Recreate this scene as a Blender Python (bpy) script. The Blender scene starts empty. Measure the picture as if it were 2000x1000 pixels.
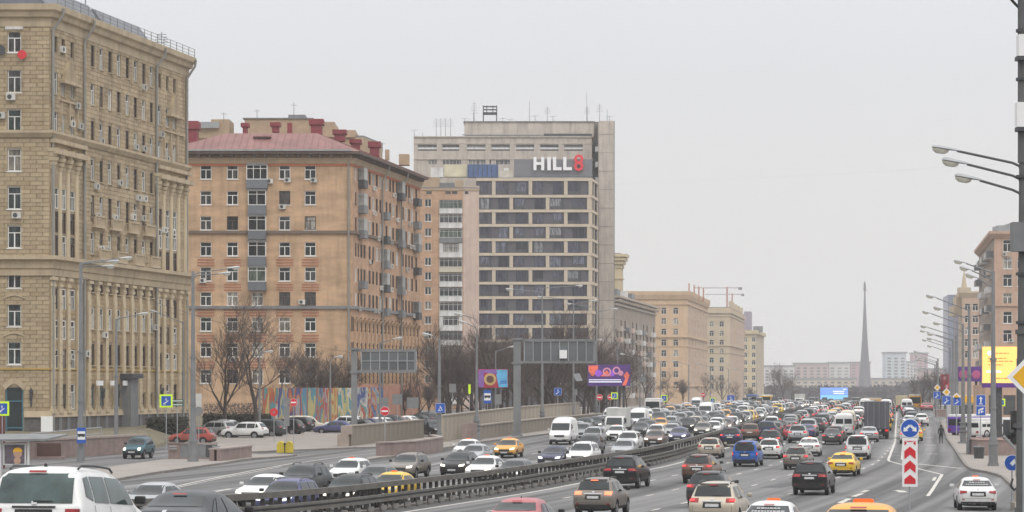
import bpy, bmesh, math, random
import numpy as np
from mathutils import Matrix, Vector
from mathutils.bvhtree import BVHTree
R = math.radians
rng = random.Random(7)
S = bpy.context.scene
COL = S.collection
# ------------------------------------------------------------------ camera, sky, sun, exposure
F = 5000.0; CX = 1000.0; HY = 752.0; ZC = 6.0
cam_data = bpy.data.cameras.new('camera')
cam_data.lens = 90.0; cam_data.sensor_width = 36.0; cam_data.shift_y = (HY-500)/2000.0
cam_data.clip_start = 0.5; cam_data.clip_end = 8000
cam = bpy.data.objects.new('camera', cam_data); COL.objects.link(cam)
cam.location = (0, 0, ZC); cam.rotation_euler = (R(90), 0, 0)
S.camera = cam
w = bpy.data.worlds.new('World'); S.world = w; w.use_nodes = True
nt = w.node_tree; nt.nodes.clear()
out = nt.nodes.new('ShaderNodeOutputWorld')
bgn = nt.nodes.new('ShaderNodeBackground')
sky = nt.nodes.new('ShaderNodeTexSky'); sky.sky_type = 'NISHITA'; sky.sun_disc = False
sky.sun_elevation = R(48); sky.sun_rotation = R(200)
try: sky.dust_density = 6
except Exception: pass
bgs = nt.nodes.new('ShaderNodeBackground'); bgs.inputs[1].default_value = 0.05
nt.links.new(sky.outputs[0], bgs.inputs[0])
tc = nt.nodes.new('ShaderNodeTexCoord'); sp = nt.nodes.new('ShaderNodeSeparateXYZ')
nt.links.new(tc.outputs['Generated'], sp.inputs[0])
ramp = nt.nodes.new('ShaderNodeValToRGB')
nt.links.new(sp.outputs[2], ramp.inputs[0])
e = ramp.color_ramp.elements
e[0].position = 0.0; e[0].color = (0.80, 0.79, 0.77, 1)
e[1].position = 1.0; e[1].color = (1.0, 1.0, 1.0, 1)
n_ = e.new(0.06); n_.color = (0.815, 0.808, 0.795, 1)
n_ = e.new(0.16); n_.color = (0.80, 0.82, 0.86, 1)
mlt = nt.nodes.new('ShaderNodeMapRange'); mlt.inputs['From Min'].default_value = 0.12
mlt.inputs['From Max'].default_value = 1.0; mlt.inputs['To Min'].default_value = 1.0; mlt.inputs['To Max'].default_value = 2.1
nt.links.new(sp.outputs[2], mlt.inputs['Value'])
cn = nt.nodes.new('ShaderNodeTexNoise'); cn.inputs['Scale'].default_value = 2.2; cn.inputs['Detail'].default_value = 3
nt.links.new(tc.outputs['Generated'], cn.inputs['Vector'])
cm = nt.nodes.new('ShaderNodeMapRange'); cm.inputs['To Min'].default_value = 0.94; cm.inputs['To Max'].default_value = 1.08
nt.links.new(cn.outputs[0], cm.inputs['Value'])
mm = nt.nodes.new('ShaderNodeMath'); mm.operation = 'MULTIPLY'
nt.links.new(mlt.outputs[0], mm.inputs[0]); nt.links.new(cm.outputs[0], mm.inputs[1])
nt.links.new(ramp.outputs[0], bgn.inputs[0]); nt.links.new(mm.outputs[0], bgn.inputs[1])
mixs = nt.nodes.new('ShaderNodeMixShader'); mixs.inputs[0].default_value = 0.93
nt.links.new(bgs.outputs[0], mixs.inputs[1]); nt.links.new(bgn.outputs[0], mixs.inputs[2])
nt.links.new(mixs.outputs[0], out.inputs[0])
sun_d = bpy.data.lights.new('sun', 'SUN'); sun_d.energy = 0.9; sun_d.angle = R(25); sun_d.color = (1, .96, .9)
sun = bpy.data.objects.new('sun', sun_d); COL.objects.link(sun)
sun.rotation_euler = (R(42), 0, R(20))
S.view_settings.view_transform = 'Standard'; S.view_settings.look = 'None'
S.view_settings.exposure = 0.0; S.view_settings.gamma = 1.0
try: S.view_settings.use_curve_mapping = False
except Exception: pass
try:
    S.cycles.use_denoising = True; S.cycles.max_bounces = 6; S.cycles.volume_bounces = 1
    S.cycles.transparent_max_bounces = 8
except Exception: pass

# ------------------------------------------------------------------ terrain functions
_Y = np.arange(-100, 4001, 1.0)
def _smooth(xs, ys, win):
    v = np.interp(_Y, xs, ys)
    lo = _Y < xs[0]; v[lo] = ys[0]+(ys[1]-ys[0])/(xs[1]-xs[0])*(_Y[lo]-xs[0])
    hi = _Y > xs[-1]; v[hi] = ys[-1]+(ys[-1]-ys[-2])/(xs[-1]-xs[-2])*(_Y[hi]-xs[-1])
    p = np.concatenate([2*v[0]-v[win:0:-1], v, 2*v[-1]-v[-2:-win-2:-1]])
    k = np.ones(win)/win
    c = np.convolve(p, k, 'same')
    return c[win:win+len(v)]
XM = _smooth([40, 95, 110, 150, 187, 240, 295, 355, 600, 900, 1500, 2400],
             [-24.4, -11.2, -7.9, 1.6, 10.4, 19.6, 28.3, 37.5, 74, 118, 209, 345], 25)
DD = _smooth([20, 40, 50, 65, 77, 90, 110, 140, 180, 240, 350, 500, 700, 1000, 1500, 2400, 3300],
             [1.6, 2.8, 3.45, 4.2, 4.85, 5.3, 5.7, 5.9, 5.8, 5.5, 4.9, 4.8, 5.6, 8.5, 11.5, 14, 16], 15)
def xm(Y): return float(np.interp(Y, _Y, XM))
def xslope(Y): return (xm(Y+2)-xm(Y-2))/4
def dd(Y): return float(np.interp(Y, _Y, DD))
def h(X, Y):
    t = min(1, max(0, (100-Y)/50.0))
    return ZC-dd(Y)-0.025*(min(30, max(-30, X))+8)*t
def gp(px, py):
    """ground point seen at a photograph position"""
    s = (px-CX)/F; lo, hi = 60.0, 560.0
    for _ in range(40):
        m = (lo+hi)/2
        y = HY+(ZC-h(s*m, m))*F/m
        if y > py: lo = m
        else: hi = m
    return s*lo, lo
def at(px, Y): return (px-CX)/F*Y
def zat(py, Y): return ZC-(py-HY)*Y/F

# ------------------------------------------------------------------ materials
MATS = {}
def mat(name, col, rough=.8, var=.12, scale=.6, metal=0, coat=0, stain=0, emit=None, es=0, bump=0, spec=None, stretch=None, rnd=0, fine=0):
    if name in MATS: return MATS[name]
    m = bpy.data.materials.new(name); m.use_nodes = True; MATS[name] = m
    t = m.node_tree; N = t.nodes; L = t.links
    b = N['Principled BSDF']
    b.inputs['Roughness'].default_value = rough; b.inputs['Metallic'].default_value = metal
    if coat: b.inputs['Coat Weight'].default_value = coat; b.inputs['Coat Roughness'].default_value = .08
    if spec is not None: b.inputs['Specular IOR Level'].default_value = spec
    b.inputs['Base Color'].default_value = (*col, 1)
    if emit:
        b.inputs['Emission Color'].default_value = (*emit, 1); b.inputs['Emission Strength'].default_value = es
    src = None
    if var or stain or rnd or fine:
        co = N.new('ShaderNodeTexCoord')
        def noise(sc, det, st=None):
            n = N.new('ShaderNodeTexNoise'); n.inputs['Scale'].default_value = sc; n.inputs['Detail'].default_value = det
            n.inputs['Roughness'].default_value = .62
            mp = N.new('ShaderNodeMapping')
            if st: mp.inputs['Scale'].default_value = st
            L.new(co.outputs['Object'], mp.inputs['Vector']); L.new(mp.outputs[0], n.inputs['Vector'])
            return n
        def rng_(o, a0, a1, b0, b1):
            r_ = N.new('ShaderNodeMapRange'); L.new(o, r_.inputs['Value'])
            r_.inputs['From Min'].default_value = a0; r_.inputs['From Max'].default_value = a1
            r_.inputs['To Min'].default_value = b0; r_.inputs['To Max'].default_value = b1
            return r_.outputs[0]
        vals = []
        if var:
            vals.append(rng_(noise(scale, 5, stretch).outputs[0], .3, .7, 1-var, 1+var))
        if fine:
            vals.append(rng_(noise(9, 3, (1, 1, 3)).outputs[0], .3, .7, 1-fine, 1+fine))
        if stain:
            vals.append(rng_(noise(.9, 4, (1, 1, .12)).outputs[0], .45, .72, 1, 1-stain))
        if rnd:
            oi = N.new('ShaderNodeObjectInfo'); vals.append(rng_(oi.outputs['Random'], 0, 1, 1-rnd, 1+rnd))
        cur = vals[0]
        for v in vals[1:]:
            mu = N.new('ShaderNodeMath'); mu.operation = 'MULTIPLY'; L.new(cur, mu.inputs[0]); L.new(v, mu.inputs[1]); cur = mu.outputs[0]
        vm = N.new('ShaderNodeVectorMath'); vm.operation = 'SCALE'
        vm.inputs[0].default_value = col; L.new(cur, vm.inputs['Scale'])
        L.new(vm.outputs[0], b.inputs['Base Color'])
        if bump:
            bp = N.new('ShaderNodeBump'); bp.inputs['Strength'].default_value = bump; bp.inputs['Distance'].default_value = .05
            L.new(cur, bp.inputs['Height']); L.new(bp.outputs[0], b.inputs['Normal'])
    return m

def glass_mat(name, cols, rough=.12, spec=.5):
    """window glass: what is behind the pane (dark room, curtain, blind) differs from window to window"""
    if name in MATS: return MATS[name]
    m = bpy.data.materials.new(name); m.use_nodes = True; MATS[name] = m
    N = m.node_tree.nodes; L = m.node_tree.links; b = N['Principled BSDF']
    b.inputs['Roughness'].default_value = rough; b.inputs['Specular IOR Level'].default_value = spec
    oi = N.new('ShaderNodeObjectInfo'); rp = N.new('ShaderNodeValToRGB'); rp.color_ramp.interpolation = 'CONSTANT'
    e = rp.color_ramp.elements
    while len(e) > 1: e.remove(e[-1])
    e[0].position = 0; e[0].color = (*cols[0][1], 1)
    for p, c in cols[1:]:
        k = e.new(p); k.color = (*c, 1)
    L.new(oi.outputs['Random'], rp.inputs[0])
    co = N.new('ShaderNodeTexCoord'); n = N.new('ShaderNodeTexNoise'); n.inputs['Scale'].default_value = 2.5
    vadd = N.new('ShaderNodeVectorMath'); vadd.operation = 'MULTIPLY_ADD'
    L.new(oi.outputs['Location'], vadd.inputs[0]); vadd.inputs[1].default_value = (3, 3, 3); L.new(co.outputs['Object'], vadd.inputs[2])
    mp = N.new('ShaderNodeMapping'); mp.inputs['Scale'].default_value = (1.6, 1, .35)
    L.new(vadd.outputs[0], mp.inputs[0]); L.new(mp.outputs[0], n.inputs['Vector'])
    r_ = N.new('ShaderNodeMapRange'); L.new(n.outputs[0], r_.inputs['Value'])
    r_.inputs['From Min'].default_value = .35; r_.inputs['From Max'].default_value = .65
    r_.inputs['To Min'].default_value = .5; r_.inputs['To Max'].default_value = 1.6
    vm = N.new('ShaderNodeVectorMath'); vm.operation = 'SCALE'; L.new(rp.outputs[0], vm.inputs[0]); L.new(r_.outputs[0], vm.inputs['Scale'])
    L.new(vm.outputs[0], b.inputs['Base Color'])
    return m

# ------------------------------------------------------------------ mesh helpers
class MB:
    def __init__(s): s.v = []; s.f = []; s.m = []
    def add(s, vs, fs, m=0):
        o = len(s.v); s.v += [tuple(v) for v in vs]
        for f in fs: s.f.append(tuple(i+o for i in f)); s.m.append(m)
    def box(s, x0, x1, y0, y1, z0, z1, m=0):
        s.add([(x0,y0,z0),(x1,y0,z0),(x1,y1,z0),(x0,y1,z0),(x0,y0,z1),(x1,y0,z1),(x1,y1,z1),(x0,y1,z1)],
              [(0,3,2,1),(4,5,6,7),(0,1,5,4),(1,2,6,5),(2,3,7,6),(3,0,4,7)], m)
        return s
    def quad(s, a, b, c, d, m=0): s.add([a,b,c,d], [(0,1,2,3)], m)
    def tube(s, p0, p1, r0, r1, n=8, m=0, caps=True):
        p0 = Vector(p0); p1 = Vector(p1); d = (p1-p0)
        if d.length < 1e-6: return
        d.normalize(); a = d.orthogonal().normalized(); b = d.cross(a)
        vs = []
        for p, r in ((p0, r0), (p1, r1)):
            for i in range(n):
                t = 2*math.pi*i/n; vs.append(p+a*math.cos(t)*r+b*math.sin(t)*r)
        fs = [(i, (i+1) % n, n+(i+1) % n, n+i) for i in range(n)]
        if caps: fs += [tuple(range(n-1, -1, -1)), tuple(range(n, 2*n))]
        s.add(vs, fs, m)
    def path(s, pts, r, n=6, m=0):
        for i in range(len(pts)-1):
            ra = r[i] if isinstance(r, (list, tuple)) else r; rb = r[i+1] if isinstance(r, (list, tuple)) else r
            s.tube(pts[i], pts[i+1], ra, rb, n, m)
    def prism(s, pts, y0, y1, m=0):
        """outline in x,z pushed from y0 to y1 (front face at y0)"""
        n = len(pts)
        vs = [(x, y0, z) for x, z in pts]+[(x, y1, z) for x, z in pts]
        a = sum(pts[i][0]*pts[(i+1) % n][1]-pts[(i+1) % n][0]*pts[i][1] for i in range(n))
        fr = tuple(range(n)) if a > 0 else tuple(range(n-1, -1, -1))
        fs = [fr, tuple(n+i for i in reversed(fr))]
        for i in range(n):
            j = (i+1) % n
            fs.append((i, n+i, n+j, j) if a > 0 else (j, n+j, n+i, i))
        s.add(vs, fs, m)
    def disc(s, cx, cz, r, y0, y1, n=28, m=0):
        s.prism([(cx+r*math.cos(2*math.pi*i/n), cz+r*math.sin(2*math.pi*i/n)) for i in range(n)], y0, y1, m)
    def mesh(s, name, mats, smooth=False, bevel=0):
        me = bpy.data.meshes.new(name); me.from_pydata(s.v, [], s.f)
        for m_ in (mats if isinstance(mats, (list, tuple)) else [mats]): me.materials.append(m_)
        if len(me.materials) > 1: me.polygons.foreach_set('material_index', s.m)
        me.update()
        if bevel:
            bm = bmesh.new(); bm.from_mesh(me)
            bmesh.ops.bevel(bm, geom=bm.edges[:], offset=bevel, segments=2, affect='EDGES', profile=.6, clamp_overlap=True)
            bm.to_mesh(me); bm.free()
        if smooth:
            me.polygons.foreach_set('use_smooth', [True]*len(me.polygons)); me.set_sharp_from_angle(angle=R(38))
        return me

def add(name, me, parent=None, M=None, **props):
    o = bpy.data.objects.new(name, me); COL.objects.link(o)
    if parent is not None: o.parent = parent
    if M is not None: o.matrix_basis = M
    for k, v in props.items(): o[k] = v
    return o
def thing(name, label, cat, loc, rz=0, group=None):
    o = bpy.data.objects.new(name, None); COL.objects.link(o); o.empty_display_size = .3
    o.location = loc; o.rotation_euler = (0, 0, rz); o['label'] = label; o['category'] = cat
    if group: o['group'] = group
    return o
def struct(name, me): return add(name, me, kind='structure')
T = Matrix.Translation
def TR(x, y, z, rz=0): return Matrix.Translation((x, y, z)) @ Matrix.Rotation(rz, 4, 'Z')

# common materials
M_asph = None
stone = mat('limestone', (.41, .32, .205), .9, .2, .45, stain=.38, fine=.2, bump=.2)
stone_b = mat('limestone_pale', (.445, .35, .225), .9, .18, .45, stain=.3, fine=.12, bump=.2)
stone_c = mat('limestone_tan', (.375, .285, .175), .9, .18, .45, stain=.35, fine=.15, bump=.2)
stone_p = mat('limestone_cream', (.53, .435, .295), .9, .12, .5, stain=.3, fine=.08)
stone_l = mat('limestone_light', (.465, .375, .255), .9, .12, .5, stain=.25, fine=.06)
stone_d = mat('limestone_joint', (.29, .235, .16), .95, .15, .5)
granite = mat('granite', (.10, .09, .085), .6, .25, 2.5, fine=.2)
granite_p = mat('pink_granite', (.25, .185, .165), .6, .18, 1.5, fine=.18, stain=.2)
brick = mat('ochre_brick', (.51, .34, .21), .9, .24, .32, stain=.28, fine=.2, stretch=(.7, .7, 2.6), bump=.15)
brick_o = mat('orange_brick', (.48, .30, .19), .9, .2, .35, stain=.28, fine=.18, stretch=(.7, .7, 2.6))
brick_r = mat('red_brick', (.36, .15, .09), .9, .15, .8)
brick_t = mat('tan_brick', (.40, .30, .2), .9, .15, .8)
redroof = mat('red_metal_roof', (.225, .10, .088), .6, .22, .35, stain=.2)
redmetal = mat('dark_red_metal', (.22, .03, .04), .6, .2, 1)
zinc = mat('zinc_roof', (.16, .17, .19), .5, .2, .5, metal=.3)
white_fr = mat('white_window_frame', (.74, .73, .70), .6, .08, 1, rnd=.12)
brown_fr = mat('brown_window_frame', (.10, .065, .05), .7, .2, 1)
white_p = mat('white_plaster', (.66, .65, .63), .8, .12, .8, stain=.3)
concrete = mat('concrete', (.50, .44, .38), .9, .14, .4, stain=.32, fine=.07, bump=.2)
concrete_p = mat('pinkish_concrete', (.56, .43, .36), .9, .1, .5, stain=.2, fine=.05)
beige_fr = mat('beige_cladding', (.56, .47, .36), .75, .07, .6, stain=.1)
grey_pl = mat('grey_panel', (.085, .082, .095), .7, .12, .7)
grey_lt = mat('light_grey_metal', (.33, .34, .35), .55, .12, 1, metal=.2, stain=.2)
grey_mt = mat('grey_painted_metal', (.19, .195, .20), .55, .14, 1.2, stain=.25)
grey_dk = mat('dark_grey_metal', (.06, .062, .066), .6, .2, 1.2, stain=.3)
rust_mt = mat('weathered_guardrail', (.125, .115, .10), .6, .22, 1.2, stain=.3)
black_m = mat('black_plastic', (.018, .018, .019), .55, .2, 2)
pipe_m = mat('drainpipe_metal', (.24, .235, .215), .6, .15, .8)
paving = mat('paving', (.275, .245, .22), .9, .13, .4, fine=.1)
kerbm = mat('kerb_stone', (.20, .18, .165), .85, .2, 1.5)
wall_rt = mat('retaining_wall', (.235, .205, .165), .9, .15, .8, stain=.25)
wall_rl = mat('pale_retaining_wall', (.36, .31, .25), .9, .12, .6, stain=.2)
bark = mat('bark', (.055, .042, .036), .95, .25, 3)
twig = mat('twigs', (.10, .078, .068), .95, .25, 2)
w_paint = mat('road_paint', (.52, .50, .46), .85, .35, 3, fine=.4)
sig_w = mat('sign_white', (.78, .78, .77), .5, .03, 2); sig_b = mat('sign_blue', (.015, .09, .42), .45, .06, 3)
sig_r = mat('sign_red', (.60, .02, .03), .45, .06, 3); sig_y = mat('sign_yellow', (.75, .40, .01), .45, .05, 3)
sig_g = mat('sign_lime', (.60, .85, .02), .5, .05, 3, emit=(.6, .85, .02), es=.12); sig_k = mat('sign_back', (.22, .225, .23), .5, .12, 2, metal=.4)
ad_purple = mat('print_purple', (.10, .03, .22), .4, .4, .6); ad_orange = mat('print_orange', (.75, .16, .08), .4, .3, 1)
ad_red = mat('print_red', (.45, .03, .06), .4, .3, .6); ad_gold = mat('print_gold', (.55, .38, .15), .4, .2, 2)
ad_cyan = mat('print_cyan', (.12, .42, .68), .4, .3, .8); ad_brown = mat('print_brown', (.12, .05, .04), .4, .3, 2)
g_dark = glass_mat('window_glass', [(0, (.018,.02,.022)), (.42, (.05,.05,.048)), (.64, (.03,.04,.038)), (.78, (.16,.145,.12)), (.88, (.08,.10,.08)), (.94, (.30,.28,.25))], .12, .3)
g_far = glass_mat('far_window_glass', [(0, (.05,.05,.055)), (.5, (.1,.1,.1)), (.8, (.2,.19,.17))])
g_off = glass_mat('office_glass', [(0, (.03,.034,.055)), (.3, (.065,.07,.10)), (.55, (.018,.02,.03)), (.72, (.11,.12,.155)), (.9, (.19,.2,.21))], .1, .35)
# ------------------------------------------------------------------ ground, road, pavements
asph = mat('asphalt', (.135, .132, .130), .85, .10, .12, fine=.05)
def road_material():
    m = asph; N = m.node_tree.nodes; L = m.node_tree.links; b = N['Principled BSDF']
    src = b.inputs['Base Color'].links[0].from_socket
    uv = N.new('ShaderNodeUVMap'); mp = N.new('ShaderNodeMapping'); mp.inputs['Scale'].default_value = (1.0, .012, 1)
    L.new(uv.outputs[0], mp.inputs[0])
    n = N.new('ShaderNodeTexNoise'); n.inputs['Scale'].default_value = .9; n.inputs['Detail'].default_value = 4
    L.new(mp.outputs[0], n.inputs['Vector'])
    r_ = N.new('ShaderNodeMapRange'); r_.inputs['From Min'].default_value = .35; r_.inputs['From Max'].default_value = .65
    r_.inputs['To Min'].default_value = .5; r_.inputs['To Max'].default_value = 1.36
    L.new(n.outputs[0], r_.inputs['Value'])
    # oil-dark lane centres and tyre-polished tracks, one period per 3.6 m lane
    sx = N.new('ShaderNodeSeparateXYZ'); L.new(uv.outputs[0], sx.inputs[0]); cur = r_.outputs[0]
    for (k_, ph, am) in ((1, 3.5, .10), (2, 3.5, -.06)):
        a1 = N.new('ShaderNodeMath'); a1.operation = 'SUBTRACT'; L.new(sx.outputs[0], a1.inputs[0]); a1.inputs[1].default_value = ph
        a2 = N.new('ShaderNodeMath'); a2.operation = 'MULTIPLY'; L.new(a1.outputs[0], a2.inputs[0]); a2.inputs[1].default_value = 2*math.pi*k_/3.6
        a3 = N.new('ShaderNodeMath'); a3.operation = 'COSINE'; L.new(a2.outputs[0], a3.inputs[0])
        a4 = N.new('ShaderNodeMath'); a4.operation = 'MULTIPLY_ADD'; L.new(a3.outputs[0], a4.inputs[0]); a4.inputs[1].default_value = -am; a4.inputs[2].default_value = 1
        a5 = N.new('ShaderNodeMath'); a5.operation = 'MULTIPLY'; L.new(cur, a5.inputs[0]); L.new(a4.outputs[0], a5.inputs[1]); cur = a5.outputs[0]
    vm = N.new('ShaderNodeVectorMath'); vm.operation = 'SCALE'; L.new(src, vm.inputs[0]); L.new(cur, vm.inputs['Scale'])
    L.new(vm.outputs[0], b.inputs['Base Color'])
road_material()
soil = mat('soil', (.12, .105, .08), .95, .25, .05, fine=.2)
grass_m = mat('winter_grass', (.15, .13, .085), .95, .3, .5, fine=.3)

def sheet(name, ys, cols, dz, m, uv=False, skirt=0):
    """strip of ground; ys list of Y, cols(Y) -> list of X across; follows the terrain"""
    vs = []; fs = []; uvs = []
    nx = None
    for Y in ys:
        xs = cols(Y); nx = len(xs)
        for X in xs: vs.append((X, Y, h(X, Y)+dz)); uvs.append((X-xm(Y), Y))
    for i in range(len(ys)-1):
        for j in range(nx-1):
            a = i*nx+j; fs.append((a, a+1, a+nx+1, a+nx))
    if skirt:
        base = len(vs)
        for i in range(len(ys)):
            for j in (0, nx-1):
                v = vs[i*nx+j]; vs.append((v[0], v[1], v[2]-skirt)); uvs.append((0, 0))
        for i in range(len(ys)-1):
            fs.append((i*nx, (i+1)*nx, base+2*(i+1), base+2*i))
            fs.append((i*nx+nx-1, base+2*i+1, base+2*(i+1)+1, (i+1)*nx+nx-1))
        fs.append(tuple([0]+[base, base+1]+[nx-1]+list(range(nx-2, 0, -1))))
        l0 = (len(ys)-1)*nx
        fs.append(tuple([l0+nx-1, base+2*(len(ys)-1)+1, base+2*(len(ys)-1), l0]+list(range(l0+1, l0+nx-1))))
    me = bpy.data.meshes.new(name); me.from_pydata(vs, [], fs); me.materials.append(m)
    if uv:
        ul = me.uv_layers.new(name='UVMap')
        for l in me.loops: ul.data[l.index].uv = uvs[l.vertex_index]
    me.update()
    return me
yy = list(range(-20, 420, 20))+list(range(420, 1000, 40))+list(range(1000, 3301, 100))
struct('ground', sheet('ground', yy, lambda Y: [-1400, -700, -350, -180, -90, -45, -15, 15, 60, 150, 300, 600, 1200, 2400], -.35, soil))
yr = [25+4*i for i in range(100)]+[425+15*i for i in range(60)]
struct('road', sheet('road', yr, lambda Y: [xm(Y)+o for o in (-75, -40, -29, -18, -9, 0, 8, 16, 23, 30, 42, 60, 90)], 0, asph, uv=True))

def interp(tab, Y):
    for i in range(len(tab)-1):
        if tab[i][0] <= Y <= tab[i+1][0]:
            t = (Y-tab[i][0])/(tab[i+1][0]-tab[i][0]); return tab[i][1]+(tab[i+1][1]-tab[i][1])*t
    return tab[-1][1] if Y > tab[-1][0] else tab[0][1]
def pavement(name, L, Rr, y0=None, y1=None, dz=.14, m=paving, step=3, kerb='R'):
    """raised slab between two edge tables of (Y, X); kerb stones run along an edge as their own object"""
    a = max(L[0][0], Rr[0][0]) if y0 is None else y0; b = min(L[-1][0], Rr[-1][0]) if y1 is None else y1
    n = max(2, int((b-a)/step)); ys = [a+(b-a)*i/n for i in range(n+1)]
    def cols(Y):
        l = interp(L, Y); r = max(l+.01, interp(Rr, Y)); return [l, l+(r-l)/3, l+2*(r-l)/3, r]
    struct(name, sheet(name, ys, cols, dz, m, skirt=.5))
    for side, tab, sg in (('L', L, -1), ('R', Rr, 1)):
        if side in kerb:
            mb = MB()
            for i in range(n):
                Y0, Y1 = ys[i], ys[i+1]-.05
                x0, x1 = interp(tab, Y0), interp(tab, Y1)
                q = []
                for (x, y) in ((x0, Y0), (x0+sg*.2, Y0), (x1+sg*.2, Y1), (x1, Y1)): q.append((x, y))
                vs = [(x, y, h(x, y)-.2) for x, y in q]+[(x, y, h(x, y)+dz+.012) for x, y in q]
                mb.add(vs, [(0,3,2,1),(4,5,6,7),(0,1,5,4),(1,2,6,5),(2,3,7,6),(3,0,4,7)])
            me = mb.mesh('kerb', kerbm); struct('kerb', me)
def T2(*pix):
    r = []
    for p in pix:
        X, Y = gp(*p); r.append((Y, X))
    r.sort(); return r

# left pavement island with the subway entrance near it
i1r = T2((160, 952), (230, 938), (300, 926), (440, 906), (480, 899), (560, 893.5), (576, 890.5))
i1l = T2((150, 925), (230, 913), (330, 899), (420, 892), (478, 886.5), (520, 885), (566, 889))
pavement('island_pavement', [(i1r[0][0]-30, i1r[0][1]-24)]+[(a, min(b, interp(i1r, a)-.3)) for a, b in i1l], [(i1r[0][0]-30, i1r[0][1]-10)]+i1r, kerb='R')
# parking forecourt + long pavement along the retaining walls
p2r = T2((490, 885), (620, 885), (690, 876.5), (745, 876), (880, 872), (1060, 850), (1180, 833), (1240, 828)); 
p2r = [(a, b) for a, b in p2r]
p2r = [p2r[0]]+[p for i, p in enumerate(p2r[1:]) if p[0] > p2r[i][0]+.4]
def p2l(Y): return interp([(200, -24), (220, -27), (262, -37), (300, -38), (330, -34), (420, -20)], Y)
pavement('forecourt_pavement', [(Y, p2l(Y)) for Y in range(int(p2r[0][0]), 420, 8)], p2r, kerb='R')
far_l = [(Y, xm(Y)-26.5) for Y in range(300, 1300, 20)]
pavement('far_left_pavement', [(y, x-30) for y, x in far_l], far_l, y0=p2r[-1][0]+.5, y1=1290, kerb='R', step=12)
# small island carrying the second subway entrance
pavement('subway_island', T2((719, 896.5), (742, 893), (870, 871), (930, 864.5)), T2((724, 898), (762, 894.5), (880, 874.5), (940, 866)), y0=194, kerb='R')
# right pavement
rl = T2((2000, 972), (1982, 952), (1960, 932), (1935, 925), (1905, 920), (1892, 914), (1885, 905), (1868, 880), (1852, 858), (1846, 838), (1838, 824))
rl = rl+[(Y, xm(Y)+27.5) for Y in (420, 500, 600, 800, 1000, 1250)]
rl2 = [rl[0]]
for q in rl[1:]:
    if q[0] > rl2[-1][0]+1.0: rl2.append(q)
pavement('right_pavement', rl2, [(Y, X+55) for Y, X in rl2], kerb='L', step=4)

# ---- painted markings (thin sheets 8 mm above the asphalt)
def strip_me(pts, wdt, dz=.010):
    vs = []; fs = []
    P = []
    for i in range(len(pts)-1):
        a = Vector(pts[i]); b = Vector(pts[i+1]); n = max(1, int((b-a).length/2.5))
        for k in range(n): P.append(a+(b-a)*k/n)
    P.append(Vector(pts[-1]))
    for i, p in enumerate(P):
        d = (P[min(i+1, len(P)-1)]-P[max(i-1, 0)]).normalized(); nrm = Vector((-d.y, d.x))*wdt/2
        for q in (p-nrm, p+nrm): vs.append((q.x, q.y, h(q.x, q.y)+dz))
    for i in range(len(P)-1): fs.append((2*i, 2*i+2, 2*i+3, 2*i+1))
    return vs, fs
def marking(name, polys, wdt=.16):
    mb = MB()
    for pts in polys:
        v, f = strip_me(pts, wdt); mb.add(v, f)
    o = struct(name, mb.mesh(name, w_paint)); return o
def off_line(o, y0, y1, st=6): 
    ys = [y0+st*i for i in range(int((y1-y0)/st)+1)]; return [(xm(y)+o, y) for y in ys]
marking('edge_line', [off_line(1.75, 90, 420)], .22)
def dashes(o, y0, y1, per, ln):
    r = []; y = y0
    while y < y1: r.append([(xm(y)+o, y), (xm(y+ln)+o, y+ln)]); y += per
    return r
for o, ph in ((5.3, 0), (9.0, 3), (12.6, 1), (16.2, 5)):
    marking('lane_dashes', dashes(o, 100+ph, 430, 8, 2.2), .16)
for o, ph in ((-5.3, 0), (-9.0, 3), (-12.6, 1)):
    marking('lane_dashes', dashes(o, 100+ph, 330, 9, 3.5), .16)
def pxl(*pts): return [gp(*p) for p in pts]
marking('bus_lane_line', [pxl((330, 953), (385, 941), (440, 929.5), (495, 919), (550, 909), (580, 904))], .2)
marking('bus_lane_line', [pxl((330, 956), (385, 944), (440, 932.5), (495, 922), (550, 911.5))], .12)
marking('turn_line', [pxl((400, 964), (450, 955))], .25)
marking('turn_line', [pxl((575, 906), (640, 896), (760, 882))], .14)
marking('turn_line', [pxl((820, 912), (870, 903), (1000, 882))], .18)
marking('lane_dashes', [pxl((1640, 983), (1659, 974)), pxl((1665, 971), (1683, 964)), pxl((1684, 962), (1694, 958))], .3)
marking('gore_line', [pxl((1752, 806), (1750, 830), (1748, 864), (1735, 898), (1737, 901), (1840, 927), (1812, 969))], .2)
marking('gore_line', [pxl((1768, 806), (1764, 870), (1762, 898))], .2)
marking('stop_line', [pxl((1790, 906), (1877, 915))], .3)
marking('lane_arrow', [pxl((1746, 958), (1757, 958.5), (1765, 962))], .5)
for a in ((1800, 854), (1806, 869), (1810, 886)):
    marking('lane_arrow', [pxl(a, (a[0]+22, a[1]+1))], .35)
marking('lane_arrow', [pxl((1823, 939), (1827, 932))], .2)
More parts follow.
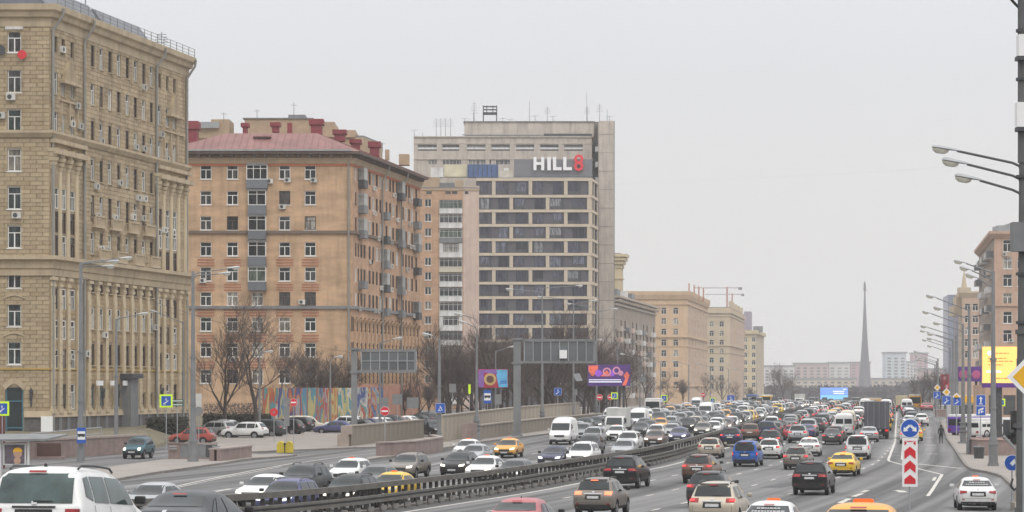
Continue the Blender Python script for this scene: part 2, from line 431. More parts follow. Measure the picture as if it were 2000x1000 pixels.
# repairs, tar seams and manhole covers in the asphalt
tar = mat('tar_seam', (.05, .05, .052), .7, .2, 2); pat = mat('asphalt_patch', (.085, .084, .086), .85, .15, .5, fine=.1); pal_ = mat('worn_asphalt', (.175, .17, .165), .9, .12, .5, fine=.1)
def lay(name, polys, wdt, m, dz=.006):
    mb = MB()
    for pts in polys:
        v, f = strip_me(pts, wdt, dz); mb.add(v, f)
    struct(name, mb.mesh(name, m))
rp = random.Random(4)
for k in range(9):
    o_ = rp.choice((3.2, 6.8, 10.9, 14, 17.5, -5, -9, -14, -19)); y0_ = rp.uniform(110, 230); lay('road_patch', [[(xm(y0_)+o_, y0_), (xm(y0_+rp.uniform(4, 16))+o_, y0_+rp.uniform(4, 16))]], rp.uniform(1.1, 2.6), rp.choice((pat, pat, pal_)), .004+.0006*k)
seams = []
for k in range(26):
    o_ = rp.uniform(-22, 24); y0_ = rp.uniform(105, 300)
    if rp.random() < .5: seams.append([(xm(y0_+i*3)+o_+rp.uniform(-.12, .12), y0_+i*3) for i in range(rp.randint(3, 9))])
    else: seams.append([(xm(y0_)+o_+i*1.2, y0_+i*.15+rp.uniform(-.25, .25)) for i in range(rp.randint(3, 8))])
lay('tar_seam', seams, .07, tar, .0105)
for k in range(16):
    o_ = rp.choice((2.6, 7, 12, 15, 20, -6, -11, -16, -22)); Y_ = rp.uniform(110, 240); X_ = xm(Y_)+o_; g_ = MB()
    g_.add([(X_+.36*math.cos(i*math.pi/8), Y_+.36*math.sin(i*math.pi/8), h(X_, Y_)+.012) for i in range(16)], [tuple(range(16))]); struct('manhole_cover', g_.mesh('manhole_cover', tar))

# ------------------------------------------------------------------ building kit
def facmat(p, q):
    d = Vector((q[0]-p[0], q[1]-p[1])).normalized()
    return Matrix(((d.x, -d.y, 0, p[0]), (d.y, d.x, 0, p[1]), (0, 0, 1, 0), (0, 0, 0, 1)))
def wall_mesh(name, u0, u1, v0, v1, ops, m, depth=.28):
    us = sorted({round(x, 3) for x in [u0, u1]+[o[0] for o in ops]+[o[1] for o in ops] if u0 <= x <= u1})
    vs_ = sorted({round(x, 3) for x in [v0, v1]+[o[2] for o in ops]+[o[3] for o in ops] if v0 <= x <= v1})
    mb = MB(); ui = {u: i for i, u in enumerate(us)}; vi = {v: i for i, v in enumerate(vs_)}
    hole = np.zeros((len(us), len(vs_)), bool)
    for o in ops:
        a, b, c, d = [round(x, 3) for x in o[:4]]
        ia = min(range(len(us)), key=lambda i: abs(us[i]-a)); ib = min(range(len(us)), key=lambda i: abs(us[i]-b))
        ic = min(range(len(vs_)), key=lambda i: abs(vs_[i]-c)); id_ = min(range(len(vs_)), key=lambda i: abs(vs_[i]-d))
        hole[ia:ib, ic:id_] = True
        mb.add([(a,0,c),(b,0,c),(b,0,d),(a,0,d),(a,depth,c),(b,depth,c),(b,depth,d),(a,depth,d)],
               [(0,4,5,1)[::-1],(3,2,6,7)[::-1],(0,3,7,4)[::-1],(1,5,6,2)[::-1]])
    V = [(u, 0, v) for v in vs_ for u in us]; nu = len(us); fs = []
    for j in range(len(vs_)-1):
        for i in range(nu-1):
            if not hole[i, j]: fs.append((j*nu+i, j*nu+i+1, (j+1)*nu+i+1, (j+1)*nu+i))
    mb.add(V, fs)
    return mb.mesh(name, m)

_wc = {}
def window_meshes(w, hh, kind, fr, gl, sillm):
    key = (round(w, 2), round(hh, 2), kind, fr.name, gl.name, sillm.name if sillm else '')
    if key in _wc: return _wc[key]
    pane = MB(); pane.box(-w/2, w/2, .19, .23, 0, hh)
    f = MB(); t = min(.09, w*.07); y0, y1 = .12, .19
    f.box(-w/2, -w/2+t, y0, y1, 0, hh); f.box(w/2-t, w/2, y0, y1, 0, hh)
    f.box(-w/2+t, w/2-t, y0, y1, 0, t); f.box(-w/2+t, w/2-t, y0, y1, hh-t, hh)
    if kind in 'TA':
        zt = hh*.66; f.box(-w/2+t, w/2-t, y0+.005, y1, zt, zt+t*.9)
        f.box(-t*.6, t*.6, y0+.003, y1, t, zt)
    elif kind == 'M':
        f.box(-t*.6, t*.6, y0+.003, y1, t, hh-t)
    elif kind == 'L':
        n = max(2, int(w/.8))
        for i in range(1, n):
            x = -w/2+w*i/n; f.box(x-t*.4, x+t*.4, y0+.003, y1, t, hh-t)
        f.box(-w/2+t, w/2-t, y0+.006, y1, hh*.72, hh*.72+t*.7)
    s = MB()
    if sillm: s.box(-w/2-.09, w/2+.09, -.1, .12, -.09, -.003)
    r = (pane.mesh('pane', gl), f.mesh('window_frame', fr), s.mesh('sill', sillm) if sillm else None)
    _wc[key] = r; return r
def window(root, M, u, v, w, hh, kind='T', fr=white_fr, gl=g_dark, sill=white_fr, lod=0, y=0):
    p, f, s = window_meshes(w, hh, kind, fr, gl, sill)
    o = add('window', p, root, M @ T((u, y, v)))
    add('frame', f, o)
    if s and lod == 0: add('sill', s, o)
    return o

def sweep(path, prof, name, m):
    """profile of (outward, z) swept along plan points, mitred at corners"""
    n = len(path); sec = []
    for i, p in enumerate(path):
        p = Vector(p)
        if i == 0: d = (Vector(path[1])-p).normalized(); nn = Vector((d.y, -d.x)); k = 1
        elif i == n-1: d = (p-Vector(path[i-1])).normalized(); nn = Vector((d.y, -d.x)); k = 1
        else:
            d0 = (p-Vector(path[i-1])).normalized(); d1 = (Vector(path[i+1])-p).normalized()
            n0 = Vector((d0.y, -d0.x)); n1 = Vector((d1.y, -d1.x)); nn = (n0+n1).normalized(); k = 1/max(.3, nn.dot(n0))
        sec.append([(p.x+nn.x*o*k, p.y+nn.y*o*k, z) for o, z in prof])
    mb = MB(); k = len(prof); vs = [v for s_ in sec for v in s_]; fs = []
    for i in range(n-1):
        for j in range(k): fs.append((i*k+j, i*k+(j+1) % k, (i+1)*k+(j+1) % k, (i+1)*k+j))
    fs += [tuple(range(k-1, -1, -1)), tuple((n-1)*k+j for j in range(k))]
    mb.add(vs, fs); me = mb.mesh(name, m)
    bm = bmesh.new(); bm.from_mesh(me); bmesh.ops.recalc_face_normals(bm, faces=bm.faces[:]); bm.to_mesh(me); bm.free()
    return me

class Bld:
    """P0 -> P1 -> P2: plan of the two facades in view, left to right; z0 ground, z1 wall top"""
    def __init__(s, name, label, P0, P1, P2, z0, z1, wallm, cat='apartment building', group=None):
        s.name = name; s.z0 = z0; s.z1 = z1; s.wm = wallm
        s.root = thing(name, label, cat, (P1[0], P1[1], z0), 0, group)
        s.P = [Vector(P0), Vector(P1), Vector(P2)]; s.c = s.P[1].copy()
        q = [(p-s.c) for p in s.P]; s.q = q
        s.A = facmat(q[0], q[1]); s.B = facmat(q[1], q[2]); s.LA = (q[1]-q[0]).length; s.LB = (q[2]-q[1]).length
        s.H = z1-z0; s.opsA = []; s.opsB = []
    def u(s, px, fac='A'):
        k = 0 if fac == 'A' else 1
        P = s.P[k]; d = (s.P[k+1]-P).normalized(); sl = (px-CX)/F
        return (sl*P.y-P.x)/(d.x-sl*d.y)
    def v(s, py): return zat(py, s.c.y)-s.z0
    def depthfac(s, fac): return s.A if fac == 'A' else s.B
    def win(s, fac, u, v, w, hh, kind='T', op=True, **k):
        (s.opsA if fac == 'A' else s.opsB).append((u-w/2, u+w/2, v, v+hh))
        return window(s.root, s.depthfac(fac), u, v, w, hh, kind, **k)
    def walls(s, matA=None, matB=None, v0=-1.0, depth=.28):
        add('wall', wall_mesh('wall', 0, s.LA, v0, s.H, s.opsA, matA or s.wm, depth), s.root, s.A)
        add('wall', wall_mesh('wall', 0, s.LB, v0, s.H, s.opsB, matB or s.wm, depth), s.root, s.B)
        a, b, c = s.q; d = a+(c-b); mb = MB()
        mb.quad((c.x, c.y, v0), (d.x, d.y, v0), (d.x, d.y, s.H), (c.x, c.y, s.H))
        mb.quad((d.x, d.y, v0), (a.x, a.y, v0), (a.x, a.y, s.H), (d.x, d.y, s.H))
        add('rear_wall', mb.mesh('rear_wall', s.wm), s.root); s.d = d
    def flat_roof(s, m=grey_mt, dz=0):
        a, b, c = s.q; d = s.d; mb = MB(); z = s.H+dz
        mb.add([(p.x, p.y, z) for p in (a, b, c, d)]+[(p.x, p.y, z+.25) for p in (a, b, c, d)],
               [(3,2,1,0),(4,5,6,7),(0,1,5,4),(1,2,6,5),(2,3,7,6),(3,0,4,7)])
        add('roof', mb.mesh('roof', m), s.root)
    def band(s, v, hh, out, m, name='cornice', prof=None):
        pr = prof or [(-.05, v), (out, v), (out, v+hh), (-.05, v+hh)]
        add(name, sweep([tuple(p) for p in s.q], pr, name, m), s.root)
    def bx(s, name, fac, u0, u1, y0, y1, v0, v1, m, **k):
        mb = MB(); mb.box(0, u1-u0, y0, y1, 0, v1-v0)
        return add(name, mb.mesh(name, m), s.root, s.depthfac(fac) @ T((u0, 0, v0)), **k)

_ac = []
def ac_mesh():
    if not _ac:
        b = MB(); b.box(-.42, .42, -.38, -.05, 0, .6, 0)
        b.box(-.45, .45, -.04, 0.0, .1, .2, 1)
        f = MB(); f.disc(-.1, .3, .22, -.40, -.37, 12, 0)
        _ac.append(b.mesh('air_conditioner', [mat('ac_white', (.55, .54, .5), .6, .15, 2, rnd=.25), grey_dk])); _ac.append(f.mesh('fan_grille', grey_dk))
    return _ac
def ac(b, fac, u, v):
    a, f = ac_mesh(); o = add('air_conditioner', a, b.root, b.depthfac(fac) @ T((u, 0, v))); add('fan_grille', f, o)
_an = {}
def antenna(b, x, y, z, hh, kind=0):
    if (kind, hh) not in _an:
        m = MB(); m.tube((0,0,0), (0,0,hh), .07, .04, 5)
        if kind == 1:
            for k in range(4): m.box(-.8+.1*k, .8-.1*k, -.03, .03, hh*.55+k*hh*.11, hh*.55+k*hh*.11+.06)
        if kind == 2:
            m.tube((-.9,0,hh*.8), (.9,0,hh*.9), .04, .04, 4); m.tube((0,0,hh*.4), (.8,0,0), .03, .03, 4)
        _an[(kind, hh)] = m.mesh('antenna', grey_mt)
    add('antenna', _an[(kind, hh)], b.root, T((x, y, z)))

# ================================================================== 1. limestone apartment block, left edge
D1 = 240.0
c1 = (at(97, D1), D1); sl = .204
P2_1 = (c1[0]+sl*39.2, D1+39.2)
z1b = h(c1[0], D1)+.9
b1 = Bld('apartment_block', 'tall beige limestone apartment block with pilasters and heavy cornice at the left edge',
         (c1[0]-9, D1), c1, P2_1, z1b, zat(21, D1), stone_l)
rowsA = [105, 183, 260, 337, 411, 487, 565, 640, 714]
uA = b1.u(28)
for i, r in enumerate(rowsA):
    vv = b1.v(r)+(.12 if i < 6 else .1)
    b1.win('A', uA, vv, 1.28, 2.12 if i else 2.0, 'T')
    b1.win('A', uA-4.2, vv, 1.28, 2.12, 'T')
    if i in (7, 8, 6):
        mb = MB(); n = 9
        pts = [(-.95, 0)]+[(-1.0+2.0*k/n, .28+.32*math.sin(math.pi*k/n)) for k in range(n+1)]+[(.95, 0)]
        pts2 = [(1.0-2.0*k/n, .14+.3*math.sin(math.pi*k/n)) for k in range(n+1)]
        mb.prism([(-1.0+2.0*k/n, .28+.32*math.sin(math.pi*k/n)) for k in range(n+1)]+pts2, -.14, 0)
        add('hood_mould', mb.mesh('hood_mould', stone_l), b1.root, b1.A @ T((uA, 0, vv+2.45)))
    if i == 0:
        mb = MB(); n = 10; rr = .64
        arc = [(rr*math.cos(math.pi*k/n), .62*math.sin(math.pi*k/n)) for k in range(n+1)]
        for half in (arc[:n//2+1]+[(0, .7), (.66, .7)], arc[n//2:]+[(-.66, .7), (0, .7)]): mb.prism(half, .05, .14)
        add('arch_head', mb.mesh('arch_head', stone_l), b1.root, b1.A @ T((uA, 0, vv+1.42)))
        b1.bx('hood_mould', 'A', uA-.85, uA+.85, -.16, 0, vv+2.15, vv+2.42, white_p)
# arched shop window with a blue frame
vs0 = b1.v(842); vs1 = b1.v(757)
b1.opsA.append((uA-.85, uA+.85, vs0, vs1))
p = MB(); p.box(-.85, .85, .2, .24, 0, vs1-vs0)
o = add('shop_window', p.mesh('shop_window', mat('shop_glass', (.02, .03, .035), .12, .2, .5)), b1.root, b1.A @ T((uA, 0, vs0)))
bl = mat('shop_frame_blue', (.05, .16, .22), .5, .1, 1); f = MB(); H_ = vs1-vs0
for x in (-.84, .7): f.box(x, x+.14, .1, .2, 0, H_)
for z in (.25, 2.75): f.box(-.7, .7, .105, .195, z, z+.12)
add('shop_frame', f.mesh('shop_frame', bl), o)
mb = MB(); n = 12
mb.prism([(-1.1+2.2*k/n, .1+.65*math.sin(math.pi*k/n)) for k in range(n+1)]+[(.85-1.7*k/n, -.35+.6*math.sin(math.pi*k/n)) for k in range(n+1)], -.12, 0)
add('hood_mould', mb.mesh('hood_mould', stone_l), b1.root, b1.A @ T((uA, 0, vs1+.1)))
# side facade windows
rowz = [b1.v(r) for r in rowsA]
mid_px = [180, 197, 214, 231, 248, 264, 280, 295]; ra = [108, 122.5, 140]; rb = [311, 326, 340]
um = [b1.u(p, 'B') for p in mid_px]; ua = [b1.u(p, 'B') for p in ra]; ub = [b1.u(p, 'B') for p in rb]
for i, vv in enumerate(rowz):
    if i < 6:
        for k, u_ in enumerate(um):
            b1.win('B', u_, vv+.1, .98, 2.15, 'T', y=-.08, fr=(brown_fr if (k+i) % 2 == 0 else white_fr), sill=stone_l)
        for u_ in ua+ub:
            if i == 0: b1.win('B', u_, vv+.3, .8, 1.5, 'M', fr=brown_fr, sill=None)
            elif i < 3: b1.win('B', u_, vv+.1, .95, 2.1, 'T', y=-.08, sill=stone_l)
    else:
        for u_ in um: b1.win('B', u_+.05, vv+.1, .9, 2.1, 'T', y=-.12, fr=(white_fr if i % 2 else brown_fr), sill=stone_l)
for u_ in ua+ub:     # tall glazed strips between the pilasters of the two projections
    for (a, b_) in ((b1.v(500), b1.v(455)), (b1.v(452), b1.v(408)), (b1.v(405), b1.v(362)), (b1.v(800), b1.v(748)), (b1.v(720), b1.v(680)), (b1.v(662), b1.v(622)), (b1.v(604), b1.v(560))):
        b1.win('B', u_+.1, a, 1.2, b_-a-.1, 'T', y=-.14, fr=(white_fr if rng.random() > .35 else brown_fr), sill=None)
    for a in (b1.v(360), b1.v(556)):
        b1.bx('blue_grey_panel', 'B', u_-.45, u_+.65, -.03, .0, a, a+1.5, mat('pale_blue_panel', (.36, .40, .45), .6, .1, 1))
for k in (0, 1, 3, 4): b1.win('B', um[k]-.0, b1.v(806), .95, 2.6, 'M', fr=bl, sill=None)
for k in (5, 6, 7): b1.win('B', um[k], b1.v(806), .9, 1.7, 'M', fr=brown_fr, sill=None)
b1.walls(matA=stone_d, matB=stone_d)
# limestone facing blocks: every block its own box, joints recessed
def blockify(b, fac, u0, u1, v0, v1, ops, bw, bh, keep=0, m=None):
    big = []; mb = MB(); j = 0; v = v0
    while v+bh <= v1+.01:
        uo = u0-(bw/2 if j % 2 else 0)
        while uo < u1:
            iv = [(max(uo, u0), min(uo+bw, u1))]
            for (a, c, d, e_) in ops:
                if d < v+bh*.7 and e_ > v+bh*.3:
                    nv = []
                    for (x, y) in iv:
                        if c <= x or a >= y: nv.append((x, y)); continue
                        if a > x: nv.append((x, a))
                        if c < y: nv.append((c, y))
                    iv = nv
            for (x, y) in iv:
                if y-x > .12:
                    big.append((x+.02, y-.02, v+.02, v+bh-.02, .05+.03*rng.random()))
            uo += bw
        v += bh; j += 1
    M = b.depthfac(fac); cache = {}
    big.sort(key=lambda q: -(q[1]-q[0])) if keep else None
    for n_, (x, y, z, t, dpt) in enumerate(big):
        if n_ < keep:
            kk = (round(y-x-.03, 1), round(t-z, 2), rng.choice((0, 0, 0, 1, 1, 2)))
            if kk not in cache:
                bb = MB(); bb.box(0, kk[0]-.0, -.045, .0, 0, t-z); cache[kk] = bb.mesh('stone_block', (stone, stone_b, stone_c)[kk[2]])
            add('stone_block', cache[kk], b.root, M @ T((x, 0, z)))
        else: mb.box(x, y, -dpt, .0, z, t, rng.choice((0, 0, 0, 1, 1, 2)))
    o = add('stone_facing', mb.mesh('stone_facing', [m or stone, m or stone_b, stone_c]), b.root, M); o['kind'] = 'stuff'
pl_top = b1.v(812); v5_ = b1.v(505)
blockify(b1, 'A', 0, b1.LA, pl_top, b1.H, b1.opsA, 1.2, .40, keep=295)
blockify(b1, 'B', 0, b1.LB, v5_, b1.H, b1.opsB, 1.3, .42)
blockify(b1, 'B', 0, b1.LB, pl_top, v5_-.1, b1.opsB, 1.3, .42, m=mat('tan_limestone_shaded', (.36, .265, .155), .9, .18, .4, stain=.3, fine=.12))  # tan stone, darkened so the gaps between pilasters look shaded
# plinth of dark granite with grey piers
add('plinth', sweep([(-(b1.LA-uA-.95), 0), tuple(b1.q[1]), tuple(b1.q[2])], [(-.05, -1), (.12, -1), (.12, b1.v(815)), (-.05, b1.v(815))], 'plinth', granite), b1.root)
add('plinth_moulding', sweep([(-(b1.LA-uA-.95), 0), tuple(b1.q[1]), tuple(b1.q[2])], [(-.05, b1.v(815)), (.3, b1.v(815)), (.2, b1.v(803)), (-.05, b1.v(803))], 'plinth_moulding', stone_l), b1.root)
# belts and the crowning cornice
v5 = b1.v(507)
b1.band(0, 0, 0, stone_l, 'cornice', [(-.05, v5-1.5), (.25, v5-1.5), (.3, v5-.9), (.45, v5-.8), (.5, v5-.15), (.95, v5), (.95, v5+.35), (-.05, v5+.35)])
v2 = b1.v(262)
b1.band(0, 0, 0, stone_l, 'belt_course', [(-.05, v2-.35), (.2, v2-.3), (.5, v2+.1), (.5, v2+.35), (-.05, v2+.35)])
vt = b1.H
b1.band(0, 0, 0, stone_l, 'cornice', [(-.05, vt-1.5), (.12, vt-1.5), (.16, vt-.7), (.5, vt-.6), (.62, vt-.2), (.9, vt+.0), (.95, vt+.55), (-.05, vt+.55)])
b1.band(b1.v(722), .12, .16, mat('gas_pipe_yellow', (.42, .28, .06), .6, .1, 1), 'gas_pipe')
# lower storeys: giant pilasters with bases and capitals
pil_px = [101, 115, 131, 150, 171.5, 188.5, 205.5, 222.5, 239.5, 256, 272, 287.5, 306, 318.5, 333, 349, 362]
pm = MB(); Hp = (v5-1.6)-(b1.v(808))
pm.box(-.36, .36, -.2, 0, .7, Hp-.9); pm.box(-.5, .5, -.36, 0, 0, .45); pm.box(-.42, .42, -.28, 0, .45, .7)
pm.box(-.44, .44, -.3, 0, Hp-.9, Hp-.65); pm.box(-.38, .38, -.24, 0, Hp-.65, Hp-.3); pm.box(-.55, .55, -.45, 0, Hp-.3, Hp)
for k in range(int((Hp-2)/.8)): pm.box(-.39, .39, -.24, -.2, .8+k*.8, .8+k*.8+.7)
pme = pm.mesh('pilaster', stone_p)
for p_ in pil_px: add('pilaster', pme, b1.root, b1.B @ T((b1.u(p_, 'B'), 0, b1.v(808))))
sp_ = MB(); sp_.box(-.35, .35, -.2, 0, -1, b1.v(815))
spm = sp_.mesh('pier', grey_mt)
for p_ in pil_px: add('plinth_pier', spm, b1.root, b1.B @ T((b1.u(p_, 'B'), 0, 0)))
# upper giant half columns on the projections
cm_ = MB(); Hc = b1.v(330)-(v5+.4)
cm_.tube((0, .02, 0), (0, .02, Hc), .33, .29, 12)
for k, r_ in enumerate((.42, .55, .7, .62, .8)): cm_.tube((0, .02, Hc+k*.42), (0, .02, Hc+k*.42+.36), r_-.1, r_, 12)
cme = cm_.mesh('half_column', stone_p, smooth=True)
for p_ in (101, 115.5, 131, 148, 305, 318.5, 333, 347, 360): add('half_column', cme, b1.root, b1.B @ T((b1.u(p_, 'B'), 0, v5+.35)))
for (a, c) in ((0.02, b1.u(161, 'B')), (b1.u(303, 'B'), b1.LB-.05)):
    b1.bx('entablature', 'B', a, c, -.75, 0, b1.v(300), b1.v(290), stone_l)
    b1.bx('entablature', 'B', a, c, -.55, 0, b1.v(278), b1.v(270), stone_l)
    b1.bx('window_surround', 'B', a+2.2, c-1.6, -.3, 0, b1.v(192), b1.v(189), stone_l)
    for q in range(3):
        uu = a+2.6+q*2.1; b1.bx('window_surround', 'B', uu-.15, uu+.15, -.22, 0, b1.v(236), b1.v(192), stone_l)
    mm_ = MB(); mm_.prism([(-1.6, 0), (1.6, 0), (1.3, .8), (.5, 1.9), (-.2, 2.0), (-1.2, .9)], -.35, 0)
    add('cartouche', mm_.mesh('cartouche', stone), b1.root, b1.B @ T(((a+c)/2+.3, 0, b1.v(150))))
    b1.bx('cartouche_shelf', 'B', (a+c)/2-1.9, (a+c)/2+2.4, -.6, 0, b1.v(156), b1.v(150), stone_l)
# balustraded balconies above the pilasters
bal = MB(); bal.box(-1.5, 1.5, -1.0, 0, -.25, 0); bal.box(-1.5, 1.5, -1.0, -.85, .8, .95)
for k in range(9): bal.tube((-1.4+k*.35, -.92, 0), (-1.4+k*.35, -.92, .8), .08, .06, 6)
for x in (-1.5, 1.35): bal.box(x, x+.15, -1.02, -.83, 0, 1.0)
balm = bal.mesh('balcony', stone_l)
for q in (0, 2, 4, 6): add('balcony', balm, b1.root, b1.B @ T(((um[q]+um[q+1])/2, 0, v5+.65)))
for q in (0, 2, 4, 6): add('balcony', balm, b1.root, b1.B @ T(((um[q]+um[q+1])/2, .55, b1.v(425))))
# shop signs, wall lamps, portal, white door board
for q in (1, 2.6, 4.1):
    u_ = um[0]+q*2.4-2.2
    b1.bx('sign_box', 'B', u_-.7, u_+.9, -.75, -.6, b1.v(753), b1.v(743), sig_w)
lm = MB(); lm.box(-.12, .12, -.5, -.2, .3, .95); lm.prism([(-.22, .95), (.22, .95), (0, 1.3)], -.55, -.15); lm.tube((0, 0, .2), (0, -.35, .3), .04, .04, 5); lm.prism([(-.08, -.5), (.08, -.5), (.1, .3), (-.1, .3)], -.4, -.3)
lme = lm.mesh('wall_lantern', grey_dk)
add('wall_lantern', lme, b1.root, b1.A @ T((b1.u(62), 0, b1.v(785))))
for q in (.3, 2.1, 3.4, 7.4): add('wall_lantern', lme, b1.root, b1.B @ T((um[0]+q*2.45, -.5, b1.v(785))))
up = b1.u(243, 'B'); b1.bx('portal', 'B', up-1.1, up+1.1, -1.1, -.02, -1, b1.v(738), grey_mt)
b1.bx('portal_cornice', 'B', up-1.5, up+1.5, -1.5, 0, b1.v(738), b1.v(728), grey_dk)
b1.bx('notice_board', 'A', b1.LA-.75, b1.LA+.35, -.4, -.3, b1.v(843), b1.v(813), sig_w)
# drainpipes
def drain(b, fac, u_, v0, v1, lean=True, r=.13):
    m = MB(); pts = [(u_, -.25, v0), (u_, -.25, v1-1.8 if lean else v1)]
    if lean: pts += [(u_+.5, -1.0, v1-.4), (u_+.5, -1.1, v1+.3)]
    m.path(pts, r, 7); add('drainpipe', m.mesh('drainpipe', pipe_m), b.root, b.depthfac(fac))
for p_ in (99, 160.5, 302, 361): 
    drain(b1, 'B', b1.u(p_, 'B'), v5+.4, b1.H); drain(b1, 'B', b1.u(p_, 'B'), -.5, v5-1.5, False)
# roof: low dormer sheds in zinc, railing, antennas
b1.flat_roof(zinc, .3)
for (pa, pb, h0) in ((104, 213, 2.6), (222, 312, 2.4)):
    ua_, ub_ = b1.u(pa, 'B'), b1.u(pb, 'B'); m = MB()
    m.prism([(0.6, 0), (9, 0), (8.6, h0), (2.2, h0*.9)], 0, ub_-ua_)
    add('roof_shed', m.mesh('roof_shed', zinc), b1.root, b1.B @ T((ua_, 0, b1.H+.5)) @ Matrix(((0,1,0,0),(1,0,0,0),(0,0,1,0),(0,0,0,1))))
b1.bx('roof_shed', 'A', 0, b1.LA-.6, 1.5, 7, b1.H+.5, b1.H+1.0, zinc)
rl_ = MB()
for k in range(0, 41, 2): rl_.box(k-.03, k+.03, -.8, -.74, b1.H+.5, b1.H+1.5)
for z in (.8, 1.15, 1.48): rl_.box(0, 40, -.79, -.75, b1.H+z-.02, b1.H+z+.02)
add('roof_railing', rl_.mesh('roof_railing', grey_mt), b1.root, b1.B)
pB = b1.B @ Vector((b1.u(240, 'B'), 4, 0)); antenna(b1, pB.x, pB.y, b1.H+3, 3.0, 1)
pB = b1.B @ Vector((b1.u(350, 'B'), 2, 0)); antenna(b1, pB.x, pB.y, b1.H+.5, 2.6, 1)
# air conditioners as the photo scatters them
for (px, py) in ((118, 103), (147, 213), (137, 248), (153, 253), (278, 176), (195, 282), (262, 293), (278, 296), (185, 370), (231, 363), (267, 392), (279, 394), (187, 428), (221, 432), (257, 430), (276, 432), (194, 492), (206, 495), (312, 268), (323, 316), (318, 455), (335, 460), (201, 660), (136, 703), (166, 697), (299, 645)):
    ac(b1, 'B', b1.u(px, 'B'), zat(py, b1.c.y+b1.u(px, 'B')*.98)-b1.z0)
for (px, py) in ((33, 427), (22, 196), (2, 232)): ac(b1, 'A', b1.u(px), b1.v(py))
dsh = MB(); dsh.disc(0, 0, .42, -.55, -.45, 18); dsh.tube((0, -.45, 0), (0, 0, -.2), .04, .04, 5)
add('satellite_dish', dsh.mesh('satellite_dish', mat('red_dish', (.62, .02, .03), .5, .1, 2)), b1.root, b1.A @ T((b1.u(45), 0, b1.v(108))))
dsh = MB(); dsh.disc(0, 0, .5, -.55, -.45, 18); add('satellite_dish', dsh.mesh('satellite_dish', grey_dk), b1.root, b1.A @ T((b1.u(2), 0, b1.v(99))))

# ================================================================== 2. ochre brick block with the red roof
D2 = 330.0; c2 = (at(688, D2), D2)
b2 = Bld('brick_block', 'ochre brick apartment block with a faded red metal roof beside the limestone block',
         (at(335, D2), D2), c2, (c2[0]+.175*41.3, D2+41.3), h(c2[0], D2), zat(300, D2), brick)
cols2 = [402, 454, 556, 606]; rows2 = [337, 387, 436.5, 487, 536, 584.5, 634, 684, 736]
for i, r in enumerate(rows2):
    vb = b2.v(r)-.85
    for c in cols2+([503] if i >= 5 else []):
        b2.win('A', b2.u(c), vb, 1.45, 1.78, 'T', fr=(brown_fr if (i == 5 and c > 540) or rng.random() < .14 else white_fr))
    if i < 5:      # glazed balcony on a grey tray
        u_ = b2.u(503)
        ww = 2.7 if i == 0 else 2.3
        b2.win('A', u_, vb-.1, ww, 1.9, 'L', y=-.95, sill=None)
        b2.opsA.pop()
        b2.bx('balcony_tray', 'A', u_-ww/2, u_+ww/2, -.93, 0, vb-1.25, vb-.12, mat('grey_corrugated', (.13, .14, .155), .6, .15, 1, rnd=.1))
        b2.bx('balcony_cheek', 'A', u_-ww/2, u_-ww/2+.08, -.8, 0, vb-.1, vb+1.8, white_fr)
        b2.bx('balcony_cheek', 'A', u_+ww/2-.08, u_+ww/2, -.8, 0, vb-.1, vb+1.8, white_fr)
        b2.bx('balcony_roof', 'A', u_-ww/2-.05, u_+ww/2+.05, -1.0, 0, vb+1.82, vb+1.95, grey_mt)
    if i in (5, 6, 7, 8, 4):     # banded red brick above/below the windows
        for c in cols2+[503]:
            if i == 4 and c in (503,): continue
            for k in range(3):
                b2.bx('brick_band', 'A', b2.u(c)-1.1, b2.u(c)+1.1, -.06, 0, vb+1.95+k*.36, vb+1.95+k*.36+.17, brick_r)
for (c, r) in ((562, 352), (613, 352), (552, 404), (527, 354), (590, 590), (397, 548), (456, 702)): ac(b2, 'A', b2.u(c), b2.v(r)-.3)
# side facade
side_px = [695, 700, 706, 712, 722, 729, 736, 743, 755, 762, 768, 775, 787, 793, 799, 805, 813]
bal_px = [(703, 0), (748, 1), (778, 0), (810, 1)]
for i, r in enumerate(rows2[:6]):
    vb = b2.v(r)-.85
    for c in side_px:
        if i == 5 or True:
            b2.win('B', b2.u(c, 'B'), vb, 1.15 if c > 700 else .8, 1.78, 'M', y=-.1, fr=(white_fr if rng.random() < .3 else brown_fr), sill=None, lod=1)
    for (c, ph) in bal_px:
        if (i+ph) % 2 == 0 or rng.random() < .6:
            u_ = b2.u(c, 'B')
            b2.bx('balcony_tray', 'B', u_-1.0, u_+1.0, -.85, 0, vb-.85, vb+.2, grey_mt if rng.random() < .7 else grey_dk)
            if rng.random() < .55:
                b2.bx('balcony_glazing', 'B', u_-.95, u_+.95, -.8, 0, vb+.2, vb+1.75, mat('balcony_glass', (.2, .2, .19), .3, .4, 1.2, rnd=.5))
    for k in range(5):
        c = rng.choice(side_px); ac(b2, 'B', b2.u(c, 'B'), vb-.6)
for i in (6, 7, 8):
    for k in range(18): b2.win('B', b2.LB*(k+.12)/18+.1, b2.v(rows2[i])-.85, 1.0, 1.9, 'M', y=-.1, fr=brown_fr, sill=None, lod=1)
fin = MB(); Hf = b2.v(622)-b2.v(748); fin.box(-.3, .3, -.16, 0, 0, Hf-.5)
for k in range(4): fin.box(-.36-.04*k, .36+.04*k, -.22-.06*k, 0, Hf-.5+k*.14, Hf-.5+k*.14+.13)
for k in range(12): fin.box(-.34, .34, -.2, -.16, .3+k*.6, .3+k*.6+.3)
fme = fin.mesh('brick_fin', brick)
nf = 18
for k in range(nf):
    add('brick_fin', fme, b2.root, b2.B @ T((b2.LB*(k+.6)/nf, 0, b2.v(748))))
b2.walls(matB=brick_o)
b2.bx('ground_floor_facing', 'B', .1, b2.LB-.1, -.12, 0, -.8, b2.v(752), mat('salmon_render', (.47, .23, .16), .85, .12, .6, stain=.2))
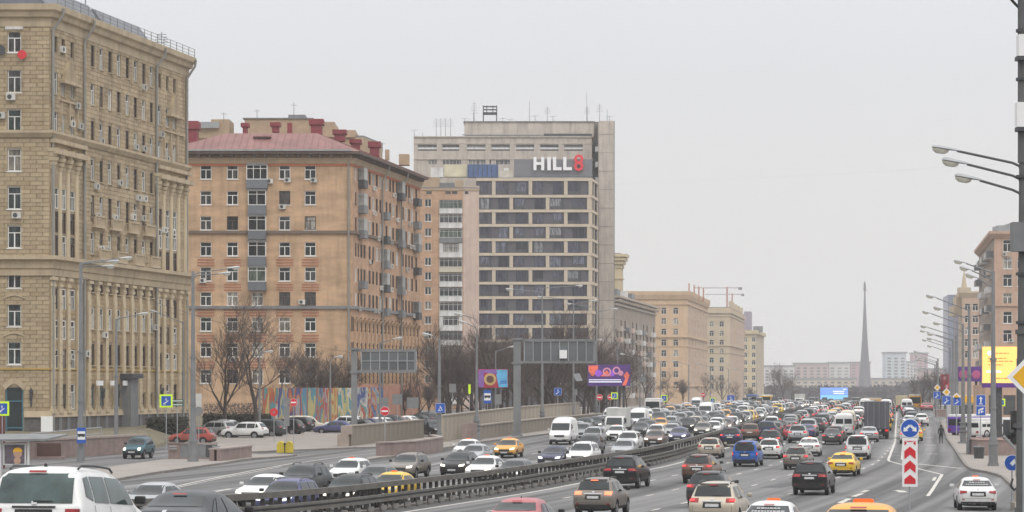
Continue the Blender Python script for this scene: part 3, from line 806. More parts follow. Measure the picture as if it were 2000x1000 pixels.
for r in (454, 601):
    b2.band(b2.v(r)-.15, .38, .3, grey_mt if r == 601 else mat('dark_string_course', (.16, .12, .09), .85, .15, 1), 'belt_course')
b2.band(b2.v(324), .3, .12, mat('orange_brick_stripe', (.42, .13, .06), .85, .12, 1), 'brick_stripe')
vt = b2.H
b2.band(0, 0, 0, brick_t, 'cornice', [(-.05, vt-1.3), (.2, vt-1.3), (.35, vt-.9), (.6, vt-.6), (-.05, vt-.6)])
b2.band(0, 0, 0, mat('eaves_brown', (.14, .10, .08), .8, .15, 1), 'eaves', [(-.05, vt-.12), (1.25, vt-.12), (1.3, vt+.2), (-.05, vt+.2)])
br = MB(); br.box(-.17, .17, -.9, 0, -.5, -.13)
brm = br.mesh('bracket', mat('eaves_brown', (.14, .1, .08)))
k = .8
while k < b2.LA: add('bracket', brm, b2.root, b2.A @ T((k, 0, vt))); k += 1.42
k = .8
while k < b2.LB: add('bracket', brm, b2.root, b2.B @ T((k, 0, vt))); k += 1.42
for (u_, f_) in ((b2.LA-.45, 'A'), (b2.u(744, 'B'), 'B'), (b2.u(781, 'B'), 'B')):
    drain(b2, f_, u_, -.5, vt-.4, f_ == 'B', .12)
b2.bx('gutter', 'A', 0, b2.LA, -1.5, -1.28, vt+.22, vt+.42, grey_lt)
# hipped roof
a, b_, c = b2.q; d = b2.d
def inset(p, dx, dy): return p+dx*(b_-a).normalized()+dy*(c-b_).normalized()
o1 = [inset(a, -1.3, -1.3), inset(b_, 1.3, -1.3), inset(c, 1.3, 1.3), inset(d, -1.3, 1.3)]
i1_ = [inset(a, 5.5, 6.0), inset(b_, -6.0, 6.0), inset(c, -6.0, -4), inset(d, 5.5, -4)]
mb = MB(); zr0 = vt+.22; zr1 = vt+3.2
mb.add([(p.x, p.y, zr0) for p in o1]+[(p.x, p.y, zr1) for p in i1_], [(0,1,5,4),(1,2,6,5),(2,3,7,6),(3,0,4,7),(4,5,6,7),(3,2,1,0)])
ro = add('roof', mb.mesh('roof', redroof), b2.root)
sm = MB()    # standing seams
for (p0, p1, q0, q1) in ((o1[0], o1[1], i1_[0], i1_[1]), (o1[1], o1[2], i1_[1], i1_[2])):
    n = int((p1-p0).length/.9)
    for k in range(1, n):
        t = k/n; e0 = p0+(p1-p0)*t
        L0 = (p1-p0).length; u_ = t*L0; Lq = (q1-q0).length; off = (L0-Lq)/2
        s_ = min(1, u_/off if off else 1, (L0-u_)/off if off else 1)
        dirn = ((q0+q1)/2-(p0+p1)/2); dirn = dirn-(p1-p0).normalized()*dirn.dot((p1-p0).normalized())
        e1 = e0+dirn*s_
        sm.tube((e0.x, e0.y, zr0+.03), (e1.x, e1.y, zr0+(zr1-zr0)*s_+.03), .035, .035, 4)
o = add('roof_seam', sm.mesh('roof_seam', redroof), ro); o['kind'] = 'stuff'
def roofbox(b, name, pxa, pxb, pya, pyb, Y, dep, m, cap=None):
    X0, X1 = at(pxa, Y), at(pxb, Y); z0, z1 = zat(pyb, Y), zat(pya, Y); g = MB()
    g.box(0, X1-X0, 0, dep, 0, z1-z0)
    if cap: g.box(-.25, X1-X0+.25, -.25, dep+.25, (z1-z0)*.62, (z1-z0)*.62+.02+(z1-z0)*.36)
    return add(name, g.mesh(name, m), b.root, T((X0-b.c.x, Y-b.c.y, z0-b.z0)))
roofbox(b2, 'dormer', 498, 525, 268, 276, 333.6, 3, grey_dk)
roofbox(b2, 'dormer_roof', 494, 529, 265.5, 268, 333.3, 3.4, redroof)
roofbox(b2, 'ventilation_stack', 367, 384, 236, 278, 338, 2.4, redmetal, 1)
roofbox(b2, 'ventilation_stack', 474, 482, 240, 260, 340, 1.5, redmetal, 1)
roofbox(b2, 'ventilation_stack', 531, 544, 239, 258, 343, 1.5, redmetal, 1)
roofbox(b2, 'chimney_pipe', 561, 570, 240, 262, 338, .8, redmetal)
roofbox(b2, 'ventilation_stack', 607, 628, 232, 262, 345, 2, redmetal, 1)
roofbox(b2, 'ventilation_stack', 653, 673, 253, 275, 347, 2, redmetal, 1)
roofbox(b2, 'ventilation_stack', 686, 702, 272, 292, 350, 2, redmetal, 1)
roofbox(b2, 'ventilation_stack', 722, 740, 276, 305, 353, 2, redmetal, 1)
roofbox(b2, 'brick_chimney', 779, 799, 301, 322, 366, 2, brick_t)
roofbox(b2, 'brick_chimney', 752, 760, 292, 312, 360, 1.2, brick_t)
for (x, y0, y1) in ((437, 219, 240), (574, 200, 232), (502, 213, 235), (747, 278, 296)):
    g = MB(); g.tube((0,0,0), (0,0,(y1-y0)/14.0), .05, .03, 5); g.box(-.4, .4, -.02, .02, (y1-y0)/14*.8, (y1-y0)/14*.8+.05)
    add('antenna', g.mesh('antenna', grey_mt), b2.root, T((at(x, 350)-b2.c.x, 350-b2.c.y, zat(y1, 350)-b2.z0)))

# the taller brick wing seen over the red roof
D2b = 372.0
w2 = Bld('brick_wing', 'stepped tan brick penthouse storey rising behind the red roof', (at(372, D2b), D2b), (at(710, D2b), D2b),
         (at(712, D2b)+2, D2b+12), h(-20, D2b), zat(268, D2b), brick_t, cat='building')
w2.walls(); w2.flat_roof(grey_mt)
roofbox(w2, 'parapet_wall', 381, 412, 246, 270, D2b-.3, 8, brick_t); roofbox(w2, 'parapet_wall', 412, 448, 233, 270, D2b-.4, 6, brick_t)
roofbox(w2, 'penthouse', 478, 610, 232, 268, D2b-.6, 9, brick_t); roofbox(w2, 'penthouse', 610, 653, 238, 268, D2b-.5, 9, brick_t)
roofbox(w2, 'penthouse', 653, 694, 254, 268, D2b-.35, 9, brick_t)
roofbox(w2, 'penthouse_cap', 474, 612, 230, 232, D2b-.8, 9.5, grey_mt)
roofbox(w2, 'lift_housing', 563, 596, 224, 231, D2b+1, 3, grey_mt)
roofbox(w2, 'sheet_screen', 386, 428, 238, 250, D2b-1.0, .3, grey_lt)
# ================================================================== 3. brick and panel tower left of the office tower
D3 = 490.0
b3 = Bld('panel_tower', 'narrow orange brick tower with white balcony column and pink panel strip beside the office tower',
         (at(818, D3), D3), (at(905, D3), D3), (at(935.5, D3), D3+.9), h(0, D3), zat(368, D3), brick_o)
r3 = [398+28.6*i for i in range(14)]
loggia_f = mat('loggia_frame', (.60, .60, .58), .6, .2, 1, rnd=.2)
for i, r in enumerate(r3):
    b3.win('A', b3.u(836), b3.v(r+6), 1.25, 1.5, 'M', lod=0 if i % 3 else 1)
    u0, u1 = b3.u(858), b3.u(903)
    vb = b3.v(r+7)
    b3.opsA.append((u0, u1, vb-.25, vb+1.45))
    gm = [g_dark, g_far][i % 2]
    window(b3.root, b3.A, (u0+u1)/2, vb-.2, u1-u0-.05, 1.6, 'L', fr=(grey_lt if i in (0, 9) else loggia_f), gl=gm, sill=None, y=-.3)
    bm_ = [white_p, white_p, grey_mt, white_p, mat('cream_panel', (.52, .47, .36), .8, .1, 1)][i % 5] if i in (2, 4) else white_p
    b3.bx('balcony_front', 'A', u0, u1, -.45, -.05, vb-1.2, vb-.25, bm_)
    if i in (3, 8, 12):
        b3.bx('balcony_cheek', 'A', u0, u0+.7, -.43, -.1, vb-.25, vb+1.5, white_p); b3.bx('balcony_cheek', 'A', u1-.7, u1, -.43, -.1, vb-.25, vb+1.5, white_p)
b3.walls(matB=concrete_p)
b3.flat_roof(grey_mt)
b3.band(b3.v(372), .3, .12, brick_t, 'belt_course')
for c in (838, 875, 888): b3.bx('attic_vent', 'A', b3.u(c)-.5, b3.u(c)+.5, -.03, 0, b3.v(379), b3.v(373.5), grey_dk)
b3.bx('attic_vent', 'B', .3, 1.0, -.03, 0, b3.v(379), b3.v(373.5), grey_dk)
roofbox(b3, 'roof_turret', 822, 858, 346, 367, D3+2, 4, brick_t); roofbox(b3, 'brick_chimney', 889, 905, 352, 368, D3+1, 2, brick_t)
roofbox(b3, 'panel_top', 908, 936, 363, 372, D3+1.5, 2, concrete_p)
roofbox(b3, 'roof_shed', 858, 888, 357, 366, D3+3, 3, grey_mt)

# ================================================================== 4. office tower with the HILL8 sign
D4 = 585.0; c4 = (at(1153, D4), D4)
b4 = Bld('office_tower', 'dark glazed office tower with staggered beige frame and a red and white roof sign',
         (at(930, D4), D4), c4, (c4[0]+.15*12, D4+12), h(18, D4), zat(352, D4), grey_pl, cat='office tower')
bands = [351, 383.5, 412.2, 440.4, 468.6, 496.8, 525, 553.2, 581.4, 609.6, 637.8, 666, 694, 722, 750]
odd = [964.4, 1036, 1105, 1153]; ev = [998.5, 1069.5, 1150]
dk = mat('black_mullion', (.035, .035, .05), .4, .2, 1)
bandm = MB(); bandm.box(0, b4.LA+.45, -.45, 0, .05, .67); bandA = bandm.mesh('belt', beige_fr)
bandm = MB(); bandm.box(0, b4.LB, -.45, 0, .05, .67); bandB = bandm.mesh('belt', beige_fr)
for i, r in enumerate(bands):
    vv = b4.v(r)-.36
    add('belt', bandA, b4.root, b4.A @ T((0, 0, vv))); add('belt', bandB, b4.root, b4.B @ T((.003, 0, vv+.003)))
for i in range(len(bands)-1):
    v1 = b4.v(bands[i])-.36; v0 = b4.v(bands[i+1])+.36; hh = v1-v0
    piers = odd if i % 2 == 0 else ev
    xs = [b4.u(935)]+[b4.u(p) for p in piers]
    for p in piers:
        b4.bx('pier', 'A', b4.u(p)-.41, b4.u(p)+.41, -.42, -.003, v0, v1, beige_fr)
    for k in range(len(xs)-1):
        a_, c_ = xs[k]+.33, xs[k+1]-.33; wd = c_-a_
        if wd < 1: continue
        seq = (['g', 'k', 'p', 'g', 'k'] if (i+k) % 2 else ['k', 'g', 'p', 'p2', 'g', 'k']) if wd > 6 else ['g', 'k', 'p']
        wt = {'g': 2.5, 'k': .55, 'p': 1.7, 'p2': .9}
        tot = sum(wt[q] for q in seq); x = a_
        for q in seq:
            ww = wt[q]/tot*wd
            if q == 'g':
                window(b4.root, b4.A, x+ww/2, v0+.02, ww-.04, hh-.04, 'M', fr=dk, gl=g_off, sill=None, y=-.32)
                if rng.random() < .4: b4.bx('railing', 'A', x+.05, x+ww-.05, -.26, -.22, v0+.02, v0+.75, grey_dk)
            elif q == 'k': b4.bx('dark_panel', 'A', x+.02, x+ww-.02, -.12, -.004, v0+.02, v1-.02, dk)
            x += ww
    window(b4.root, b4.B, 3.0, v0+.02, 2.6, hh-.04, 'M', fr=dk, gl=g_off, sill=None, y=-.32)
    window(b4.root, b4.B, 8.0, v0+.02, 5.6, hh-.04, 'L', fr=dk, gl=g_off, sill=None, y=-.32)
    b4.bx('pier', 'B', .0, .6, -.42, -.003, v0, v1, beige_fr); b4.bx('pier', 'B', 4.5, 5.0, -.42, -.003, v0, v1, beige_fr); b4.bx('pier', 'B', 11.3, 12, -.42, -.003, v0, v1, beige_fr)
b4.walls(); b4.flat_roof(grey_mt, .36)
# sign
sgn = roofbox(b4, 'sign_panel', 1004, 1157, 311, 345, D4+1.5, 1.2, mat('sign_panel_grey', (.17, .17, .185), .6, .08, .5))
def letter(parts, m, name='letter'):
    g = MB()
    for (x0, x1, y0, y1) in parts: g.box(at(x0, D4)-c4[0], at(x1, D4)-c4[0], 0, .45, zat(y1, D4)-b4.z0, zat(y0, D4)-b4.z0)
    add(name, g.mesh(name, m), sgn, sgn.matrix_basis.inverted() @ T((0, .6, 0)))
lw = mat('sign_letter_white', (.82, .82, .82), .5, .03, 2)
letter([(1042, 1048, 306, 332), (1057, 1063, 306, 332), (1048, 1057, 316, 321.5)], lw)
letter([(1069, 1076, 306, 332)], lw)
letter([(1080, 1086.5, 306, 332), (1086.5, 1097, 326, 332)], lw)
letter([(1100, 1106.5, 306, 332), (1106.5, 1117, 326, 332)], lw)
g8 = MB()
def ring(g, cx, cz, ro, ri, y0, y1, n=16, sx=1.0):
    for k in range(n):
        a0 = 2*math.pi*k/n; a1 = 2*math.pi*(k+1)/n
        q = [(cx+sx*ro*math.cos(a0), cz+ro*math.sin(a0)), (cx+sx*ro*math.cos(a1), cz+ro*math.sin(a1)), (cx+sx*ri*math.cos(a1), cz+ri*math.sin(a1)), (cx+sx*ri*math.cos(a0), cz+ri*math.sin(a0))]
        g.prism(q, y0, y1)
pxm = D4/F
ring(g8, at(1130.5, D4)-c4[0], zat(310, D4)-b4.z0, 9.4*pxm, 4.2*pxm, 0, .45, 8); ring(g8, at(1130.5, D4)-c4[0], zat(324, D4)-b4.z0, 9.6*pxm, 4.4*pxm, .01, .46, 8)
add('letter', g8.mesh('letter', mat('sign_letter_red', (.62, .02, .035), .5, .05, 2, emit=(.7, .02, .03), es=.15)), sgn, sgn.matrix_basis.inverted() @ T((0, .6, 0)))
# plant, tarpaulins on the roof
roofbox(b4, 'tarpaulin', 913, 973, 321, 346, D4+2, 3, mat('blue_tarpaulin', (.06, .12, .28), .6, .2, .6))
roofbox(b4, 'tarpaulin', 868, 912, 321, 345, D4+3, 3, mat('cream_tarpaulin', (.62, .57, .40), .7, .15, .6))
for k in range(7): roofbox(b4, 'tarpaulin_frame', 915+k*9, 916+k*9, 321, 347, D4+1.8, .2, grey_dk)
roofbox(b4, 'roof_plant', 975, 1002, 333, 347, D4+2, 3, mat('cream_plant', (.55, .5, .42), .7, .2, 1)); roofbox(b4, 'roof_plant', 984, 994, 328, 334, D4+2.3, 2, white_p)
roofbox(b4, 'roof_plant', 841, 866, 327, 346, D4+2, 3, white_p)

# ================================================================== 5. old concrete slab behind the office tower
D5 = 606.0; c5 = (at(1156, D5), D5)
b5 = Bld('concrete_slab_block', 'weathered grey concrete tower slab with antennas standing behind the office tower',
         (at(808, D5), D5), c5, (c5[0]+1, D5+16), h(10, D5), zat(268, D5), concrete, cat='office tower')
for (a_, c_) in ((816, 853), (864, 897), (912, 949), (960, 998), (1008, 1046), (1055, 1093), (1102, 1141)):
    ua_, uc_ = b5.u(a_), b5.u(c_)
    b5.opsA.append((ua_, uc_, b5.v(294.5), b5.v(282.5)))
    window(b5.root, b5.A, (ua_+uc_)/2, b5.v(288), uc_-ua_, b5.v(282.5)-b5.v(288), 'L', fr=grey_mt, gl=g_far, sill=None, y=.1)
    b5.bx('slab_edge', 'A', ua_, uc_, .12, .28, b5.v(291.5), b5.v(288), white_p); b5.bx('painted_shadow_strip', 'A', ua_, uc_, .25, .3, b5.v(294.5), b5.v(291.5), grey_dk)  # dark strip carries the shadow under the slab edge in its colour
for (a_, c_) in ((836, 856), (864, 905), (915, 960), (968, 1000)):
    ua_, uc_ = b5.u(a_), b5.u(c_); b5.win('A', (ua_+uc_)/2, b5.v(322), uc_-ua_, 1.3*1.2, 'L', fr=white_p, gl=g_far, sill=None)
b5.walls(); b5.flat_roof(concrete)
for k in range(8):
    px_ = 857+k*47.5; b5.bx('panel_rib', 'A', b5.u(px_)-.45, b5.u(px_)+.45, -.15, 0, b5.v(345), b5.v(281), concrete)
b5.band(b5.v(310)-.2, .3, .2, concrete, 'belt_course')
b5.band(b5.v(281), .25, .12, concrete, 'belt_course')
b5.band(b5.H-.05, .25, .3, concrete, 'coping')
roofbox(b5, 'penthouse', 907, 1160, 238, 267, D5+2, 9, concrete)
roofbox(b5, 'coping', 905, 1162, 236.5, 238, D5+1.7, 9.6, grey_mt)
roofbox(b5, 'painted_shade_box', 1062, 1156, 261, 265.5, D5+1.4, .5, grey_dk); roofbox(b5, 'walkway', 903, 1060, 262, 264, D5+1.2, .6, grey_lt)  # solid dark box, coloured for the shade of a set-back strip
# right end pylon with the dark slot of loggias
roofbox(b5, 'end_pylon', 1170, 1198.5, 236, 770, D5-6, 20, concrete)
for k, yj in enumerate(range(262, 770, 36)): roofbox(b5, 'panel_joint', 1170, 1198.6, yj, yj+.8, D5-6.04, .1, mat('joint_grey', (.2, .18, .16)))
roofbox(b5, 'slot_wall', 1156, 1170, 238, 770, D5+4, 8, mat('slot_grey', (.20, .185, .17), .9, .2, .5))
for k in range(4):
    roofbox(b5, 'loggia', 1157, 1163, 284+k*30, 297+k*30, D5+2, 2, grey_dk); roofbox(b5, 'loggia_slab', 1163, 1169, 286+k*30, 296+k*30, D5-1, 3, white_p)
roofbox(b5, 'corner_pipe', 1198.8, 1200.6, 236, 770, D5-5.5, .5, pipe_m)
for (x, y0, y1, kd) in ((809, 252, 268, 2), (826, 258, 267, 0), (852, 230, 267, 1), (861, 230, 267, 1), (870, 230, 267, 1), (880, 230, 267, 1), (908, 230, 240, 2), (926, 198, 238, 1), (925, 218, 238, 2), (1034, 196, 238, 0), (1045, 225, 238, 2), (1069, 208, 238, 1), (1080, 226, 238, 2), (1146, 180, 262, 0), (1147, 208, 238, 1), (1171, 202, 237, 1), (1186, 213, 237, 0), (1190, 226, 237, 2), (997, 232, 240, 2), (982, 230, 240, 2)):
    YY = D5+3; hh = round((y1-y0)*YY/F, 1)
    antenna(b5, at(x, YY)-b5.c.x, YY-b5.c.y, zat(y1, YY)-b5.z0, hh, kd)
for (x0, x1, ya, yb) in ((943, 945, 206, 238), (969, 971, 206, 238), (945, 969, 207, 209), (945, 969, 213, 215), (943, 971, 219, 224), (950, 951.5, 206, 224), (962, 963.5, 206, 224)):
    roofbox(b5, 'steel_frame', x0, x1, ya, yb, D5+3, .8, grey_dk)

# ================================================================== generic mid distance blocks
def midblock(name, label, D, xl, xc, xs, slope, ytop, wallm, rows, cols, side_n, w_, h_, sidem=None, bandy=(), corn=None, cat='apartment building', roof=grey_mt, kind='T', group=None):
    c = (at(xc, D), D); s_ = (xs-CX)/F
    t = (s_*D-c[0])/(slope-s_)
    b = Bld(name, label, (at(xl, D), D), c, (c[0]+slope*t, D+t), h(c[0], D), zat(ytop, D), wallm, cat=cat, group=group)
    for r in rows:
        for c_ in cols: b.win('A', b.u(c_), b.v(r)-h_/2, w_, h_, kind, lod=1, gl=g_dark, fr=white_fr, sill=None)
        for k in range(side_n): b.win('B', b.LB*(k+.7)/(side_n+.4), b.v(r)-h_/2, w_*.95, h_, 'M', lod=1, fr=(white_fr if rng.random() < .4 else brown_fr), sill=None)
    b.walls(matB=sidem); b.flat_roof(roof)
    for (yb, o, hh) in bandy: b.band(b.v(yb), hh, o, corn or wallm, 'belt_course')
    return b
cream = mat('cream_render', (.56, .46, .29), .9, .1, .3, stain=.15)
peach = mat('peach_render', (.57, .405, .26), .9, .1, .3, stain=.15, fine=.05)
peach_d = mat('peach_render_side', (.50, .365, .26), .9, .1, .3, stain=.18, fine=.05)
pale = mat('pale_beige_render', (.50, .41, .29), .9, .1, .3, stain=.15)
b6 = midblock('apartment_block', 'yellow cream building with deep stepped cornice showing behind the concrete pylon', 690, 1150, 1212, 1217, .15, 496, cream, [], [], 0, 1, 1)
for k, o_ in enumerate((.3, .8, 1.3, 1.7)): b6.band(b6.v(523-k*7), .8, o_, cream, 'cornice')
b6.band(b6.v(545), .4, .3, cream, 'belt_course')
# low block with balconies in steep perspective
D7 = 625.0; c7 = (at(1150, D7), D7)
b7 = Bld('balcony_block', 'low grey brown building with long balcony rows next to the concrete pylon', (at(1120, D7), D7), (at(1201, D7), D7), (at(1201, D7)+.16*95, D7+95),
         h(25, D7), zat(586, D7), mat('grey_brown_render', (.33, .27, .22), .9, .15, .4, stain=.3))
n7 = 11
for i in range(7):
    vb = b7.v(640+i*22)+.3
    for k in range(n7):
        b7.win('B', b7.LB*(k+.5)/n7, vb, 3.0, 1.9, 'M', lod=1, fr=brown_fr if k % 3 else white_fr, sill=None)
        if k % 3 != 1: b7.bx('balcony_front', 'B', b7.LB*(k+.5)/n7-2.2, b7.LB*(k+.5)/n7+2.2, -1.3, -.05, vb-1.1, vb+.15, [concrete, concrete_p, grey_mt, white_p][(k*3+i) % 4])
    b7.band(vb-.55, .3, .35, concrete, 'floor_band')
b7.walls(); b7.flat_roof()
for k in range(3): b7.band(b7.H-1.2+k*.9, .5, .5+.5*k, mat('pale_cornice', (.42, .36, .29), .9, .1, .5), 'cornice')
for k in range(3): b7.bx('roof_dormer', 'B', 12+k*17, 20+k*17, 1, 4, b7.H+.9, b7.H+3.2, white_p if k % 2 else grey_mt)
rows8 = [607, 627.5, 648, 669, 690, 711, 731, 752]
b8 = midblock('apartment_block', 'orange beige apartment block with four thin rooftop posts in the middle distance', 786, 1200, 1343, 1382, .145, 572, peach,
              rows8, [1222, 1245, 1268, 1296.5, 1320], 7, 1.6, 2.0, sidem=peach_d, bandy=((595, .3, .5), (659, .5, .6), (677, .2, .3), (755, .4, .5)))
b8.band(0, 0, 0, peach, 'cornice', [(-.05, b8.H-2.2), (.4, b8.H-2), (.9, b8.H-.6), (1.0, b8.H+.5), (-.05, b8.H+.5)])
for x in (1346, 1356, 1365, 1374): roofbox(b8, 'roof_post', x-1.2, x+1.2, 553+(x-1346)*.32, 575+(x-1346)*.5, 790+(x-1346)*1.6, .5, mat('post_orange', (.42, .2, .13), .8, .1, 1))
roofbox(b8, 'roof_rail', 1240, 1343, 569.2, 569.9, 787, .1, grey_mt)
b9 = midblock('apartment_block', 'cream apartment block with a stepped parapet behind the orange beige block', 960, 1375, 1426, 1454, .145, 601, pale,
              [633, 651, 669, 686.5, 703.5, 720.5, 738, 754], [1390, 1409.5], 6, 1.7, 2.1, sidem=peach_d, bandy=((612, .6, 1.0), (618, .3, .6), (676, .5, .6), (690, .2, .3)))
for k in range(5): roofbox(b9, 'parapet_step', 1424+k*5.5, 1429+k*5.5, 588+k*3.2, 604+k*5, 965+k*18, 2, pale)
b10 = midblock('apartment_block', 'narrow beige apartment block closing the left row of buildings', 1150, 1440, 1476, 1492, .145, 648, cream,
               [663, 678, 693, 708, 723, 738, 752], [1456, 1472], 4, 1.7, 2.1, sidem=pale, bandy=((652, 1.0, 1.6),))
roofbox(b10, 'roof_shed', 1474, 1490, 637, 648, 1160, 8, grey_mt)
b11 = midblock('office_tower', 'distant purple grey tower showing behind the cream block', 2100, 1453, 1468, 1469, .1, 609, mat('purple_cladding', (.2, .15, .21), .7, .3, .05), [], [], 0, 1, 1, cat='tower')
# right-hand buildings (their street facade faces left)
def rightblock(name, label, D, xc, xr, xs, slope, ytop, wallm, rows, cols, side_n, w_, h_, sidem=None, cat='apartment building'):
    c = (at(xc, D), D); s_ = (xs-CX)/F; t = (s_*D-c[0])/(slope-s_)
    b = Bld(name, label, (c[0]+slope*t, D+t), c, (at(xr, D), D), h(c[0], D), zat(ytop, D), wallm, cat=cat)
    for r in rows:
        for c_ in cols: b.win('B', b.u(c_, 'B'), b.v(r)-h_/2, w_, h_, 'T', sill=white_fr)
        for k in range(side_n): b.win('A', b.LA*(k+.7)/(side_n+.4), b.v(r)-h_/2, w_*.9, h_, 'M', lod=1, fr=(white_fr if rng.random() < .4 else brown_fr), sill=None)
    b.walls(matA=sidem); b.flat_roof()
    return b
pinkst = mat('pink_beige_facade', (.50, .34, .25), .9, .1, .4, stain=.2)
rA = rightblock('apartment_block', 'pink beige apartment block with white balconies at the right edge', 470, 1942, 2060, 1912, .14, 455, pinkst,
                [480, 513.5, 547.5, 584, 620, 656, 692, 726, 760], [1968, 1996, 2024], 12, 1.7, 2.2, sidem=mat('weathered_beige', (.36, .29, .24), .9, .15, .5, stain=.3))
rA.band(0, 0, 0, pinkst, 'cornice', [(-.05, rA.H-1.0), (.2, rA.H-1), (1.0, rA.H-.2), (1.0, rA.H+.3), (-.05, rA.H+.3)])
rA.band(rA.v(598), .5, .35, pinkst, 'belt_course')
bb = MB(); bb.box(-1.5, 1.5, -1.3, 0, 0, 1.1); bt = [bb.mesh('balcony', m_) for m_ in (white_p, grey_mt, concrete)]
for i in range(9):
    for k in range(1, 11):
        if rng.random() < .6: add('balcony', bt[(i*k+k) % 3], rA.root, rA.A @ T((rA.LA*(k+.3)/11, 0, rA.v(480+i*35.2)-1.9)))
for (c_, r_) in ((1962, 500), (1975, 668)): ac(rA, 'B', rA.u(c_, 'B'), rA.v(r_))
roofbox(rA, 'roof_shed', 1950, 1985, 440, 454, 476, 6, grey_lt); roofbox(rA, 'roof_shed', 1972, 2000, 436, 450, 480, 6, grey_lt)
rB = rightblock('apartment_block', 'pale beige block with a small spire beyond the pink beige block', 690, 1880, 1935, 1872, .14, 572, mat('pale_pink_render', (.52, .37, .28), .9, .1, .4, stain=.15),
                [600, 623, 646, 669, 692], [1890, 1905], 6, 1.6, 2.0, sidem=pale)
rB.band(0, 0, 0, pale, 'cornice', [(-.05, rB.H-1.5), (.9, rB.H), (.9, rB.H+.4), (-.05, rB.H+.4)])
g = MB()
for k, r_ in enumerate((3.6, 2.6, 1.6)): g.box(-r_, r_, -r_, r_, k*2.6, k*2.6+2.6)
g.tube((0,0,7.8), (0,0,13), .8, .05, 8)
add('spire', g.mesh('spire', pale), rB.root, T((at(1883, 700)-rB.c.x, 10, rB.H-6)))
tw = midblock('office_tower', 'distant blue grey glass tower rising over the right-hand street lamps', 1250, 1842, 1866, 1876, .12, 583, mat('blue_glass_tower', (.16, .18, .25), .35, .15, .05), [], [], 0, 1, 1, cat='tower')
tw.band(tw.v(592), 3.0, .4, mat('tower_band', (.33, .34, .4), .6, .1, .3), 'roof_band')
for k in range(14): tw.band(tw.v(604+k*11), .8, .15, mat('tower_floor_band', (.17, .19, .28), .6, .1, .3), 'floor_band')
tw2 = midblock('office_tower', 'dark slender tower just right of the blue grey glass tower', 1100, 1862, 1873, 1880, .12, 611, mat('dark_cladding', (.12, .10, .14), .6, .2, .1), [], [], 0, 1, 1, cat='tower')
for k in range(10): tw2.band(tw2.v(620+k*12), .7, .15, mat('dark_band', (.2, .17, .2), .6, .1, .3), 'floor_band')

# ---- far city
def far_tex(name, col, dark, sx, sz):
    m = bpy.data.materials.new(name); m.use_nodes = True; N = m.node_tree.nodes; L = m.node_tree.links; b = N['Principled BSDF']; b.inputs['Roughness'].default_value = .8
    co = N.new('ShaderNodeTexCoord'); sp = N.new('ShaderNodeSeparateXYZ'); cb = N.new('ShaderNodeCombineXYZ'); ad = N.new('ShaderNodeMath'); ad.operation = 'ADD'
    L.new(co.outputs['Object'], sp.inputs[0]); L.new(sp.outputs[0], ad.inputs[0]); L.new(sp.outputs[1], ad.inputs[1]); L.new(ad.outputs[0], cb.inputs[0]); L.new(sp.outputs[2], cb.inputs[1])
    bt_ = N.new('ShaderNodeTexBrick'); bt_.offset = 0; bt_.inputs['Scale'].default_value = 1; bt_.inputs['Brick Width'].default_value = sx; bt_.inputs['Row Height'].default_value = sz
    bt_.inputs['Mortar Size'].default_value = .9; bt_.inputs['Color1'].default_value = (*dark, 1); bt_.inputs['Color2'].default_value = (*dark, 1); bt_.inputs['Mortar'].default_value = (*col, 1)
    L.new(cb.outputs[0], bt_.inputs['Vector']); L.new(bt_.outputs[0], b.inputs['Base Color']); return m
def farb(label, D, x0, x1, y0, y1, dep, m, name='distant_building'):
    X0, X1 = at(x0, D), at(x1, D); zb = h(0, D)-1; z0, z1 = zb, zat(y0, D)
    o = thing(name, label, 'building', ((X0+X1)/2, D, zb)); w2_ = (X1-X0)/2
    g = MB(); g.box(-w2_, w2_, 0, dep, 0, z1-z0); add('wall', g.mesh('wall', m), o)
    g = MB(); g.box(-w2_-1, w2_+1, -1, dep+1, z1-z0+.02, z1-z0+1.5); add('roof', g.mesh('roof', grey_mt), o)
    # window rows of the far block, relief on its front
    g = MB(); n = int((z1-z0)/3.3); nc = max(3, int(2*w2_/6))
    for i in range(1, n):
        for k in range(nc):
            x = -w2_+2*w2_*(k+.25)/nc; g.box(x, x+w2_/nc, -.15, .05, i*3.3, i*3.3+1.7)
    if n > 1: add('window', g.mesh('window', g_far), o, kind='stuff')
    return o
m1 = mat('far_pink', (.42, .30, .27), .9, .15, .02); m2 = mat('far_white', (.55, .53, .52), .9, .1, .02); m3 = mat('far_cream', (.50, .42, .32), .9, .15, .02); m4 = mat('far_mauve', (.45, .26, .3), .9, .2, .02)
farb('long pinkish slab block on the skyline left of the obelisk', 2750, 1553, 1618, 711, 0, 20, m1)
farb('pale section of the skyline slab block nearest the obelisk', 2760, 1619, 1660, 709.5, 0, 20, m2)
farb('mauve slab block directly behind the obelisk', 2770, 1661, 1700, 709, 0, 20, m4)
farb('low pale blocks at the left end of the skyline', 2720, 1492, 1552, 716, 0, 20, m2)
farb('pale blue white tower right of the obelisk', 2700, 1730, 1770, 690, 0, 25, mat('far_bluewhite', (.48, .53, .58), .6, .1, .02))
farb('pink tower right of the pale tower on the skyline', 2900, 1784, 1812, 691, 0, 25, m4)
farb('grey slab between the pale and pink skyline towers', 2800, 1771, 1790, 708, 0, 25, m2)
farb('low grey blocks right of the skyline towers', 2600, 1800, 1845, 722, 0, 25, m1)
farb('long low cream building in front of the skyline', 2450, 1540, 1672, 741, 0, 20, m3)
farb('long low cream building right of the obelisk foot', 2460, 1704, 1775, 741, 0, 20, m3)
farb('small white pavilion at the foot of the obelisk', 2200, 1697, 1724, 762, 0, 15, m2, 'pavilion')
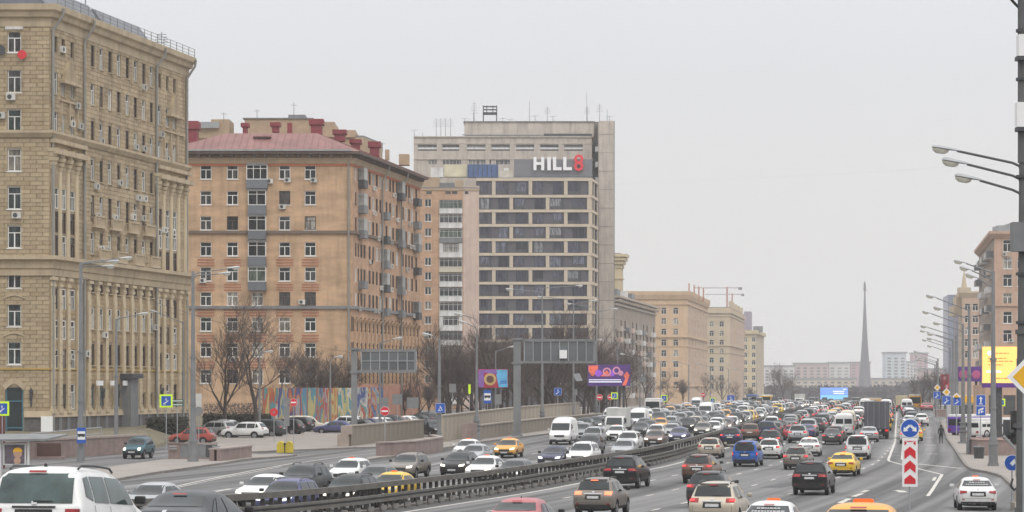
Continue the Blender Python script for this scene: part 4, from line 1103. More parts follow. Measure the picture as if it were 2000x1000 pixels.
# obelisk: concave swept titanium plume with a rocket on top
DO = 2360.0; ob = thing('obelisk', 'tall tapering grey titanium obelisk with a rocket at its tip in the distance', 'monument', (at(1689, DO), DO, h(0, DO)-1))
mo = mat('titanium', (.085, .08, .10), .5, .1, .05, metal=.3)
g = MB(); sec = []; prof = [(775, 15), (760, 13.2), (740, 11.3), (720, 9.6), (700, 7.9), (680, 6.5), (660, 5.2), (640, 4.2), (620, 3.2), (600, 2.4), (580, 1.7), (568, 1.2)]
kx = DO/F; z_b = ob.location.z; vs = []; nseg = 8
for (py, hw) in prof:
    zz = zat(py, DO)-z_b; zz = 0 if py == 775 else zz
    for k in range(nseg):
        a_ = 2*math.pi*k/nseg+math.pi/8; vs.append((hw*kx*1.05*math.cos(a_), hw*kx*1.05*math.sin(a_)*1.2, zz))
fs = []
for i in range(len(prof)-1):
    for k in range(nseg): fs.append((i*nseg+k, i*nseg+(k+1) % nseg, (i+1)*nseg+(k+1) % nseg, (i+1)*nseg+k))
g.add(vs, fs); add('plume', g.mesh('plume', mo), ob)
g = MB(); zt = zat(568, DO)-z_b; g.tube((0,0,zt), (0,0,zt+5.5), 1.25, 1.1, 8); g.tube((0,0,zt+5.5), (0,0,zt+9.6), 1.1, .1, 8)
for k in range(4):
    a_ = k*math.pi/2; g.tube((0,0,zt+2.4), (2.2*math.cos(a_), 2.2*math.sin(a_), zt-.8), .5, .2, 4)
add('rocket', g.mesh('rocket', mo), ob)
# LED hoarding far ahead
def pbox(name, label, cat, x0, x1, y0, y1, Y, dep, m, group=None):
    g = MB(); X0, X1 = at(x0, Y), at(x1, Y); z0, z1 = zat(y1, Y), zat(y0, Y)
    o = thing(name, label, cat, ((X0+X1)/2, Y, z0), 0, group)
    g.box(-(X1-X0)/2, (X1-X0)/2, 0, dep, 0, z1-z0); return o, add('panel', g.mesh('panel', m), o), (X1-X0)/2, z1-z0
o, p_, hw, hz = pbox('led_billboard', 'glowing blue LED billboard at the far end of the road', 'billboard', 1603, 1656, 757, 780, 1150, 2, mat('led_blue', (.1, .2, .6), .5, .15, .15, emit=(.16, .36, .9), es=.75))
g = MB(); g.box(-hw, hw, -.1, -.02, 0, hz*.35); add('picture', g.mesh('picture', mat('led_cyan', (.1, .4, .7), .5, .1, 1, emit=(.25, .6, .95), es=.7)), o)
g = MB(); g.box(-hw*.1, hw*.75, -.12, -.02, hz*.62, hz*.72); g.box(-hw*.05, hw*.7, -.12, -.02, hz*.45, hz*.55); g.box(hw*.65, hw*.9, -.12, -.02, hz*.82, hz*.9)
add('text_line', g.mesh('text_line', mat('led_white', (.7, .7, .8), .5, .0, 1, emit=(.8, .8, .9), es=.7)), o)
g = MB(); g.box(-1, 1, .5, 1.5, -zat(780, 1150)+h(145, 1150), 0); add('post', g.mesh('post', grey_mt), o)
# raised monorail track curving in behind the trees on the right
mr = thing('monorail_viaduct', 'dark elevated rail track curving in from the right behind the bare trees', 'viaduct', (at(1745, 2000), 2000, zat(757, 2000)))
g = MB(); pts = [(1735, 758.5), (1765, 757), (1795, 753), (1825, 747), (1850, 740), (1870, 734)]
for i in range(len(pts)-1):
    Ya, Yb = 2000-i*110, 2000-(i+1)*110
    A_ = Vector((at(pts[i][0], Ya), Ya, zat(pts[i][1], Ya)))-mr.location; B_ = Vector((at(pts[i+1][0], Yb), Yb, zat(pts[i+1][1], Yb)))-mr.location
    g.add([A_+Vector(q) for q in ((0,-1.5,-1.1), (0,1.5,-1.1), (0,1.5,1.1), (0,-1.5,1.1))]+[B_+Vector(q) for q in ((0,-1.5,-1.1), (0,1.5,-1.1), (0,1.5,1.1), (0,-1.5,1.1))],
          [(0,1,2,3), (7,6,5,4), (0,4,5,1), (1,5,6,2), (2,6,7,3), (3,7,4,0)])
add('beam', g.mesh('beam', mat('track_dark', (.09, .09, .12), .8, .15, .1)), mr)
for i in range(1, 6):
    Ya = 2000-i*110; X_, Z_ = at(pts[i][0], Ya), zat(pts[i][1], Ya); g = MB(); zz = h(X_, Ya)-1
    g.box(-.9, .9, -.9, .9, zz-Z_, -1.1); add('support', g.mesh('support', concrete), mr, T((X_-mr.location.x, Ya-mr.location.y, Z_-mr.location.z)))
# tower cranes
for (x, y0, y1, Y, jl) in ((1420, 560, 602, 1500, 22), (1430, 573, 600, 1700, 20)):
    X_ = at(x, Y); zb = h(0, Y)-1
    o = thing('tower_crane', 'distant tower crane over the cream block, '+('taller' if y0 < 565 else 'shorter')+' of the two', 'crane', (X_, Y, zb), 0, 'cranes over the far blocks')
    g = MB(); H_ = zat(y0, Y)-zb; g.box(-.5, .5, -.5, .5, 0, H_); add('mast', g.mesh('mast', mat('crane_pink', (.45, .22, .2), .7, .1, 1)), o)
    g = MB(); g.box(-jl*.9, jl*.4, -.3, .3, H_-.9, H_-.45); add('jib', g.mesh('jib', mat('crane_grey', (.3, .26, .27), .7, .1, 1)), o)
    g = MB(); g.box(jl*.3, jl*.4, -.6, .6, H_-1.8, H_-.3); add('counterweight', g.mesh('counterweight', grey_mt), o)
# ------------------------------------------------------------------ terrace, low walls, fence, hedge
def wall_run(name, label, cat, pts, hh, th, m, capm=None, caph=.14, nseg=1, panel=None):
    """wall along ground points [(X,Y),...]; thickness to the left of travel; a top cap; panels are separate slabs"""
    x0, y0 = pts[0]; o = thing(name, label, cat, (x0, y0, h(x0, y0)))
    for i in range(len(pts)-1):
        a = Vector(pts[i]); b = Vector(pts[i+1]); L_ = (b-a).length; n = max(1, round(L_/(panel or L_)))
        za = h(*a); zb = h(*b)
        for k in range(n):
            p = a+(b-a)*k/n; q = a+(b-a)*(k+1)/n; M = facmat(p-a, q-a)
            lz = h(p.x, p.y)-o.location.z; lw_ = (q-p).length
            g = MB(); sl = h(q.x, q.y)-h(p.x, p.y); hv = hh if not callable(hh) else hh((p.y+q.y)/2)
            g.add([(0.01,0,-.4),(lw_-.01,0,-.4),(lw_-.01,th,-.4),(0.01,th,-.4),(0.01,0,hv),(lw_-.01,0,hv+sl),(lw_-.01,th,hv+sl),(0.01,th,hv)],
                  [(0,3,2,1),(4,5,6,7),(0,1,5,4),(1,2,6,5),(2,3,7,6),(3,0,4,7)])
            MM = T((a.x-x0, a.y-y0, lz)) @ M
            add('wall_panel', g.mesh('wall_panel', m), o, MM)
            if capm:
                g = MB(); e_ = .08
                g.add([(0,-e_,hv+.002),(lw_,-e_,hv+sl+.002),(lw_,th+e_,hv+sl+.002),(0,th+e_,hv+.002),(0,-e_,hv+caph),(lw_,-e_,hv+sl+caph),(lw_,th+e_,hv+sl+caph),(0,th+e_,hv+caph)],
                      [(0,3,2,1),(4,5,6,7),(0,1,5,4),(1,2,6,5),(2,3,7,6),(3,0,4,7)])
                add('coping', g.mesh('coping', capm), o, MM)
    return o
gp_ = gp
# terrace in front of the limestone block
ta, tb = gp(40, 899), gp(287, 884); tdir = (Vector(tb)-Vector(ta)).normalized()
wall_run('terrace_wall', 'long low pink granite wall below the limestone block', 'wall', [tuple(Vector(ta)-tdir*14), tb], 1.4, .4, granite_p, mat('granite_cap', (.33, .27, .24), .7, .15, 1.5), .18, panel=2.4)
ey, ex = tb[1], tb[0]
vs = []; ys_ = [150+6*i for i in range(30)]
def terr_edge(Y):    # right/front edge of the raised ground
    t = (Y-tb[1])
    if t <= 0: return tb[0]+tdir.x/tdir.y*t-.3*0
    return tb[0]-.05*t
g = MB(); rows_ = []
for Y in ys_:
    e_ = terr_edge(Y); z = h(e_, Y)
    rows_.append([(-75, Y, z+.95), (e_-3.4, Y, z+1.2), (e_-.5, Y, z+(1.3 if Y <= tb[1] else .25)), (e_-.2, Y, z-.3)])
vs = [v for r in rows_ for v in r]; fs = []
for i in range(len(rows_)-1):
    for j in range(3): a_ = i*4+j; fs.append((a_, a_+1, a_+5, a_+4))
g.add(vs, fs); me = g.mesh('lawn_terrace', grass_m); struct('lawn_terrace', me)
# brown fence section and step by the bus shelter
o = thing('barrier_panel', 'dark brown corrugated barrier panel below the terrace wall', 'barrier', (*gp(94, 897), h(*gp(94, 897))))
g = MB()
for k in range(12): g.box(-.95+k*.16, -.95+k*.16+.13, -.06, .06, .25, 1.25)
g.box(-1.0, 1.0, -.03, .03, .2, 1.2); add('panel', g.mesh('panel', mat('brown_sheet', (.09, .045, .035), .7, .15, 1)), o)
g = MB(); g.box(-1.1, 1.3, -.5, .4, 0, .22); add('foot', g.mesh('foot', granite_p), o)
o = thing('guard_railing', 'thin grey metal railing running along the terrace behind the bus stop sign', 'railing', (*gp(60, 893), h(*gp(60, 893))+1.3))
g = MB(); A_ = Vector((0, 0, .55)); B_ = Vector((4.6, 6, .95)); g.tube(A_, B_, .05, .05, 6); g.tube(A_-Vector((0,0,.5)), B_-Vector((0,0,.5)), .04, .04, 6); add('rail', g.mesh('rail', grey_lt), o)
g = MB(); g.tube((0,0,-.4), (0,0,.55), .04, .04, 6); pm_ = g.mesh('post', grey_lt)
for k in range(4): add('post', pm_, o, T((4.6*k/3, 6*k/3, .4*k/3)))
def leafmass(name, label, cat, boxes, n, sz, m, kind=None):
    """clipped hedge or shrub: thousands of small leaf faces through the volume"""
    r_ = random.Random(sum(map(ord, label))); cx_, cy_, cz_ = boxes[0][0], boxes[0][2], boxes[0][4]
    g = MB()
    for (x0, x1, y0, y1, z0, z1) in boxes:
        for k in range(n):
            p = Vector((r_.uniform(x0, x1)-cx_, r_.uniform(y0, y1)-cy_, r_.uniform(z0, z1)-cz_+r_.uniform(-.05, .12)))
            a_ = Vector((r_.uniform(-1, 1), r_.uniform(-1, 1), r_.uniform(-1, 1))).normalized(); b_ = a_.orthogonal().normalized()
            s_ = sz*r_.uniform(.5, 1.4); g.add([p-a_*s_, p+b_*s_*.6, p+a_*s_, p-b_*s_*.6], [(0, 1, 2, 3)])
    o = thing(name, label, cat, (cx_, cy_, cz_)); add('foliage', g.mesh('foliage', m), o); return o
hm = mat('hedge_dark', (.035, .035, .022), .95, .5, 2)
X0, Y0 = at(285, 252), 252
leafmass('hedge', 'dark clipped hedge between the limestone block and the red parked car', 'hedge', [(X0, X0+3.1, Y0, Y0+9, h(X0, Y0)+.2, h(X0, Y0)+2.1)], 9000, .16, hm)
X0, Y0 = at(395, 285), 285
leafmass('hedge', 'long low dark hedge behind the parked cars below the bare trees', 'hedge', [(X0, X0+7.4, Y0, Y0+3, h(X0, Y0), h(X0, Y0)+1.9)], 7000, .18, hm)
# iron railings behind the parked cars
def ironfence(label, a, b, hh, step=.35):
    o = thing('iron_fence', label, 'fence', (*a, h(*a))); d = Vector(b)-Vector(a); L_ = d.length; M = facmat((0, 0), d)
    dz = h(*b)-h(*a); n = int(L_/step)
    g = MB(); g.box(-.015, .015, -.015, .015, 0, hh); bm_ = g.mesh('bar', black_m)
    if n <= 290:
        for k in range(n): add('bar', bm_, o, M @ T((k*step, 0, dz*k/n)))
    g = MB()
    for z in (.15, hh-.15): g.add([(0,-.02,z),(L_,-.02,z+dz),(L_,.02,z+dz),(0,.02,z),(0,-.02,z+.05),(L_,-.02,z+dz+.05),(L_,.02,z+dz+.05),(0,.02,z+.05)], [(0,3,2,1),(4,5,6,7),(0,1,5,4),(1,2,6,5),(2,3,7,6),(3,0,4,7)])
    add('rail', g.mesh('rail', black_m), o)
ironfence('black iron fence under the trees left of the mural', (at(430, 292), 292), (at(515, 292), 292), 2.2)
ironfence('black iron fence in front of the park trees', (at(850, 345), 345), (at(1200, 370), 370), 1.9)

# subway entrance walls (open stairwells edged with pink granite)
def box_wall(label, pts, hh, m, th=.35):
    wall_run('stairwell_wall', label, 'stairwell', pts, hh, th, m, mat('granite_cap', (.33, .27, .24)), .12)
a, b, c, d = gp(432, 904), gp(492, 896), gp(328, 900), gp(385, 899)
box_wall('pink granite parapet box of the subway entrance beside the lamp pedestal', [a, b, (b[0]-.9, b[1]+.3), (a[0]-.9, a[1]+.3)], .95, granite_p)
o = thing('stairwell_wall', 'dark grey panelled stairwell wall with silver handrail ends by the lamp pedestal', 'stairwell', (c[0], c[1], h(*c)+.14))
W_ = (at(425, c[1])-c[0]); g = MB(); g.box(0, W_, 0, .25, 0, .12); add('foot', g.mesh('foot', granite_p), o)
for k in range(4):
    g = MB(); g.box(W_*k/4+.02, W_*(k+1)/4-.02, .02, .2, .12, 1.15-.02*k); add('wall_panel', g.mesh('wall_panel', [granite_p, grey_mt, grey_mt, grey_dk][k]), o)
g = MB(); g.box(0, W_, -.05, .3, 1.15, 1.24); add('coping', g.mesh('coping', granite_p), o)
for x in (.1, W_*.9):
    g = MB(); g.tube((x, -.2, .95), (x+.6, -.2, .95), .05, .05, 6); g.tube((x, -.2, .75), (x+.6, -.2, .75), .05, .05, 6); add('handrail', g.mesh('handrail', grey_lt), o)
box_wall('dark pink granite parapet box of the subway entrance on the traffic island', [gp(741, 894), gp(812, 890.5), gp(866, 881), (gp(866, 881)[0]-1, gp(866, 881)[1]+7)], 1.12, granite_p)
# retaining walls of the underpass ramp
w1a, w1b = gp(686, 874), gp(828, 857)
wall_run('ramp_wall', 'brown concrete ramp wall below the left sign gantry', 'wall', [w1a, w1b], 1.85, .5, wall_rt, mat('wall_cap', (.30, .26, .215), .85, .12, 1), .12, panel=1.9)
wp_ = gp(676, 875)
o = thing('wall_pier', 'stepped pinkish stone pier at the near end of the brown ramp wall', 'pier', (*wp_, h(*wp_)))
g = MB(); g.box(-.75, .2, -.4, 1.2, 0, 1.2); g.box(-.45, .45, -.2, 1.6, 1.2, 1.95); add('block', g.mesh('block', mat('pier_stone', (.33, .27, .23), .85, .15, 1)), o)
w2a = gp(866, 869); w2b = gp(1060, 843.5); w2c = gp(1180, 831)
wall_run('ramp_wall', 'pale beige upper ramp wall right of the black car', 'wall', [(w2a[0]-.2, w2a[1]+5), (w2b[0]-2.2, w2b[1]+14), (w2c[0]-2.5, w2c[1]+20)], 2.55, .5, wall_rl, mat('wall_cap', (.30, .26, .215)), .12, panel=2.6)
wall_run('ramp_wall', 'brown lower ramp wall along the kerb behind the yellow taxi', 'wall', [gp(930, 862), w2b, w2c], 1.45, .45, wall_rt, mat('wall_cap', (.30, .26, .215)), .12, panel=2.2)
o = thing('wall_pier', 'pinkish square pier where the brown lower wall begins', 'pier', (*gp(921, 866), h(*gp(921, 866))))
g = MB(); g.box(-.9, .5, -.4, .8, 0, 1.9); add('block', g.mesh('block', granite_p), o)

# mural hoarding: separate sheets, each with its own abstract print
def mural_mat(i):
    m = bpy.data.materials.new('mural_print'); m.use_nodes = True; N = m.node_tree.nodes; L = m.node_tree.links; b = N['Principled BSDF']; b.inputs['Roughness'].default_value = .6
    co = N.new('ShaderNodeTexCoord'); mp = N.new('ShaderNodeMapping'); n = N.new('ShaderNodeTexNoise'); n.inputs['Scale'].default_value = 1.0; n.inputs['Detail'].default_value = 6; n.inputs['Distortion'].default_value = .15
    mp.inputs['Location'].default_value = (i*7.3, 0, i*3.1); mp.inputs['Rotation'].default_value = (0, R(28 if i > 4 else -6+3*i), 0); mp.inputs['Scale'].default_value = (1.0, 1, .12 if i < 5 else .3)
    L.new(co.outputs['Object'], mp.inputs[0]); L.new(mp.outputs[0], n.inputs['Vector'])
    rp = N.new('ShaderNodeValToRGB'); rp.color_ramp.interpolation = 'CONSTANT'
    pal = [(.06,.08,.22), (.42,.36,.16), (.36,.09,.05), (.48,.45,.42), (.09,.24,.25), (.42,.16,.06), (.10,.07,.15), (.27,.28,.31), (.09,.19,.30), (.32,.06,.06)]
    r_ = random.Random(i*5+2); e = rp.color_ramp.elements; n_ = 9
    while len(e) > 1: e.remove(e[-1])
    e[0].position = .33; e[0].color = (*pal[r_.randrange(10)], 1)
    for k in range(1, n_):
        q = e.new(.33+.34*k/n_); q.color = (*pal[r_.randrange(10)], 1)
    L.new(n.outputs[0], rp.inputs[0]); L.new(rp.outputs[0], b.inputs['Base Color']); return m
YM = 300.0; xa, xb = at(513, YM), at(748, YM); zb_ = h(xa, YM)
mu = thing('mural_hoarding', 'tall hoarding painted with bright abstract streaks behind the parked cars', 'hoarding', (xa, YM, zb_))
npan = 8; pw = (xb-xa)/npan; hzz = zat(757.5, YM)-zb_
for i in range(npan):
    g = MB(); g.box(.02, pw-.02, 0, .06, .1, hzz+(.05 if i > 5 else 0)); add('print_sheet', g.mesh('print_sheet', mural_mat(i)), mu, T((pw*i, 0, 0)))
g = MB()
for i in range(npan+1): g.box(pw*i-.05, pw*i+.05, .08, .18, -.1, hzz)
add('frame', g.mesh('frame', grey_mt), mu)

# ------------------------------------------------------------------ median guard rails
md = thing('median_barrier', 'grey brown steel median barrier of upright posts under a thick top rail', 'barrier', (xm(62), 62, h(xm(62), 62)))
mz = md.location.copy()
def mpt(o_, Y, z=0): X = xm(Y)+o_; return Vector((X, Y, h(X, Y)+z))-mz
def rail(off, y0, y1, z0, z1, wd, name, parent, st=3.0, m=rust_mt):
    g = MB(); n = int((y1-y0)/st)+1; vs = []; fs = []
    for i in range(n+1):
        Y = y0+(y1-y0)*i/n; sx = xslope(Y)
        for (o_, z) in ((off-wd/2, z0), (off+wd/2, z0), (off+wd/2, z1), (off-wd/2, z1)): vs.append(mpt(o_, Y, z))
    for i in range(n):
        for j in range(4): fs.append((i*4+j, i*4+(j+1) % 4, (i+1)*4+(j+1) % 4, (i+1)*4+j))
    fs += [(3, 2, 1, 0), (n*4, n*4+1, n*4+2, n*4+3)]
    g.add(vs, fs); return add(name, g.mesh(name, m), parent)
rail(-.15, 62, 330, 1.02, 1.27, .24, 'top_rail', md); rail(-.15, 62, 330, .42, .6, .16, 'lower_rail', md)
rail(.0, 62, 330, 0, .1, .5, 'base_strip', md, m=kerbm)
g = MB(); g.box(-.08, .08, -.05, .05, 0, 1.02); pst = g.mesh('post', mat('dark_post', (.055, .05, .045), .7, .2, 1.5))
Y = 84.0; k = 0
while Y < 320 and k < 290:
    p = mpt(-.15, Y); add('post', pst, md, T(p) @ Matrix.Rotation(-math.atan(xslope(Y)), 4, 'Z')); Y += 1.1 if Y < 200 else 2.2; k += 1
md2 = thing('guard_rail', 'corrugated steel guard rail running along the outbound side of the median', 'barrier', tuple(mz))
rail(.64, 62, 420, .69, .80, .12, 'beam', md2); rail(.58, 62, 420, .60, .69, .04, 'groove_shade_web', md2, m=grey_dk); rail(.64, 62, 420, .46, .60, .12, 'beam', md2)  # web between the beams coloured dark to stand for groove shading
g = MB(); g.box(-.06, .06, -.06, .06, 0, .7); pst2 = g.mesh('post', rust_mt)
g = MB(); g.box(-.1, .16, -.09, .09, .1, .3); blk = g.mesh('reflector_block', mat('block_grey', (.26, .25, .235), .7, .2, 2))
Y = 84.0
while Y < 330:
    p = mpt(.52, Y); o = add('post', pst2, md2, T(p)); 
    if Y < 230: add('reflector_block', blk, o, T((.1, 0, 0)))
    Y += 2.0
# far end of the median: slim dark rail
md3 = thing('guard_rail', 'slim dark guard rail at the far end of the median', 'barrier', tuple(mz)); rail(-.1, 331, 470, .5, 1.05, .16, 'beam', md3, m=grey_dk)
rail(-.1, 331, 470, 0, .3, .1, 'base_strip', md3, m=kerbm)

# ------------------------------------------------------------------ street lamps
lampw = mat('lamp_shell', (.42, .43, .44), .45, .1, 2); lampg = mat('lamp_lens', (.55, .53, .45), .25, .1, 2)
def head_mesh():
    vs = []; st = [(0, .05, .04), (.15, .08, .07), (.45, .15, .10), (.75, .16, .12), (.95, .10, .09), (1.0, .03, .03)]; n = 8
    for (x, wy, hz) in st:
        for k in range(n):
            a_ = 2*math.pi*k/n; z = math.sin(a_)*hz; vs.append((-x, math.cos(a_)*wy, z if z > 0 else z*.35))
    fs = [(i*n+k, (i+1)*n+k, (i+1)*n+(k+1) % n, i*n+(k+1) % n) for i in range(len(st)-1) for k in range(n)]+[tuple(range(n)), tuple((len(st)-1)*n+n-1-k for k in range(n))]
    g = MB(); g.add(vs, fs); a_ = g.mesh('lamp_head', lampw, smooth=True)
    g = MB(); vs = []; st = [(0, .30, .13), (-.08, .28, .12), (-.16, .16, .08)]
    for (z, rx, ry) in st:
        for k in range(10): t = 2*math.pi*k/10; vs.append((-.68+rx*math.cos(t), ry*math.sin(t), z-.03))
    fs = [(i*10+k, (i+1)*10+k, (i+1)*10+(k+1) % 10, i*10+(k+1) % 10) for i in range(2) for k in range(10)]+[tuple(20+k for k in range(10))]
    g.add(vs, fs); return a_, g.mesh('lens', lampg, smooth=True)
HM, LM = head_mesh()
_pc = {}
def street_lamp(label, X, Y, top, heads, rz=0, r0=.16, base=None, group=None, m=grey_mt, cat='street lamp', zbase=None):
    """heads: list of (arm length, drop of root below pole top, arm rise, yaw)"""
    zb = (h(X, Y)+.1) if zbase is None else zbase; o = thing('street_lamp', label, cat, (X, Y, zb), rz, group); Ht = top-zb
    g = MB(); bh = 0
    if base == 'big':
        for (z0, z1, r_) in ((0, .25, .42), (.25, 1.5, .34), (1.5, 1.65, .38), (1.65, 2.0, .3), (2.0, 2.6, .25)): g.tube((0,0,z0), (0,0,z1), r_, r_*.96, 10)
        bh = 2.6
    elif base == 'orn':
        for (z0, z1, r_) in ((0, .2, .5), (.2, 1.1, .3), (1.1, 1.25, .42), (1.25, 1.5, .3), (1.5, 1.6, .46), (1.6, 1.9, .28), (1.9, 2.0, .4), (2.0, 2.4, .24)): g.tube((0,0,z0), (0,0,z1), r_, r_*.95, 10)
        bh = 2.4
    else:
        g.tube((0,0,0), (0,0,1.1), r0*1.5, r0*1.4, 10); bh = 1.1
    add('base', g.mesh('base', m), o)
    g = MB(); g.tube((0,0,bh), (0,0,Ht*.55), r0*1.15, r0*.95, 10); g.tube((0,0,Ht*.55), (0,0,Ht), r0*.85, r0*.6, 10)
    for z in (Ht*.3, Ht*.55): g.tube((0,0,z-.08), (0,0,z+.08), r0*1.3, r0*1.3, 10)
    add('pole', g.mesh('pole', m), o)
    for (ln, dr, rise, yaw) in heads:
        M = T((0, 0, Ht-dr)) @ Matrix.Rotation(yaw, 4, 'Z')
        key = (round(ln, 1), round(rise, 2))
        if key not in _pc:
            g = MB(); pts = [(0, 0, -.5), (-.1, 0, -.12), (-.35, 0, 0)]+[(-.35-(ln-.35)*k/4, 0, rise*(k/4)) for k in range(1, 5)]; g.path(pts, .045, 6); _pc[key] = g.mesh('arm', m)
        add('arm', _pc[key], o, M)
        hd = add('lamp_head', HM, o, M @ T((-ln+.1, 0, rise)) @ Matrix.Rotation(math.atan2(rise, ln)*.8, 4, 'Y')); add('lens', LM, hd)
    return o
# right-hand row, nearest first
X, Y = at(1997, 90), 90
nl = street_lamp('nearest dark lamp pole at the right edge, three heads on long arms', X, Y, zat(318, Y), [(2.3, .0, .42, 0), (1.95, .45, .4, 0), (1.5, .95, .33, 0)], r0=.2, m=mat('near_pole', (.10, .10, .10), .6, .15, 1, stain=.3), zbase=h(X, Y))
g = MB(); g.tube((0,0,zat(318, 90)-nl.location.z), (0,0,zat(-60, 90)-nl.location.z), .17, .17, 10); add('pole', g.mesh('pole', MATS['near_pole']), nl)
for (ya, yb, xa_, xb_, m_) in ((435, 492, 1973, 2030, grey_mt), (70, 112, 1985, 2012, sig_w), (202, 250, 1982, 2012, sig_w), (112, 120, 1982, 2000, grey_dk), (250, 258, 1982, 2000, grey_dk)):
    g = MB(); hw = (xb_-xa_)/F*Y/2; g.box(-hw, hw, -.35, .12, 0, (yb-ya)/F*Y)
    add('equipment_box', g.mesh('equipment_box', m_), nl, T((at((xa_+xb_)/2, Y)-X, -.1, zat(yb, Y)-nl.location.z)))
for k in range(7):
    zz = zat(60+k*95, Y)-nl.location.z; g = MB(); g.tube((0,0,zz-.05), (0,0,zz+.05), .24, .24, 10); add('clamp', g.mesh('clamp', grey_dk), nl)
g = MB(); g.path([(-.5, 0, zat(-8, 90)-nl.location.z), (-.3, 0, zat(5, 90)-nl.location.z), (0, 0, zat(22, 90)-nl.location.z)], .05, 6); add('cable', g.mesh('cable', black_m), nl)
RL = [(1940, 179, 530, [(1.9, 0, .55, 0), (1.5, .45, .5, 0), (1.1, .95, .45, 0)], 'big'),
      (1893, 205, 603, [(2.6, 0, .85, 0), (2.0, .7, .6, 0)], None), (1881, 236, 632, [(2.9, 0, .9, 0), (1.9, .6, .5, 0)], 'orn'),
      (1868, 268, 655, [(2.9, .0, .8, 0), (2.2, .6, .6, 0)], None), (1861, 300, 662, [(3.0, 0, .8, 0), (2.2, .7, .6, 0)], None),
      (1856, 340, 678, [(2.9, 0, .8, 0), (2.2, .6, .6, 0)], None), (1832, 395, 700, [(2.9, 0, .9, 0), (2.2, .7, .6, 0)], None), (1829, 450, 705, [(2.9, 0, .8, 0), (2.2, .6, .6, 0)], None),
      (1826, 510, 712, [(2.9, 0, .8, 0)], None), (1812, 580, 722, [(2.9, 0, .8, 0), (2.2, .6, .6, 0)], None), (1806, 680, 728, [(2.9, 0, .8, 0)], None)]
ordn = ['second', 'third', 'fourth', 'fifth', 'sixth', 'seventh', 'eighth', 'ninth', 'tenth', 'eleventh', 'twelfth']
for i, (px, Yl, ty, hd, bs) in enumerate(RL):
    street_lamp('grey street lamp, %s from the camera in the right-hand row' % ordn[i], at(px, Yl), Yl, zat(ty, Yl), hd, 0, .17 if i else .19, bs, 'street lamps on the right pavement')
# left-hand lamps: arms reach right over the road
def LL(px, Y, ty, heads, label, r0=.14, base=None): street_lamp(label, at(px, Y), Y, zat(ty, Y), heads, math.pi, r0, base, 'street lamps on the left side')
LL(158, 190, 512, [(2.9, 0, .3, .25), (2.2, .1, .1, -.3), (1.6, .3, .0, 0)], 'tall grey street lamp carrying the bus stop sign in front of the limestone block', .19)
LL(377, 188, 530, [(2.6, .1, .35, .3), (2.1, .3, .1, -.3)], 'tall street lamp on a thick grey pedestal beside the granite subway entrance', .18, 'big')
street_lamp('short arm street lamp leaning left over the forecourt beside the thick pedestal lamp', at(358, 262), 262, zat(628, 262), [(2.6, 0, .9, 0)], 0, .12, None, 'street lamps on the left side')
LL(227, 225, 622, [(1.9, 0, .35, 0)], 'thin street lamp before the limestone block portal', .16)
LL(507, 262, 690, [(.5, 0, .1, 0)], 'slim grey lamp post in front of the mural edge', .12)
LL(645, 280, 700, [(.5, 0, .1, 0)], 'slim lamp post before the middle of the mural', .12)
LL(742, 262, 668, [(1.4, 0, .3, 0)], 'lamp post behind the left sign gantry', .12)
LL(858, 232, 660, [(.7, 0, .2, math.pi)], 'lamp post carrying the blue wheelchair ramp sign', .17)
LL(931, 246, 650, [(1.3, -1.4, .3, math.pi), (.9, -.6, .3, math.pi)], 'ornate based street lamp left of the right sign gantry', .13, 'orn')
LL(1059, 300, 562, [(4.6, 0, .3, .5), (3.4, .5, .3, math.pi)], 'tall street lamp behind the right sign gantry', .14, 'orn')
LL(1120, 330, 585, [(3.8, 0, .3, math.pi), (2.2, .5, .3, 0)], 'street lamp behind the white van', .13)
LL(1165, 345, 600, [(3.2, 0, .4, math.pi), (2.0, .6, .3, 0)], 'street lamp crossing the left part of the purple billboard', .13, 'orn')
LL(1206, 380, 672, [(2.0, 0, .5, math.pi)], 'street lamp crossing the right part of the purple billboard', .12)
LL(1250, 420, 700, [(2.4, 0, .6, math.pi)], 'street lamp left of the white bus', .11)
LL(1290, 460, 706, [(2.2, 0, .5, math.pi)], 'street lamp right of the white bus', .11)
LL(968, 330, 685, [(1.6, 0, .4, 0)], 'street lamp above the red icon billboard', .11)
for i, (px, Yl) in enumerate(((1345, 520), (1387, 590), (1423, 680), (1453, 780), (1478, 900))):
    LL(px, Yl, 712+i*4, [(2.6, 0, .6, math.pi)], 'small distant street lamp, %s beyond the white bus on the left side' % ordn[i-1 if i else 0].replace('second', 'first' if i == 0 else 'second'), .11)

